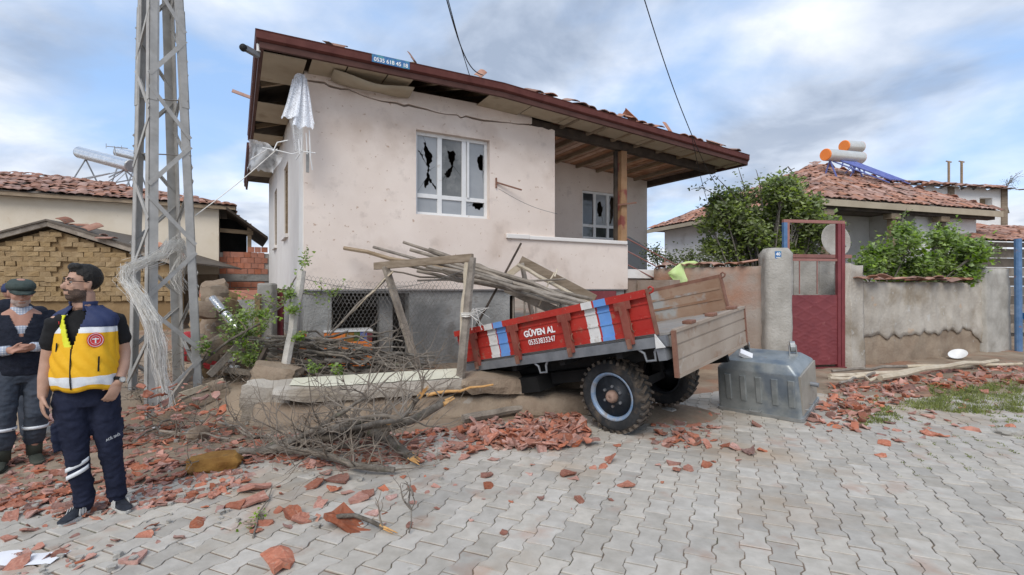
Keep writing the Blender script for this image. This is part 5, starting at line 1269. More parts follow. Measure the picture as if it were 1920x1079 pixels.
fallen('fallen_branch', 'upright forked branch sprouting twigs before the long slab', [([gp(600, 815, .12), gp(645, 800, .30), gp(680, 790, .42), gp(715, 780, .55)], .040, .020, False), ([gp(560, 825, .10), gp(620, 805, .22), gp(690, 800, .40), gp(740, 790, .66), gp(752, 785, .86)], .036, .012, False), ([gp(530, 835, .08), gp(600, 800, .35), gp(650, 770, .55), gp(690, 745, .70)], .030, .012, False), ([gp(640, 815, .14), gp(700, 800, .34), gp(730, 795, .46)], .042, .016, True)], 8, 8, .0, twl=.6)
fallen('fallen_branch', 'thin leafy stick lying on the pavers among tile shards', [([gp(470, 1010, .015), gp(490, 960, .02), gp(510, 915, .03)], .007, .004, False)], 18, 2, 1, .03, twl=.12)
fallen('fallen_branch', 'short dark stick lying over a broad tile fragment', [([gp(620, 970, .06), gp(665, 968, .06), gp(720, 990, .03)], .018, .014, True)], 19, 1, 0, twl=.2)
fallen('fallen_branch', 'bent thin twig standing among shards right of the tile pile', [([gp(770, 1000, .01), gp(778, 960, .10), gp(774, 930, .22)], .006, .003, False)], 29, 3, 0, twl=.25)
fallen('fallen_branch', 'long grey stick leaning over the tangle towards the mast', [([P(365, 690, 6.6), P(430, 640, 6.65), P(490, 605, 6.7), P(530, 575, 6.72), P(552, 525, 6.75)], .020, .008, False)], 23, 5, 3, .05)
# stacked firewood branches behind the wall
rr = random.Random(33); FWL = ['crooked brushwood branch in the heap behind the long slab']
for k in range(46):
    px0 = rr.uniform(440, 640); py0 = rr.uniform(628, 705); ln = rr.uniform(120, 260); dd = rr.uniform(6.75, 7.35)
    px1, py1 = min(815, px0 + ln), py0 + rr.uniform(-12, 38)
    p, q = P(px0, py0, dd), P(px1, min(708, py1), dd + rr.uniform(-.15, .35))
    r_ = rr.choice((.012, .016, .02, .026, .034)); 
    pole('brushwood', p, q, r_, r_ * .55, 'bark', FWL[0], group='brushwood heap behind the low wall', bend=.05, n=9, seed=100 + k, cat='branch')
mt, mbl = MB(), MB()
for k in range(120):
    p = P(rr.uniform(380, 810), rr.uniform(640, 715), rr.uniform(6.6, 7.3)); branch_tree(mt, mbl, p, (rr.gauss(0, 1), rr.gauss(0, .5), rr.gauss(.1, .5)), rr.uniform(.2, .6), .007, 1, rr, .02, 0, kink=.5)
mt.build('dry_twigs', M['twig'], kind='stuff', label='tangle of dry twigs over the brushwood heap', cat='twigs')
# ------------------------------------------------------------------ roof tile rubble
def in_poly(x, y, poly):
    c = False; j = len(poly) - 1
    for i in range(len(poly)):
        xi, yi = poly[i]; xj, yj = poly[j]
        if (yi > y) != (yj > y) and x < (xj - xi) * (y - yi) / (yj - yi) + xi: c = not c
        j = i
    return c
rs = random.Random(77); SH = []
for k in range(22):
    n = rs.choice((4, 5, 5, 6, 7)); mb = MB(); el = rs.uniform(1.0, 1.75); curv = rs.uniform(.25, 1.1) * rs.choice((1, 1, -1)); th = rs.uniform(.11, .19)
    pol = []
    for i in range(n):
        a = 2 * math.pi * (i + rs.uniform(-.32, .32)) / n; r = rs.uniform(.38, .58); pol.append((r * math.cos(a) * el, r * math.sin(a)))
    # refine the outline, then bend it across y like a piece of a curved tile
    out = []
    for i in range(n):
        x0, y0 = pol[i]; x1, y1 = pol[(i+1) % n]
        for t in (0, .5): out.append((x0 + (x1 - x0) * t + rs.gauss(0, .02), y0 + (y1 - y0) * t + rs.gauss(0, .02)))
    ridge = rs.random() < .45; ry = rs.uniform(-.2, .2)
    zf = lambda x, y: curv * y * y + (.09 * math.exp(-((y - ry) / .07) ** 2) if ridge else 0) + .06 * math.sin(4 * x)
    m_ = len(out); inner = [(x * .5, y * .5) for x, y in out]
    rings = [[Vector((x, y, zf(x, y))) for x, y in inner], [Vector((x, y, zf(x, y))) for x, y in out], [Vector((x * .97, y * .97, zf(x, y) - th)) for x, y in out], [Vector((x * .5, y * .5, zf(x * .5, y * .5) - th)) for x, y in out]]
    mb.loft(rings); mb.f = [tuple(reversed(f)) for f in mb.f]
    SH.append(mb.mesh('tile_shard', M['tile']))
shards = []
def put(px, py, size, zone, lift=0.0, tilt=.30, z=None):
    g = G(px, py, 0.0); zb = max(hgt(g.x, g.y), .004) if z is None else z
    g = G(px, py, zb)
    Mx = Matrix.Translation((g.x, g.y, zb + size * .10 + lift)) @ Euler((rs.gauss(0, tilt), rs.gauss(0, tilt), rs.uniform(0, 6.28))).to_matrix().to_4x4() @ Matrix.Diagonal((size, size, size * rs.uniform(.7, 1.1), 1))
    shards.append((size / g.y, Mx, rs.randrange(len(SH)), zone))
ZONES = [
 ('left', [(0,815),(330,795),(480,800),(500,860),(440,925),(280,955),(130,975),(0,960)], 1300, .02, .10, 0),
 ('left', [(0,770),(330,760),(430,770),(430,830),(0,860)], 300, .025, .10, 0),
 ('left', [(240,725),(430,715),(430,775),(240,790)], 45, .03, .10, .0),
 ('wall', [(470,815),(700,815),(900,800),(1080,775),(1100,830),(900,850),(760,872),(600,885),(480,860)], 760, .025, .12, 0),
 ('pile', [(850,805),(960,790),(1070,765),(1100,800),(1110,838),(1000,848),(900,838)], 330, .045, .15, .06),
 ('wheel', [(1225,770),(1345,775),(1350,830),(1270,845),(1225,830)], 110, .04, .14, 0),
 ('bin', [(1515,770),(1560,745),(1640,765),(1620,800),(1560,815),(1515,800)], 100, .04, .13, .015),
 ('right', [(1545,730),(1610,705),(1920,682),(1920,722),(1740,742),(1640,770),(1560,770)], 520, .035, .14, .015),
 ('rightstreet', [(1560,760),(1920,722),(1900,800),(1700,850),(1580,815)], 45, .04, .15, 0),
 ('street', [(0,950),(300,950),(520,880),(800,850),(880,900),(720,990),(420,1000),(200,1079),(0,1079)], 80, .02, .085, 0),
 ('street', [(880,850),(1450,820),(1430,890),(1300,910),(900,1000)], 22, .025, .11, 0)]
for zone, poly, n, s0, s1, heap in ZONES:
    x0, x1 = min(p[0] for p in poly), max(p[0] for p in poly); y0, y1 = min(p[1] for p in poly), max(p[1] for p in poly); k = 0
    while k < n:
        x, y = rs.uniform(x0, x1), rs.uniform(y0, y1)
        if in_poly(x, y, poly): put(x, y, s0 + (s1 - s0) * rs.random() ** 1.8, zone, heap * rs.random(), .45 if heap else .28); k += 1
for px, py, s in ((522,1048,.26), (648,990,.30), (372,984,.15), (252,1048,.17), (482,918,.26), (466,945,.20), (440,952,.15), (497,983,.15), (548,968,.16), (565,978,.13), (588,912,.18), (636,902,.20), (628,918,.14), (672,938,.20), (690,930,.14), (916,912,.13), (914,893,.12), (1014,936,.08), (991,890,.07),
    (1066,892,.15), (1128,876,.13), (1112,878,.10), (1262,870,.14), (1292,880,.15), (1268,882,.12), (1324,874,.13), (1380,842,.17), (1404,850,.18), (1360,838,.13), (945,1000,.07), (884,976,.05), (776,920,.10), (800,924,.08), (768,985,.07), (1660,832,.17), (1652,856,.12), (1690,829,.10), (1736,815,.14), (1742,783,.15), (1668,795,.15),
    (110,1042,.11), (30,1066,.15), (45,1045,.10), (22,972,.14), (12,1012,.10), (58,995,.12), (150,1055,.06), (820,955,.05), (700,965,.10), (610,890,.12), (735,935,.12), (540,990,.07), (1330,838,.13), (1290,824,.15), (1250,835,.12), (1420,800,.16), (1300,800,.15), (860,842,.16), (870,860,.12), (975,812,.2), (1000,800,.2), (1030,806,.2), (945,822,.2), (920,790,.18)):
    put(px, py, s * .82, 'street' if py > 860 or px > 1100 else 'pile', 0, .16)
shards.sort(key=lambda t: -t[0])
ZL = {'left': ('terracotta shard in the dusty rubble round the lattice mast', 'tile shards round the mast'), 'wall': ('terracotta shard in the rubble strip along the low wall', 'tile shards along the low wall'),
      'pile': ('terracotta shard in the thick pile before the trailer wheel', 'tile shards piled by the wheel'), 'wheel': ('terracotta shard on the pavers between trailer wheel and bin', 'tile shards by the bin'),
      'bin': ('terracotta shard heaped against the end of the overturned bin', 'tile shards at the bin end'), 'right': ('terracotta shard in the rubble strip below the garden wall', 'tile shards below the garden wall'),
      'rightstreet': ('terracotta shard on the grassy pavers before the garden wall', 'tile shards on the grassy pavers'), 'street': ('terracotta roof tile shard lying loose on the open grey pavers', 'tile shards loose on the street')}
BIG = {(522,1048): 0}
for s, Mx, k, zone in shards[:300]:
    link('tile_shard', SH[k], None, M=Mx, label=ZL[zone][0], cat='tile shard', group=ZL[zone][1])
mb = MB(); cache = [([v.co.copy() for v in m_.vertices], [tuple(p.vertices) for p in m_.polygons]) for m_ in SH]
for s, Mx, k, zone in shards[300:]: mb.add([Mx @ v for v in cache[k][0]], cache[k][1])
mb.build('tile_rubble', M['tile'], kind='stuff', label='small terracotta rubble strewn along the walls', cat='rubble')
# stones and mortar crumbs among the rubble
mb = MB()
for k in range(1500):
    zone, poly, n, s0, s1, heap = ZONES[rs.choice((0, 0, 1, 1, 2, 2, 3, 7, 7, 5, 9))]
    x, y = rs.choice(poly); x += rs.uniform(-170, 170); y += rs.uniform(-40, 30)
    if not in_poly(x, y, poly): continue
    g = G(x, y, 0); s = rs.uniform(.012, .05); z = max(hgt(g.x, g.y), .003)
    c = Vector((g.x, g.y, z + s * .2)); base = [c + Vector((rs.gauss(0, 1), rs.gauss(0, 1), rs.gauss(0, .6))).normalized() * s * .6 for _ in range(6)]
    a = rs.uniform(0, 6)
    mb.loft([[c + Vector((math.cos(a + i * 1.256) * s * .6 * rs.uniform(.7, 1.2), math.sin(a + i * 1.256) * s * .6 * rs.uniform(.7, 1.2), zz_)) for i in range(5)] for zz_ in (-s * .4, s * .15, s * .35)])
mb.build('mortar_crumbs', M['concrete'], kind='stuff', label='grey mortar crumbs and pebbles among the shards', cat='crumbs')
# ------------------------------------------------------------------ single small things on the ground
for k, (px, py, sx_, sy_, sz_, nm, m_, lab, ct) in enumerate((
   (402, 880, .40, .22, .15, 'ochre_log', 'ochre', 'ochre brown splintered stump lying at the edge of the pavers', 'stump'),
   (372, 832, .20, .15, .14, 'stone', 'mud_wall', 'pinkish stone among shards beside the concrete block', 'stone'),
   (408, 785, .18, .14, .14, 'stone', 'mud_wall', 'brown stone leaning at the foot of the concrete block', 'stone'),
   (1893, 815, .26, .16, .07, 'stone', 'concrete', 'flat grey stone lying on the mossy pavers', 'stone'),
   (95, 822, .22, .18, .10, 'stone', 'concrete', 'pale rubble stone beside the old man\'s boots', 'stone'),
   (1255, 782, .16, .14, .12, 'stone', 'concrete', 'pale stone behind the trailer wheel', 'stone'))):
    g = G(px, py); lump(nm, (g.x, g.y, max(hgt(g.x, g.y), 0) + sz_ * .38), (sx_, sy_, sz_), .5 + k, M[m_], lab, ct, 30 + k, .2, squarish=.4)
g = G(40, 1052); mb = MB(); n = 8
for i in range(n + 1):
    for j in range(4): mb.v.append((g.x - .22 + i * .055, g.y - .07 + j * .05 + .02 * math.sin(i), .008 + .018 * abs(mnoise.noise(Vector((i * .6, j * .8, 2))))))
mb.f = [(i*4+j, (i+1)*4+j, (i+1)*4+j+1, i*4+j+1) for i in range(n) for j in range(3)]
mb.build('paper_sheet', M['paper'], smooth=True, label='crumpled white paper sheet lying on the pavers', cat='paper')
g = G(1795, 678); mb = MB().lathe([(.001, .0), (.10, .01), (.19, .06), (.20, .065), (.11, -.005), (.001, -.012)], 20, Matrix.Translation((g.x, g.y, .12)) @ Euler((.55, -.35, 0)).to_matrix().to_4x4() @ Matrix.Diagonal((1, .7, 1, 1)))
mb.build('white_basin', M['pvc'], smooth=True, label='white plastic basin lying on the poles by the garden wall', cat='basin')
for k, (a, b, r0, r1, m_, lab) in enumerate((((1556, 716), (1790, 696), .045, .035, 'pale_wood', 'long peeled pole lying below the garden wall'), ((1650, 725), (1870, 690), .05, .04, 'pale_wood', 'thick pale pole crossing the long peeled pole'),
     ((1555, 727), (1660, 722), .03, .028, 'pale_wood', 'short pale batten by the gate threshold'), ((1560, 706), (1700, 702), .028, .03, 'grey_wood', 'thin grey pole against the gate pier'), ((1700, 700), (1915, 692), .035, .03, 'pale_wood', 'straight pole running towards the blue pole'), ((1575, 735), (1640, 712), .02, .022, 'grey_wood', 'short stick across the pale battens'))):
    p, q = G(*a), G(*b); p.z, q.z = hgt(p.x, p.y) + .06 + .03 * (k % 3), hgt(q.x, q.y) + .07 + .03 * (k % 2)
    pole('fence_pole', p, q, r0, r1, m_, lab, bend=.03, seed=200 + k, group='poles fallen along the garden wall')
p, q = G(868, 800), G(1030, 775); p.z = .09; q.z = .13; pole('grey_pole', p, q, .05, .042, 'grey_wood', 'short grey pole lying on the tile pile before the wheel', bend=.015, seed=210)
p, q = G(800, 725, .2), G(905, 718, .3); p.z = .42; q.z = .46; pole('broken_batten', P(800, 742, 6.2), P(925, 722, 6.35), .022, .012, 'fresh_wood', 'orange splintered batten along the edge of the short slab', bend=.01, seed=211)
for k, (a, b) in enumerate((((385, 788), (470, 835)), ((240, 822), (330, 828)), ((300, 830), (430, 838)), ((410, 812), (520, 838)), ((330, 800), (250, 845)))):
    p, q = G(*a), G(*b); p.z, q.z = .12, .08
    pole('stick', p, q, .014, .010, 'grey_wood', 'thin grey stick lying on the rubble by the mast', group='sticks by the mast', bend=.02, seed=220 + k, cat='stick')
# lime cloth on the stair rail
mb = MB(); tp_ = [(1253, 513), (1262, 504), (1275, 495), (1288, 491), (1299, 490), (1309, 493)]; bt_ = [(1257, 519), (1266, 528), (1276, 534), (1287, 536), (1297, 534), (1307, 527)]; n, m_ = 5, 8
for i in range(n + 1):
    for j in range(m_ + 1):
        v = j / m_; a, b = P(*bt_[i], 10.25), P(*tp_[i], 10.25); q = a.lerp(b, v); q.y += .05 * math.sin(i * 2.1 + v * 2) + .03 * math.sin(v * 7 + i); mb.v.append(tuple(q))
mb.f = [(i*(m_+1)+j, (i+1)*(m_+1)+j, (i+1)*(m_+1)+j+1, i*(m_+1)+j+1) for i in range(n) for j in range(m_)]
o = mb.build('lime_cloth', M['lime_cloth'], smooth=True, label='pale lime cloth draped over the stair railing', cat='cloth'); so = o.modifiers.new('s', 'SOLIDIFY'); so.thickness = .006
c = P(1322, 498, 10.2); MB().box(c, (.16, .12, .13), (.1, .2, .4)).build('pale_block', M['soffit'], bevel=.02, label='small cream block on the yard wall coping', cat='block')
# ------------------------------------------------------------------ left corner: heap of earth, flue pipe, bags, chest
rr = random.Random(91)
for k in range(34):
    px, py = rr.uniform(370, 450), rr.uniform(540, 700); d = rr.uniform(7.6, 8.6) if py < 640 else rr.uniform(6.9, 7.5); s = rr.uniform(.12, .30)
    lump('earth_clod', P(px, py, d), (s * 1.3, s, s * .8), rr.uniform(0, 3), M['mud_wall' if k % 3 else 'adobe'], 'brown clod of the collapsed earth heap behind the mast', 'earth clod', 50 + k, .2, (rr.gauss(0, .3), rr.gauss(0, .3)), sub=1, group='clods of the earth heap')
hb = MB(); n = 16
hcx = P(400, 640, 8.1)
for j in range(6):
    for i in range(n):
        a = 2 * math.pi * i / n; r = j / 5
        hb.v.append((hcx.x + math.cos(a) * .75 * r, hcx.y + math.sin(a) * .7 * r, .2 + 1.25 * (1 - r) ** 1.1 + mnoise.noise(Vector((math.cos(a) * r * 3, math.sin(a) * r * 3, 7))) * .14))
hb.f = [(j*n+i, j*n+(i+1) % n, (j+1)*n+(i+1) % n, (j+1)*n+i) for j in range(5) for i in range(n)]
hb.build('earth_heap', M['mud_wall'], smooth=True, label='tall heap of collapsed brown earth behind the mast', cat='earth heap')
for k, (a, b, sq, m_, lab) in enumerate((((392, 705, 6.6), (455, 640, 6.9), (.03, .09), 'grey_wood', 'grey board leaning from the rubble towards the weeds'), ((330, 745, 6.2), (420, 715, 6.5), (.03, .08), 'pale_wood', 'pale splintered board between mast and concrete block'),
    ((455, 745, 6.35), (500, 655, 6.8), (.05, .07), 'dark_wood', 'charred dark timber propped in the wall gap'), ((300, 775, 5.95), (365, 690, 6.5), (.03, .07), 'grey_wood', 'grey batten standing inside the mast legs'), ((345, 765, 6.1), (430, 735, 6.4), (.02, .10), 'old_wood', 'brown broken board lying below the red bag'), ((395, 690, 6.9), (470, 700, 6.8), (.03, .08), 'grey_wood', 'short grey board under the white wrappers'))):
    pole('broken_board', P(*a), P(*b), 0, 0, m_, lab, square=sq, cat='board')
mt2 = MB(); rq = random.Random(66)
for k in range(130):
    px, py = rq.uniform(250, 520), rq.uniform(700, 835); g = G(px, py, .12); g.z = max(hgt(g.x, g.y), 0) + rq.uniform(.02, .16)
    branch_tree(mt2, MB(), g, (rq.gauss(0, 1), rq.gauss(0, .6), rq.gauss(.1, .35)), rq.uniform(.2, .7), rq.uniform(.004, .009), 1, rq, .0, 0, kink=.5)
mt2.build('broken_twigs', M['twig'], kind='stuff', label='broken grey twigs strewn over the rubble by the mast', cat='twigs')
fp = empty('flue_pipe', P(420, 588, 7.15), 0, 'shiny silver flue pipe sticking out of the earth heap', 'pipe')
o0 = Vector(fp.location); a, b = P(398, 560, 7.2) - o0, P(446, 618, 7.05) - o0
smooth_auto(MB().tube([a, a.lerp(b, .48)], .055, 16).build('pipe_section', M['foil'], fp)); smooth_auto(MB().tube([a.lerp(b, .46), b], .061, 16).build('pipe_section', M['foil'], fp))
MB().tube([a.lerp(b, .45) + (b - a) * .0, a.lerp(b, .50)], .068, 16).build('joint_band', M['dark_wood'], fp)
for k, (px, py, d, s, m_, lab, nm, ct) in enumerate(((355, 652, 7.3, (.24, .2, .36), 'red_bag', 'bright red bag standing behind the mast legs', 'red_bag', 'bag'), (404, 682, 7.0, (.26, .2, .14), 'red_bag', 'flattened dark red bag beside the mast foot', 'red_bag', 'bag'),
     (432, 668, 6.95, (.08, .06, .16), 'paper', 'crumpled white wrapper upright in the green weeds', 'wrapper', 'wrapper'), (440, 690, 6.9, (.12, .08, .06), 'paper', 'small white scrap on the brushwood under the weeds', 'wrapper', 'wrapper'), (300, 806, 5.9, (.14, .12, .06), 'paper', 'white scrap of paper at the mast foot', 'wrapper', 'wrapper'), (500, 650, 7.3, (.16, .08, .22), 'paper', 'torn white packaging behind the fence post', 'wrapper', 'wrapper'))):
    lump(nm, P(px, py, d), s, .4 * k, M[m_], lab, ct, 70 + k, .28, (.1, .2), sub=2)
ch = empty('orange_chest', P(655, 690, 7.75), .35, 'orange ice chest with bright striped top band under the brushwood', 'chest')
MB().boxb(-.36, .34, 0, .45, -.10, .40).build('body', M['orange'], ch, bevel=.02)
MB().boxb(-.37, .35, -.012, .46, .545, .57).build('lid', M['pvc'], ch)
for k, (x0, x1, m_) in enumerate(((-.36, -.06, 'orange'), (-.06, .07, 'ochre'), (.07, .16, 'leaf_bright'), (.16, .26, 'frame_blue'), (.26, .34, 'gate_red'))):
    MB().boxb(x0, x1, 0, .45, .401, .544).build('printed_band', M[m_], ch)
rp_ = P(560, 660, 7.3); MB().boxb(rp_.x, rp_.x + .08, rp_.y, rp_.y + .08, .1, 1.02).build('orange_post', M['orange'], label='short orange painted post between fence post and brushwood', cat='post')
c = P(495, 640, 8.0); MB().boxb(c.x - .12, c.x + .12, c.y, c.y + .22, .2, 1.72).build('concrete_post', M['concrete'], bevel=.03, label='grey concrete yard post left of the house corner', cat='post')
c = P(514, 600, 8.3); md = MB().boxb(c.x - .05, c.x + .14, c.y, c.y + .05, .25, 1.62).build('maroon_door_leaf', M['gate_red'], label='narrow maroon metal door leaf beside the concrete post', cat='door')
c = P(484, 600, 7.9); MB().beam((c.x, c.y, .3), (c.x, c.y, 1.55), .08, .06, up=(0, 1, 0)).build('timber_post', M['adobe'], label='ochre timber post in front of the concrete post', cat='post')
c = P(440, 600, 9.6); MB().boxb(c.x - .7, c.x + .8, c.y, c.y + .2, .2, 1.42).build('grey_low_wall', M['grey_plaster'], label='low grey plaster wall behind the flue pipe', cat='wall')
MB().boxb(c.x - .7, c.x + .85, c.y + .05, c.y + .2, 1.421, 1.60).build('brick_course', M['hollow_brick'], label='red brick course on the low grey wall', cat='wall')
# ------------------------------------------------------------------ torn lace, plastic sheets and cables on the house corner
def drape(name, top, bot, rows, cols, m, label, cat, fold=.03, nf=9, ragged=.03, seed=1, alpha=None):
    rr = random.Random(seed); mb = MB()
    for j in range(rows + 1):
        v = j / rows
        for i in range(cols + 1):
            u = i / cols; a, b = Vector(top[0]).lerp(Vector(top[1]), u), Vector(bot[0]).lerp(Vector(bot[1]), u)
            p = a.lerp(b, v); p.y += fold * math.sin(u * nf + v * 2) * (.3 + v) ; p.x += .3 * fold * math.sin(u * nf * 1.7 + v * 3)
            if j == rows: p.z += rr.uniform(-ragged, ragged)
            p.z += .06 * math.sin(math.pi * u) * (1 - v)
            mb.v.append(tuple(p))
    mb.f = [(j*(cols+1)+i, j*(cols+1)+i+1, (j+1)*(cols+1)+i+1, (j+1)*(cols+1)+i) for j in range(rows) for i in range(cols)]
    return mb.build(name, M[m], smooth=True, label=label, cat=cat)
def see_through(name, base, a0, a1, scale):
    m = mat(name, base, tuple(min(1, c * 1.15) for c in base), 8, .45, spec=.4, bump=.4, bscale=15); nt = m.node_tree; b = nt.nodes['Principled BSDF']
    t = nt.nodes.new('ShaderNodeTexCoord'); n = nt.nodes.new('ShaderNodeTexNoise'); n.inputs['Scale'].default_value = scale; nt.links.new(t.outputs['Object'], n.inputs['Vector'])
    r = nt.nodes.new('ShaderNodeMapRange'); r.inputs['From Min'].default_value = .35; r.inputs['From Max'].default_value = .65; r.inputs['To Min'].default_value = a0; r.inputs['To Max'].default_value = a1
    nt.links.new(n.outputs['Fac'], r.inputs[0]); nt.links.new(r.outputs[0], b.inputs['Alpha']); return m
M['lace'] = see_through('lace', (.74, .77, .82), .55, 1.0, 55); M['film'] = see_through('film', (.66, .67, .68), .25, .75, 7)
drape('lace_curtain', (P(548, 150, 7.2), P(568, 142, 7.25)), (P(525, 222, 7.1), P(558, 222, 7.0)), 12, 16, 'lace', 'torn white lace curtain hanging at the house corner', 'curtain', .03, 11, .02, 2)
drape('lace_curtain', (P(560, 146, 7.22), P(574, 148, 7.25)), (P(545, 240, 7.0), P(594, 238, 7.1)), 14, 20, 'lace', 'longer frilled lace panel overlapping the torn lace curtain', 'curtain', .04, 16, .03, 5)
drape('plastic_sheet', (P(466, 262, 7.6), P(528, 290, 7.4)), (P(458, 318, 7.7), P(515, 322, 7.5)), 12, 14, 'film', 'clear crumpled plastic film blown under the side eave', 'plastic sheet', .07, 8, .05, 8)
drape('plastic_sheet', (P(540, 218, 7.15), P(552, 222, 7.12)), (P(552, 285, 7.2), P(566, 282, 7.2)), 8, 6, 'film', 'grey plastic strip twisted below the lace curtain', 'plastic sheet', .04, 8, .03, 9)
mb = MB(); rr = random.Random(14)
for pts in ([(492, 278), (520, 283), (548, 290), (566, 285), (592, 288)], [(512, 285), (520, 268), (540, 264)], [(565, 250), (566, 285)], [(574, 250), (576, 290)], [(580, 245), (582, 296), (586, 320)], [(560, 262), (562, 290), (555, 300)], [(470, 300), (500, 282)]):
    mb.tube([P(x, y, 7.15 + rr.uniform(-.03, .03)) for x, y in pts], .009, 5)
mb.build('loose_cables', M['pvc'], label='loose white cables dangling at the house corner', cat='cable')
MB().boxb(-.02, .02, 0, .03, -.16, .16).build('cable_box', M['grey_plaster'], label='small grey junction strip under the loose cables', cat='junction box').matrix_basis = Matrix.Translation(P(577, 303, 7.35)) @ Matrix.Rotation(HA, 4, 'Z')
def cable(a, b, sag, r, label, n=14, m='cable'):
    a, b = Vector(a), Vector(b)
    return MB().tube([a.lerp(b, i / n) + Vector((0, 0, -sag * math.sin(math.pi * i / n))) for i in range(n + 1)], r, 5).build('overhead_cable', M[m], label=label, cat='cable')
cable(P(825, -60, 6.0), P(880, 141, 8.1), .05, .006, 'thin overhead cable dropping to the house roof')
cable(P(822, -60, 6.0), P(906, 142, 8.2), .35, .008, 'slack overhead cable looping to the house roof')
cable(P(1196, -40, 7.0), P(1298, 256, 9.6), .12, .008, 'overhead cable running down to the porch eave')
cable(P(1298, 256, 9.6), P(1352, 360, 13.0), .1, .007, 'cable continuing from the porch eave to the shrubs')
cable(P(1297, 258, 9.6), P(1325, 375, 11.5), .05, .006, 'second thin cable hanging from the porch eave')
cable(P(366, 405, 6.6), P(520, 280, 7.3), .03, .006, 'pale cord stretched from the mast to the side eave', m='fibre')
cable(P(555, 520, 6.8), P(880, 505, 6.9), .22, .004, 'thin rusty fence wire slung between the old posts', m='wire')
cable(P(935, 355, 8.9), P(1045, 402, 9.5), .06, .004, 'thin wire hanging from the wall bracket', m='wire')

# ------------------------------------------------------------------ shrubs and trees
def shrub(name, label, base, clumps, nleaf, lsize, m, seed, wood=.03, sticks=(), cat='shrub'):
    rr = random.Random(seed); base = Vector(base); root = empty(name, base, 0, label, cat); tk = MB(); lf = MB()
    for c, r in clumps:
        c = Vector(c) - base; r = Vector(r if isinstance(r, (tuple, list)) else (r, r, r))
        mid = c * .5 + Vector((rr.gauss(0, .1), rr.gauss(0, .1), 0)); tk.tube([Vector((rr.gauss(0, .08), rr.gauss(0, .05), 0)), mid * .6, mid + Vector((0, 0, .1)), c], [wood, wood * .8, wood * .55, wood * .25], 6)
        for _ in range(9):
            d = Vector((rr.gauss(0, 1), rr.gauss(0, 1), rr.gauss(.2, .8))).normalized(); e = c + Vector((d.x * r.x, d.y * r.y, d.z * r.z)) * rr.uniform(.5, 1.45)
            tk.tube([c + (mid - c) * rr.uniform(0, .4), c.lerp(e, .5) + Vector((rr.gauss(0, .05), rr.gauss(0, .05), .03)), e], [wood * .3, wood * .2, .004], 4, False)
            nn = max(3, int(nleaf / len(clumps) / 9))
            for _ in range(nn):
                t = rr.random() ** .7; q = c.lerp(e, t) + Vector((rr.gauss(0, .13), rr.gauss(0, .13), rr.gauss(0, .12))) * (.7 + r.x * .6)
                leaf(lf, q, lsize * rr.uniform(.55, 1.35), rr)
    for pts in sticks:
        pts = [Vector(p) - base for p in pts]; tk.tube(pts, [wood * .5, wood * .35] + [.006] * (len(pts) - 2), 5, False)
        for i in range(1, len(pts)):
            for _ in range(10):
                q = pts[i-1].lerp(pts[i], rr.random()) + Vector((rr.gauss(0, .07), rr.gauss(0, .07), rr.gauss(0, .06))); leaf(lf, q, lsize * .8 * rr.uniform(.6, 1.2), rr)
    tk.build('trunk', M['bark'], root); lf.build('crown', M[m], root, kind='stuff')
    return root
def clumps_in(poly, n, d0, d1, r0, r1, seed):
    rr = random.Random(seed); out = []
    while len(out) < n:
        x, y = rr.uniform(min(p[0] for p in poly), max(p[0] for p in poly)), rr.uniform(min(p[1] for p in poly), max(p[1] for p in poly))
        if in_poly(x, y, poly): out.append((P(x, y, rr.uniform(d0, d1)), rr.uniform(r0, r1)))
    return out
cl = clumps_in([(1312, 410), (1335, 372), (1400, 355), (1470, 345), (1525, 375), (1558, 415), (1535, 490), (1335, 495), (1322, 450)], 62, 11.6, 12.7, .14, .36, 3)
shrub('lilac_tree', 'large green garden tree between the porch house and concrete pillar', (6.0, 11.9, .2), cl, 21000, .105, 'leaf', 3, .04,
      [[P(1400, 400, 12), P(1370, 360, 12), P(1340, 330, 12), P(1318, 345, 12)], [P(1400, 400, 12), P(1395, 350, 12), P(1385, 318, 12), P(1380, 300, 12)], [P(1430, 390, 12), P(1425, 345, 12), P(1418, 320, 12)], [P(1380, 410, 12), P(1350, 370, 12), P(1315, 352, 12), P(1296, 356, 12)]], cat='tree')
cl = clumps_in([(1615, 500), (1645, 445), (1685, 412), (1720, 432), (1770, 432), (1812, 455), (1862, 485), (1852, 520), (1615, 524)], 32, 12.0, 13.0, .12, .32, 6)
shrub('leafy_shrub', 'bright green leafy shrub rising behind the garden wall', (8.9, 12.5, .2), cl, 10500, .115, 'leaf_bright', 5, .035, [[P(1690, 430, 12.6), P(1694, 405, 12.6), P(1700, 392, 12.6)], [P(1770, 450, 12.7), P(1780, 425, 12.7), P(1790, 412, 12.7)], [P(1840, 490, 12.9), P(1865, 470, 12.9), P(1880, 462, 12.9)]])
cl = [(P(px, py, d), r) for px, py, d, r in ((1232, 480, 11.5, .25), (1260, 492, 11.3, .25), (1300, 488, 11.4, .25), (1330, 492, 11.3, .22))]
shrub('low_bush', 'small grey green bush above the yard wall coping', (3.6, 11.4, .2), cl, 1500, .06, 'leaf_pale', 7, .02)
shrub('bare_sapling', 'bare far sapling above the ruined house roof', P(1890, 400, 24), [(P(1888, 345, 24), .5), (P(1895, 335, 24), .4)], 90, .05, 'twig', 9, .04, cat='tree')
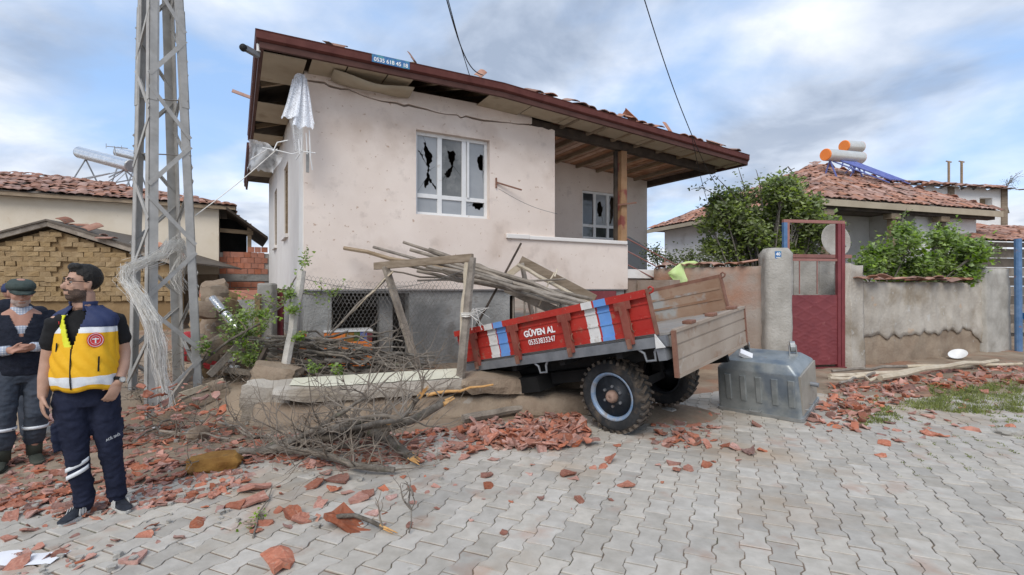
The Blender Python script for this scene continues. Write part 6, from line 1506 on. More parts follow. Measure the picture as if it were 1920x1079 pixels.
# green weeds at the brushwood heap
def weeds(name, label, spots, seed, m='leaf_bright', ls=.05):
    rr = random.Random(seed); root = empty(name, spots[0][0], 0, label, 'weeds'); o = Vector(spots[0][0]); st, lf = MB(), MB()
    for c, r, n in spots:
        c = Vector(c) - o
        for _ in range(n):
            d = Vector((rr.gauss(0, .6), rr.gauss(0, .6), 1)).normalized(); e = c + d * r * rr.uniform(.5, 1.2)
            st.tube([c, c.lerp(e, .5) + Vector((rr.gauss(0, .02), rr.gauss(0, .02), 0)), e], .004, 3, False)
            for _ in range(14): leaf(lf, c.lerp(e, rr.uniform(.25, 1)) + Vector((rr.gauss(0, .03), rr.gauss(0, .03), rr.gauss(0, .02))), ls * rr.uniform(.6, 1.3), rr)
    st.build('stems', M['grass'], root, kind='stuff'); lf.build('foliage', M[m], root, kind='stuff')
weeds('weed_clump', 'fresh green weeds growing in the heap beside the flue pipe', [(P(470, 640, 7.0), .45, 26), (P(450, 610, 7.1), .3, 18), (P(470, 690, 6.8), .35, 26), (P(440, 650, 7.0), .28, 16), (P(490, 600, 7.1), .22, 10)], 3)
weeds('weed_clump', 'small leafy sprigs caught on the whitewashed fence post', [(P(545, 560, 6.6), .16, 7), (P(548, 590, 6.6), .15, 6), (P(555, 640, 6.6), .15, 7), (P(590, 700, 6.5), .15, 6), (P(640, 705, 6.5), .2, 6)], 5)
# grass in joints and on the verge
rr = random.Random(44); gm = MB()
def tuft(x, y, z, n, h, spread):
    for _ in range(n):
        a = rr.uniform(0, 6.28); r = rr.random() * spread; b = Vector((x + r * math.cos(a), y + r * math.sin(a), z)); d = Vector((rr.gauss(0, .6), rr.gauss(0, .6), 1)).normalized() * h * rr.uniform(.4, 1.2)
        w_ = d.cross(Vector((rr.gauss(0, 1), rr.gauss(0, 1), 0))).normalized() * .006
        gm.add([b - w_, b + w_, b + d], [(0, 1, 2)])
for poly, n, h, sp, nb in (([(1590,775),(1660,765),(1690,790),(1620,800)], 40, .05, .07, 34), ([(1690,755),(1780,735),(1920,735),(1920,775),(1800,775),(1720,768)], 150, .07, .10, 34), ([(1740,730),(1920,715),(1920,735),(1760,745)], 40, .09, .1, 34), ([(1850,780),(1920,775),(1920,830),(1870,825)], 16, .04, .06, 20),
                            ([(1560,750),(1720,735),(1760,760),(1600,790)], 30, .05, .07, 24)):
    for _ in range(n):
        while True:
            x, y = rr.uniform(min(p[0] for p in poly), max(p[0] for p in poly)), rr.uniform(min(p[1] for p in poly), max(p[1] for p in poly))
            if in_poly(x, y, poly): break
        g = G(x, y); tuft(g.x, g.y, max(hgt(g.x, g.y), -.005), nb, h, sp)
for k in range(700):    # moss and blades in the paver joints near the bin
    i, j = rr.randint(8, 46), rr.randint(10, 30)
    c = RD * ((i + .5) * PW) + CD * ((j + rr.random()) * PL)
    px, py = 960 + F * c.x / c.y, 540 + F * H / c.y
    if 1200 < px < 1930 and py < 900 and mnoise.noise(Vector((c.x * .8, c.y * .8, 9))) > -.05: tuft(c.x, c.y, -.006, 14, .026, .035)
gm.build('grass', M['grass'], kind='stuff', label='short grass and moss on the verge and in paver joints', cat='grass')
# ------------------------------------------------------------------ people
def remesh(mb, voxel, it=4, fac=.5, name='body'):
    me = mb.mesh('tmp'); ob = bpy.data.objects.new('tmp', me); COL.objects.link(ob)
    m = ob.modifiers.new('r', 'REMESH'); m.mode = 'VOXEL'; m.voxel_size = voxel; m.use_smooth_shade = True
    s = ob.modifiers.new('s', 'SMOOTH'); s.iterations = it; s.factor = fac
    out = bpy.data.meshes.new_from_object(ob.evaluated_get(bpy.context.evaluated_depsgraph_get())); bpy.data.objects.remove(ob); bpy.data.meshes.remove(me)
    out.name = name; out.polygons.foreach_set('use_smooth', [True] * len(out.polygons)); return out
def folds(me, amp, sx=9, sz=20, seed=0):
    me.update(); no = [v.normal.copy() for v in me.vertices]
    for v, n in zip(me.vertices, no):
        c = v.co; k = mnoise.noise(Vector((c.x * sx + seed, c.y * sx, c.z * sz + 3 * c.x))) + .5 * mnoise.noise(Vector((c.x * sx * 2.3, c.y * sx * 2.3 + seed, c.z * sz * 2 - 6 * c.x)))
        v.co = c + n * (amp * (abs(k) * 2 - .6))
    me.update(); return me
def capsule(mb, pts, rads, seg=14):
    mb.tube(pts, rads, seg)
    for p, r in ((pts[0], rads[0]), (pts[-1], rads[-1])):
        rr_ = r if isinstance(r, (int, float)) else min(r); mb.sphere(p, rr_ * .99, 12, 8)
SKIN = mat('skin', (.40,.235,.165), (.47,.285,.205), 14, .55, spec=.35, bump=.05, bscale=120)
SKIN2 = mat('weathered_skin', (.36,.185,.13), (.44,.24,.175), 16, .6, spec=.3, bump=.15, bscale=90)
BEARD = mat('beard', (.055,.04,.032), (.13,.085,.065), 160, .85); STUB = mat('grey_stubble', (.36,.27,.23), (.45,.36,.32), 90, .85)
HAIR = mat('hair', (.008,.007,.006), (.02,.017,.014), 120, .5, bump=.5, bscale=150)
NAVY = mat('navy_cloth', (.011,.014,.030), (.018,.022,.044), 12, .85, bump=.35, bscale=14, spec=.2)
NAVYV = mat('navy_vest', (.020,.030,.085), (.030,.042,.105), 10, .7, bump=.2, bscale=20)
YEL = mat('yellow_cloth', (.72,.38,.012), (.80,.45,.02), 7, .7, bump=.25, bscale=12)
REFL = mat('reflective_tape', (.62,.64,.66), (.72,.74,.76), 30, .4, spec=.6)
BLK = mat('black_cloth', (.008,.008,.009), (.014,.014,.015), 12, .85, bump=.2, bscale=20)
SHOE = mat('shoe', (.012,.014,.020), (.028,.032,.042), 20, .6); SOLE = mat('sole', (.5,.49,.46), (.6,.59,.56), 20, .7)
DKW = mat('dark_sweater', (.010,.013,.022), (.018,.021,.034), 30, .95, bump=.4, bscale=60)
TRG = mat('grey_trousers', (.035,.045,.062), (.06,.07,.09), 9, .9, bump=.35, bscale=14); BOOT = mat('boot', (.035,.04,.032), (.06,.065,.05), 12, .8)
CAPM = mat('cap', (.040,.055,.050), (.06,.078,.072), 40, .95, bump=.3, bscale=80); CHECK = mat('check_shirt', (.42,.45,.50), (.56,.58,.61), 3, .9)
_nt = CHECK.node_tree; _b = _nt.nodes['Principled BSDF']; _t = _nt.nodes.new('ShaderNodeTexCoord')
_mx = None
for _dir in ('X', 'Z'):
    _w = _nt.nodes.new('ShaderNodeTexWave'); _w.wave_type = 'BANDS'; _w.bands_direction = _dir; _w.inputs['Scale'].default_value = 16; _nt.links.new(_t.outputs['Object'], _w.inputs['Vector'])
    _r = _nt.nodes.new('ShaderNodeMixRGB'); _nt.links.new(_w.outputs['Fac'], _r.inputs[0])
    if _mx is None: _r.inputs[1].default_value = (.60,.61,.62,1)
    else: _nt.links.new(_mx, _r.inputs[1])
    _r.inputs[2].default_value = (.16,.22,.34,1); _r2 = _nt.nodes.new('ShaderNodeMath'); _r2.operation = 'MULTIPLY'; _r2.inputs[1].default_value = .55; _nt.links.new(_w.outputs['Fac'], _r2.inputs[0]); _nt.links.new(_r2.outputs[0], _r.inputs[0]); _mx = _r.outputs[0]
_nt.links.new(_mx, _b.inputs['Base Color'])

def head_into(mb, c, yaw, pitch, s=1.0):
    Rm = Matrix.Rotation(yaw, 3, 'Z') @ Matrix.Rotation(pitch, 3, 'X'); c = Vector(c)
    T = lambda x, y, z: c + Rm @ Vector((x * s, y * s, z * s))
    mb.sphere(T(0, .018, .035), (.076 * s, .095 * s, .088 * s), 20, 14, Rm)       # cranium
    mb.sphere(T(0, -.022, -.020), (.064 * s, .074 * s, .098 * s), 18, 12, Rm)     # face
    mb.sphere(T(0, -.052, -.090), (.036 * s, .034 * s, .026 * s), 12, 8, Rm)      # chin
    for sx in (-1, 1):
        mb.sphere(T(sx * .040, -.02, -.068), (.026 * s, .045 * s, .032 * s), 10, 8, Rm)   # jaw
        mb.sphere(T(sx * .036, -.066, -.022), (.022 * s, .018 * s, .020 * s), 10, 8, Rm)  # cheek
        mb.sphere(T(sx * .030, -.076, .028), (.027 * s, .014 * s, .010 * s), 10, 8, Rm)   # brow
        mb.sphere(T(sx * .075, .012, -.008), (.010 * s, .020 * s, .033 * s), 10, 8, Rm)   # ear
        mb.sphere(T(sx * .079, .020, .006), (.009 * s, .013 * s, .020 * s), 8, 6, Rm)
    mb.tube([T(0, -.080, .018), T(0, -.100, -.012), T(0, -.112, -.028)], [.009 * s, .012 * s, .016 * s], 8)
    mb.sphere(T(0, -.104, -.032), (.018 * s, .014 * s, .010 * s), 10, 8, Rm)
    mb.sphere(T(0, -.088, -.058), (.026 * s, .010 * s, .007 * s), 10, 6, Rm); mb.sphere(T(0, -.086, -.070), (.022 * s, .010 * s, .007 * s), 10, 6, Rm)
    mb.tube([T(0, .03, -.05), T(0, .035, -.16)], [.056 * s, .062 * s], 14)
    return T, Rm
def hand_into(mb, wrist, d, palm_n, thumb_side, curl=.5, s=1.0):
    """d: direction of the fingers, palm_n: direction the palm faces, thumb_side: where the thumb leaves"""
    d, pn, ts = Vector(d).normalized(), Vector(palm_n), Vector(thumb_side); pn = (pn - d * pn.dot(d)).normalized(); ts = (ts - d * ts.dot(d) - pn * ts.dot(pn)).normalized(); w = Vector(wrist)
    pc = w + d * .050 * s; Rm = Matrix((ts, pn, d)).transposed()
    mb.sphere(pc, (.040 * s, .017 * s, .052 * s), 12, 8, Rm)
    for k, (o, ln) in enumerate(((.030, .072), (.010, .080), (-.011, .074), (-.031, .058))):
        p = w + d * .088 * s + ts * o * s; pts = [p - d * .02 * s, p]; dd = d.copy()
        for j in range(3):
            a = curl * (.5, .75, .6)[j]; dd = (dd * math.cos(a) + pn * math.sin(a)).normalized(); pts.append(pts[-1] + dd * ln * s * (.45, .32, .25)[j]); 
        mb.tube(pts, [.0095 * s, .0095 * s, .009 * s, .0082 * s, .0065 * s], 8)
    p = w + d * .025 * s + ts * .030 * s; dd = (d * .75 + ts * .65 + pn * .2).normalized()
    p2 = p + dd * .042 * s; dd2 = (d * .95 + pn * .35 * (1 + curl)).normalized(); mb.tube([p - dd * .015 * s, p, p2, p2 + dd2 * .034 * s], [.013 * s, .014 * s, .0105 * s, .008 * s], 8)
def shoe_into(parent, heel, toe, m, ms, w=.048, name='shoe', stripes=False, h=.085):
    heel, toe = Vector(heel), Vector(toe); d = (toe - heel); d.z = 0; L = d.length; d.normalize(); n = Vector((-d.y, d.x, 0)); rings = []
    for t, ww, zz_, in ((-.04, .55, .075), (.0, .85, h), (.18, .92, h + .01), (.36, .95, h - .005), (.55, 1.02, h * .74), (.75, 1.08, h * .58), (.92, .85, h * .48), (1.02, .4, h * .34)):
        c = heel + d * L * t; ring = []
        for k in range(12):
            a = 2 * math.pi * k / 12; ring.append(Vector((c.x, c.y, 0)) + n * math.cos(a) * w * ww + Vector((0, 0, .026 + (zz_ - .026) * .5 * (1 + math.sin(a)))))
        rings.append(ring)
    o = MB().loft(rings).build(name, m, parent, smooth=True)
    rings = []
    for z, e in ((.0, .94), (.026, 1.02), (.030, .9)):
        L_ = []
        for k in range(20):
            a = 2 * math.pi * k / 20; c = heel + d * L * (.49 + .55 * math.cos(a) * e); L_.append(Vector((c.x, c.y, z)) + n * math.sin(a) * w * 1.06 * e)
        rings.append(L_)
    MB().loft(rings).build('sole', ms, o)
    if stripes:
        for k in range(3):
            for sd in (-1, 1):
                c = heel + d * L * (.36 + .10 * k) + n * sd * w * .985; MB().beam(Vector((c.x, c.y, .035)) + n * sd * .003, Vector((c.x, c.y, .078)) - d * .018 - n * sd * w * .16 + n * sd * .004, .004, .016, up=d).build('stripe', SOLE, o)
    return o
def ring_pts(c, rx, ry, yaw, n=40, p=2.3):
    L = []
    for k in range(n):
        a = 2 * math.pi * k / n; ca, sa = math.cos(a), math.sin(a); r = (abs(ca) ** p + abs(sa) ** p) ** (-1 / p); x, y = rx * r * ca, ry * r * sa
        L.append(Vector((c[0] + x * math.cos(yaw) - y * math.sin(yaw), c[1] + x * math.sin(yaw) + y * math.cos(yaw), c[2])))
    return L

# ---- emergency worker
p1 = empty('person', (-3.07, 3.66, 0), R(39.4), 'person in yellow and navy emergency vest with glasses looking aside', 'person')
p1.scale = (.93, .96, 1.0); P1Y = R(-24)
body = MB()
T1, RH1 = head_into(body, (-.035, -.02, 1.675), R(-64), R(-4), 1.08)
body.tube([(-.02, .02, 1.48), (-.03, .0, 1.56)], [.066, .062], 14)
body.tube([(0, .01, .86), (0, .0, 1.0), (-.01, 0, 1.15), (-.01, .0, 1.32), (-.01, .01, 1.44), (-.02, .01, 1.49)], [(.10, .15), (.105, .145), (.105, .14), (.095, .14), (.070, .135), (.055, .075)], 20)
armR = [(.175, .02, 1.42), (.208, .03, 1.29), (.230, .030, 1.16), (.220, -.05, 1.06), (.190, -.135, .965)]; armL = [(-.180, -.02, 1.41), (-.204, .0, 1.28), (-.228, .01, 1.13), (-.242, -.01, 1.02), (-.252, -.03, .905)]
for ar in (armR, armL): capsule(body, ar, [.046, .053, .046, .043, .031])
hand_into(body, (.190, -.135, .965), (-.46, -.12, -1), (-.35, .9, 0), (-.8, -.5, 0), .8, 1.05)
hand_into(body, (-.252, -.03, .905), (.02, -.10, -1), (.9, .2, 0), (.15, -1, 0), .45, 1.05)
for lg in ([(.105, .01, .90), (.12, 0, .66), (.142, -.01, .48), (.168, .015, .28), (.184, .03, .09)], [(-.105, .01, .90), (-.08, -.01, .66), (-.055, -.03, .48), (-.035, .0, .28), (-.015, .03, .09)]): capsule(body, lg, [.085, .08, .058, .055, .04])
me = remesh(body, .0075, 3); me.materials.append(SKIN); me.materials.append(BEARD)
inv = RH1.inverted(); c1 = T1(0, 0, 0)
for f in me.polygons:
    q = inv @ (f.center - c1) / 1.08
    if f.center.z > 1.5 and q.y < .012 and (q.z < -.040 and abs(q.x) < .09 and q.z > -.125):
        if not (abs(q.x) < .024 and -.074 < q.z < -.054): 
            if q.z < -.046 + .9 * max(0, abs(q.x) - .045) + (.014 if abs(q.x) < .03 and q.z > -.06 else 0) or q.z < -.075: f.material_index = 1
link('body', me, p1)
# trousers
tr_ = MB(); 
tr_.tube([(0, .01, .985), (0, .01, .90), (0, .01, .80)], [(.128, .19), (.135, .20), (.12, .20)], 20)
rr = random.Random(6)
for lg in ([(.10, .01, .86), (.112, .0, .70), (.125, -.01, .56), (.142, -.012, .46), (.162, .008, .32), (.176, .02, .20), (.184, .028, .12), (.186, .03, .085)], [(-.10, .01, .86), (-.085, -.01, .70), (-.068, -.028, .56), (-.058, -.032, .46), (-.044, -.008, .32), (-.025, .015, .20), (-.016, .03, .12), (-.012, .03, .085)]):
    capsule(tr_, lg, [.112, .102, .088, .079, .071, .066, .070, .060], 18)
    for k in range(5):
        z = rr.uniform(.10, .5); i = rr.uniform(0, 1); c = Vector(lg[5]).lerp(Vector(lg[6]), .5); c.z = .10 + .035 * k; tr_.lathe([(.058, -.012), (.074, 0), (.058, .012)], 14, Matrix.Translation(c) @ Euler((rr.gauss(0, .25), rr.gauss(0, .25), 0)).to_matrix().to_4x4())
for x, y, z in ((.205, .0, .58), (-.185, -.01, .60)): tr_.box((x, y, z), (.035, .13, .19), (0, .08 if x > 0 else -.12, 0))
me = folds(remesh(tr_, .009, 3), .007, 8, 16, 2); me.materials.append(NAVY); trs = link('trousers', me, p1)
def band(parent, c, r, tilt, h, m, name='reflective_band', a0=R(190), a1=R(380), n=14, dz=0):
    mb = MB(); c = Vector(c)
    for k in range(n + 1):
        a = a0 + (a1 - a0) * k / n; u = k / n
        for z in (0, h): mb.v.append((c.x + r * math.cos(a), c.y + r * math.sin(a), c.z + z + tilt * (u - .5)))
    mb.f = [(2*k, 2*k+2, 2*k+3, 2*k+1) for k in range(n)]
    o = mb.build(name, m, parent, smooth=True); so = o.modifiers.new('s', 'SOLIDIFY'); so.thickness = .006; return o
band(trs, (-.046, -.012, .325), .0800, .075, .030, REFL, a0=R(195), a1=R(318)); band(trs, (-.048, -.014, .380), .0830, .075, .030, REFL, a0=R(195), a1=R(318))
text_mb('ACİL SAĞLIK', .024, .002, .0).xf(Matrix.Translation((.168, -.096, .565)) @ Matrix.Rotation(R(38), 4, 'Z') @ Matrix.Rotation(R(-8), 4, 'Y')).build('lettering', REFL, trs)
# shirt sleeves and collar
shm = MB(); shm.tube([(-.01, .0, .93), (-.01, 0, 1.15), (-.01, .0, 1.32), (-.01, .01, 1.43), (-.02, .012, 1.495)], [(.125, .160), (.118, .150), (.108, .155), (.080, .150), (.070, .082)], 20)
for ar, e in ((armR, 1), (armL, 1)): a, b = Vector(ar[0]), Vector(ar[1]); capsule(shm, [a + Vector((-.03 if a.x > 0 else .03, 0, .0)), a, b, b + (b - a) * .15], [.056, .064, .068, .068], 16)
me = folds(remesh(shm, .010, 3), .004, 9, 18, 5); me.materials.append(BLK); shirt = link('shirt', me, p1)
MB().sphere(T1(-.02, -.06, -.205), .006).build('button', M['pvc'], shirt)
# vest: lofted shell, colours by height, open V at the neck
NV = 144; mb = MB(); prof = [(.935, .178, .150, -.012), (.95, .190, .160, -.012), (.985, .196, .166, -.014), (1.03, .198, .168, -.014), (1.10, .196, .167, -.012), (1.18, .192, .160, -.008), (1.25, .192, .152, -.004), (1.325, .194, .146, 0), (1.331, .194, .146, 0), (1.372, .192, .138, .003), (1.378, .196, .138, .003), (1.42, .200, .124, .006), (1.452, .186, .108, .010), (1.475, .155, .098, .011), (1.495, .112, .092, .012), (1.515, .088, .086, .012)]
_p2 = []
for (a, b) in zip(prof, prof[1:]):
    n_ = max(1, int((b[0] - a[0]) / .012))
    _p2 += [tuple(a[i] + (b[i] - a[i]) * t / n_ for i in range(4)) for t in range(n_)]
prof = _p2 + [prof[-1]]
rings = []
for z, rx, ry, yo in prof:
    ring = ring_pts((-.008, yo, z), rx, ry, P1Y, NV, 2.5)
    rings.append([q + Vector((0, 0, .018 * math.sin(k * .22) * (1 if z < .97 else 0) * .6)) + (q - Vector((-.008, yo, z))).normalized() * .005 * math.sin(k * .55 + z * 30 + 2 * math.sin(z * 17)) for k, q in enumerate(ring)])
m_ = NV
for r in rings: mb.v += [tuple(q) for q in r]
mats = []; 
for i in range(len(rings) - 1):
    zc = (prof[i][0] + prof[i+1][0]) / 2
    for k in range(m_):
        a = (k + .5) / m_ * 360; df = ((a - 266 + 180) % 360) - 180    # distance from the zip line (front)
        vw = 0 if zc < 1.22 else (zc - 1.22) * 88
        if abs(df) < vw: continue
        mb.f.append((i*m_+k, i*m_+(k+1) % m_, (i+1)*m_+(k+1) % m_, (i+1)*m_+k))
        lap = -vw - 12 < df < -vw and zc > 1.24
        mats.append(3 if lap and zc < 1.46 else 1 if zc < .975 + .0 else 2 if zc < 1.03 else 1 if zc < 1.328 else 2 if zc < 1.375 else 0)
vest = mb.build('vest', NAVYV, p1, smooth=True); LIN = mat('vest_lining', (.62, .62, .02), (.70, .70, .05), 6, .7)
for q in (YEL, REFL, LIN): vest.data.materials.append(q)
vest.data.polygons.foreach_set('material_index', mats); so = vest.modifiers.new('s', 'SOLIDIFY'); so.thickness = .010; so.offset = 1
def on_vest(ang, z, out=.010):
    i = max(j for j in range(len(prof)) if prof[j][0] <= z); i = min(i, len(prof) - 2); t = (z - prof[i][0]) / (prof[i+1][0] - prof[i][0]); rx = prof[i][1] + (prof[i+1][1] - prof[i][1]) * t; ry = prof[i][2] + (prof[i+1][2] - prof[i][2]) * t; yo = prof[i][3]
    a = R(ang); p_ = 2.5; r = (abs(math.cos(a)) ** p_ + abs(math.sin(a)) ** p_) ** (-1 / p_); x, y = rx * r * math.cos(a), ry * r * math.sin(a); n = Vector((math.cos(a) / rx, math.sin(a) / ry, 0)).normalized()
    Rz = Matrix.Rotation(P1Y, 3, 'Z'); return Rz @ (Vector((x, y, 0)) + n * out) + Vector((-.008, yo, z)), Rz @ n
def decal(ang, z, mbx, name, m, parent, out=.014):
    c, n = on_vest(ang, z, out); y_ = -n; x_ = y_.cross(Vector((0, 0, 1))).normalized(); Mx = Matrix((x_, y_, Vector((0, 0, 1)))).transposed().to_4x4(); Mx.translation = c
    return mbx.xf(Mx).build(name, m, parent)
EMB = mat('emblem_red', (.55, .035, .04), (.62, .05, .05), 30, .6)
em = decal(306, 1.282, MB().lathe([(.052, .004), (.052, 0), (.001, 0), (.001, .004)], 28, Matrix.Rotation(R(90), 4, 'X')), 'emblem', EMB, vest)
decal(306, 1.282, MB().lathe([(.046, .003), (.046, 0), (.043, 0), (.043, .003)], 28, Matrix.Rotation(R(90), 4, 'X'), close=True), 'emblem_ring', REFL, em, .0185)
decal(306, 1.282, MB().lathe([(.030, .003), (.030, 0), (.028, 0), (.028, .003)], 28, Matrix.Rotation(R(90), 4, 'X'), close=True), 'emblem_ring', REFL, em, .0185)
decal(306, 1.280, MB().boxb(-.004, .004, -.002, .001, -.020, .018).boxb(-.020, -.004, -.002, .001, .006, .013).boxb(.004, .020, -.002, .001, .006, .013), 'emblem_mark', REFL, em, .0185)
decal(312, 1.115, MB().box((0, 0, 0), (.010, .004, .105), (0, .04, 0)), 'pocket_zip', BLK, vest); decal(238, 1.225, MB().box((0, 0, 0), (.010, .004, .085), (0, .12, 0)), 'pocket_zip', BLK, vest)
zp = MB(); zpts = [on_vest(266, z, .014)[0] for z in (.945, 1.0, 1.06, 1.12, 1.18, 1.225)]; zp.tube(zpts, .005, 6).build('zip', BLK, vest)
decal(236, 1.405, MB().boxb(-.022, .022, -.002, .001, -.010, .010), 'chest_badge', EMB, vest)
# collar
cr = []
for z, e in ((1.485, 1.12), (1.525, 1.05), (1.55, 1.10)):
    cr.append([q for q in ring_pts((-.020, .012, z), .082 * e, .080 * e, R(-40), 40, 2)])
mb = MB(); mm = 40
for r in cr: mb.v += [tuple(q) for q in r]
for i in range(2):
    for k in range(mm):
        df = (((k + .5) / mm * 360 - 268 + 180) % 360) - 180
        if abs(df) > 34: mb.f.append((i*mm+k, i*mm+(k+1) % mm, (i+1)*mm+(k+1) % mm, (i+1)*mm+k))
o = mb.build('collar', NAVYV, vest, smooth=True); so = o.modifiers.new('s', 'SOLIDIFY'); so.thickness = .010
# hair, glasses, eyes, watch, shoes
hr = MB(); hr.sphere(T1(0, .026, .046), (.093, .114, .100), 22, 14, RH1); hr.sphere(T1(0, -.040, .108), (.062, .046, .032), 14, 10, RH1)
me = remesh(hr, .008, 2); bm = bmesh.new(); bm.from_mesh(me)
dele = []
for v in bm.verts:
    q = inv @ (v.co - c1) / 1.08
    face = q.y < -.03 and q.z < .066 - .5 * max(0, abs(q.x) - .035); side = q.y < .028 and q.z < .008 + .8 * max(0, -q.y - .01) and q.y > -.05; low = q.z < -.052
    if face or side or low or (q.y < -.060 and q.z < .074): dele.append(v)
    else: v.co += Vector((mnoise.noise(v.co * 60), mnoise.noise(v.co * 60 + Vector((9, 0, 0))), mnoise.noise(v.co * 70))) * .004
bmesh.ops.delete(bm, geom=dele, context='VERTS'); bm.to_mesh(me); bm.free(); me.materials.append(HAIR); o = link('hair', me, p1); so = o.modifiers.new('s', 'SOLIDIFY'); so.thickness = .012; so.offset = -1
gl = MB()
for sx in (-1, 1):
    pts = [T1(sx * .031 + .023 * math.cos(a), -.094 + .010 * abs(math.cos(a)), .006 + .015 * math.sin(a)) for a in [2 * math.pi * k / 14 for k in range(15)]]
    gl.tube(pts, .0022, 5, False); gl.tube([T1(sx * .054, -.086, .012), T1(sx * .078, -.04, .014), T1(sx * .082, .012, .010)], .0024, 5)
gl.tube([T1(-.009, -.098, .010), T1(.009, -.098, .010)], .002, 5)
gl.build('glasses', BLK, p1)
for sx in (-1, 1):
    e = MB().sphere(T1(sx * .030, -.074, .006), (.013, .009, .008), 10, 8, RH1).build('eye', M['pvc'], p1, smooth=True); MB().sphere(T1(sx * .031, -.081, .005), .0055, 8, 6).build('iris', HAIR, e)
    MB().tube([T1(sx * .012, -.090, .026), T1(sx * .032, -.090, .033), T1(sx * .054, -.074, .028)], [.004, .006, .003], 6).build('eyebrow', HAIR, p1)
wt = MB().lathe([(.036, -.012), (.040, -.010), (.040, .010), (.036, .012)], 20, Matrix.Translation((.194, -.126, .980)) @ Euler((-.45, .34, 0)).to_matrix().to_4x4() @ Matrix.Diagonal((1.0, .92, 1, 1))).build('watch', BLK, p1)
MB().tube([(.212, -.163, .985), (.216, -.174, .986)], [.021, .019], 16).build('watch_case', M['galv'], wt)
MB().tube([(.2155, -.1735, .986), (.2165, -.176, .986)], [.015, .015], 16).build('watch_dial', M['tank'], wt)
shoe_into(p1, (.005, .075, 0), (-.150, -.135, 0), SHOE, SOLE, stripes=True); shoe_into(p1, (.172, .075, 0), (.247, -.150, 0), SHOE, SOLE, stripes=True)

# ---- older man with flat cap
p2 = empty('person', (-4.53, 4.68, 0.0), R(43), 'person in flat cap and dark sleeveless sweater holding his hands together', 'person')
body = MB(); T2, RH2 = head_into(body, (-.005, -.03, 1.600), R(8), R(14), 1.05)
body.tube([(0, .01, .86), (0, .0, 1.0), (0, 0, 1.15), (0, .0, 1.30), (0, .01, 1.40), (0, .015, 1.46)], [(.11, .16), (.13, .165), (.13, .165), (.115, .175), (.085, .16), (.06, .075)], 20)
aR = [(.185, .02, 1.37), (.215, .03, 1.22), (.225, .02, 1.10), (.14, -.12, 1.10), (.065, -.20, 1.115)]; aL = [(-.185, .02, 1.37), (-.22, .03, 1.22), (-.235, .01, 1.09), (-.15, -.12, 1.08), (-.065, -.20, 1.095)]
for a_ in (aR, aL): capsule(body, a_, [.058, .054, .046, .040, .030])
hand_into(body, (.065, -.20, 1.115), (-1, -.25, -.05), (-.1, .5, -.8), (-.1, -.2, 1), .8, 1.0); hand_into(body, (-.065, -.20, 1.095), (1, -.25, .05), (.1, .6, .5), (.1, -.3, 1), .6, 1.0)
legs2 = ([(.10, .01, .88), (.105, -.02, .68), (.10, -.04, .48), (.09, .03, .28), (.085, .07, .10)], [(-.10, .01, .88), (-.11, -.03, .68), (-.115, -.06, .48), (-.12, -.03, .28), (-.125, -.01, .10)])
for lg in legs2: capsule(body, lg, [.085, .078, .056, .052, .04])
me = remesh(body, .0078, 3); me.materials.append(SKIN2); me.materials.append(STUB); inv2 = RH2.inverted(); c2 = T2(0, 0, 0)
for f in me.polygons:
    q = inv2 @ (f.center - c2) / 1.05
    if f.center.z > 1.45 and q.y < .0 and -.12 < q.z < -.046 and not (abs(q.x) < .022 and -.072 < q.z < -.056): f.material_index = 1
link('body', me, p2)
sw_ = MB(); sw_.tube([(0, .01, .86), (0, .0, .97), (0, 0, 1.10), (0, .0, 1.28), (0, .01, 1.38), (0, .015, 1.43)], [(.138, .185), (.15, .192), (.148, .186), (.132, .192), (.10, .175), (.075, .10)], 20)
for a_ in (aR, aL):
    capsule(sw_, a_[:4], [.076, .070, .062, .052], 14)
me = folds(remesh(sw_, .010, 3), .005, 9, 18, 4)
bm = bmesh.new(); bm.from_mesh(me); bmesh.ops.delete(bm, geom=[v for v in bm.verts if v.co.y < .0 and v.co.z > 1.20 and abs(v.co.x) < (v.co.z - 1.20) * .36], context='VERTS'); bm.to_mesh(me); bm.free()
me.materials.append(DKW); link('sweater', me, p2)
sh2 = MB(); sh2.tube([(0, .01, 1.12), (0, .0, 1.28), (0, .01, 1.38), (0, .005, 1.44), (0, .0, 1.475)], [(.128, .16), (.124, .17), (.094, .14), (.072, .082), (.066, .072)], 18)
me = remesh(sh2, .010, 2); me.materials.append(CHECK); s2 = link('shirt', me, p2)
for a_ in (aR, aL): v0, v1 = Vector(a_[3]), Vector(a_[4]); MB().tube([v0.lerp(v1, .35), v0.lerp(v1, .62), v0.lerp(v1, .88)], [.046, .044, .043], 14).build('cuff', CHECK, s2, smooth=True)
t2 = MB(); t2.tube([(0, .01, .92), (0, .01, .84), (0, .01, .78)], [(.128, .18), (.13, .185), (.115, .185)], 18)
for lg in legs2: capsule(t2, [Vector(p_) for p_ in lg[:4]] + [Vector(lg[4]) + Vector((0, 0, .12))], [.108, .100, .088, .082, .078], 16)
me = folds(remesh(t2, .010, 3), .007, 8, 15, 7); me.materials.append(TRG); tt = link('trousers', me, p2)
for c in ((.094, .0, .34), (-.12, -.042, .36)): band(tt, c, .094, .0, .028, REFL, a0=R(150), a1=R(390), n=20)
cp = MB(); rings = []
for z, rx, ry, yo in ((.035, .094, .112, .010), (.060, .100, .122, .0), (.082, .096, .124, -.006), (.105, .078, .104, .0), (.116, .040, .06, .0)):
    rings.append([T2(rx * math.cos(2 * math.pi * k / 24), yo + ry * math.sin(2 * math.pi * k / 24), z) for k in range(24)])
cap = cp.loft(rings).build('flat_cap', CAPM, p2, smooth=True)
br = MB(); rings = []
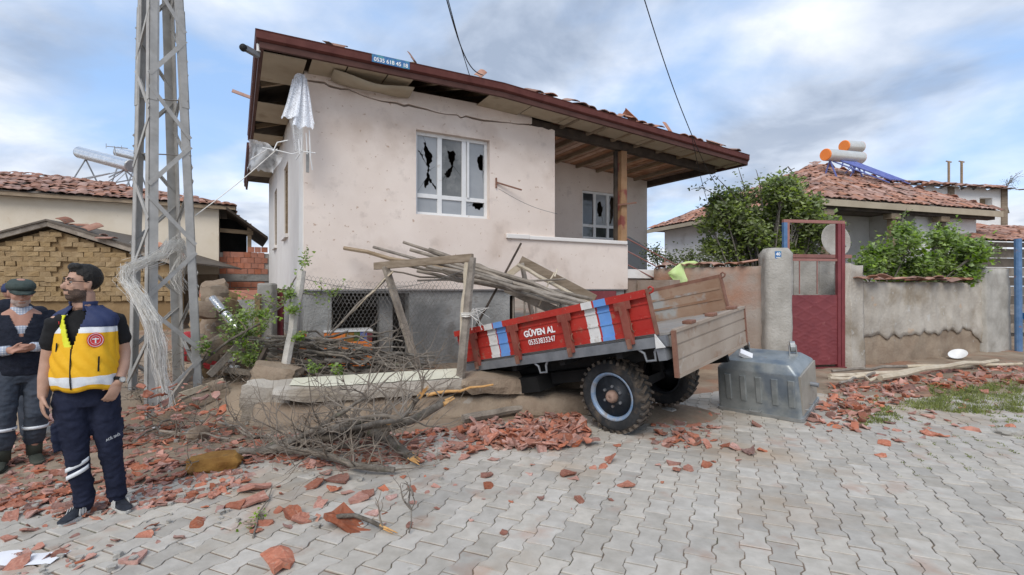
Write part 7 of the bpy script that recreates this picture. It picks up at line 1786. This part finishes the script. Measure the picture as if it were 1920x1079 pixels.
for y_, w_, z in ((-.085, .085, .040), (-.115, .080, .030), (-.140, .058, .020), (-.150, .030, .016)): rings.append([T2(x * w_, y_ - .006 * math.cos(x * 1.5), z + dz) for x, dz in ((-1, 0), (-.5, .010), (0, .013), (.5, .010), (1, 0), (.5, .002), (0, .005), (-.5, .002))])
br.loft(rings).build('visor', CAPM, cap, smooth=True)
hs_ = MB()
for sx in (-1, 1):
    hs_.sphere(T2(sx * .068, .022, .018), (.012, .045, .030), 10, 8, RH2)
    MB().tube([T2(sx * .012, -.088, .024), T2(sx * .032, -.088, .029), T2(sx * .052, -.072, .022)], [.004, .006, .003], 6).build('eyebrow', STUB, p2)
    MB().sphere(T2(sx * .030, -.080, .002), (.012, .006, .004), 8, 6, RH2).build('eye', HAIR, p2)
hs_.build('hair', STUB, p2, smooth=True)
for lg, tx in ((legs2[0], .03), (legs2[1], -.05)):
    a = Vector(lg[4]); MB().tube([(a.x, a.y, .08), (a.x, a.y, .18), (a.x, a.y, .27)], [.058, .062, .068], 14).build('boot_shaft', BOOT, p2, smooth=True)
    shoe_into(p2, (a.x, a.y + .05, 0), (a.x + tx, a.y - .20, 0), BOOT, BOOT, w=.052, name='boot', h=.10)

# ---- third person, mostly hidden behind
p3 = empty('person', (-5.18, 5.28, 0.02), R(20), 'person in dark hooded jacket and blue cap mostly hidden behind the capped man', 'person')
body = MB(); T3, RH3 = head_into(body, (0, .0, 1.56), R(170), 0, 1.03)
body.tube([(0, .01, .86), (0, .0, 1.0), (0, 0, 1.15), (0, .0, 1.28), (0, .01, 1.38), (0, .015, 1.44)], [(.11, .16), (.12, .165), (.12, .165), (.115, .18), (.085, .17), (.06, .08)], 18)
for sx in (-1, 1):
    capsule(body, [(sx * .19, .02, 1.36), (sx * .24, .04, 1.10), (sx * .22, .12, .90)], [.056, .046, .032]); hand_into(body, (sx * .22, .12, .90), (0, .1, -1), (-sx, 0, 0), (0, 1, 0), .5)
    capsule(body, [(sx * .10, .01, .88), (sx * .11, -.01, .48), (sx * .11, .02, .09)], [.085, .06, .042])
me = remesh(body, .010, 3); me.materials.append(SKIN2); link('body', me, p3)
jk = MB(); jk.tube([(0, .01, .80), (0, .0, 1.0), (0, 0, 1.15), (0, .0, 1.28), (0, .01, 1.40), (0, .015, 1.47)], [(.14, .20), (.145, .205), (.14, .20), (.135, .21), (.11, .19), (.085, .11)], 18)
for sx in (-1, 1): capsule(jk, [(sx * .19, .02, 1.36), (sx * .245, .04, 1.10), (sx * .22, .12, .93)], [.082, .066, .052])
jk.sphere((0, -.10, 1.43), (.13, .07, .09), 14, 10)
me = remesh(jk, .012, 3); me.materials.append(DKW); link('jacket', me, p3)
t3 = MB()
for sx in (-1, 1): capsule(t3, [(sx * .10, .01, .86), (sx * .11, -.01, .48), (sx * .11, .02, .12)], [.11, .09, .075])
me = remesh(t3, .012, 2); me.materials.append(TRG); link('trousers', me, p3)
rings = []
for z, r in ((.02, .095), (.06, .100), (.10, .085), (.125, .045)): rings.append([T3(r * .9 * math.cos(2 * math.pi * k / 20), .01 + r * 1.1 * math.sin(2 * math.pi * k / 20), z) for k in range(20)])
MB().loft(rings).build('cap', NAVYV, p3, smooth=True)
for sx in (-1, 1): shoe_into(p3, (sx * .11, -.03, 0), (sx * .12, .20, 0), BOOT, BOOT, w=.05)
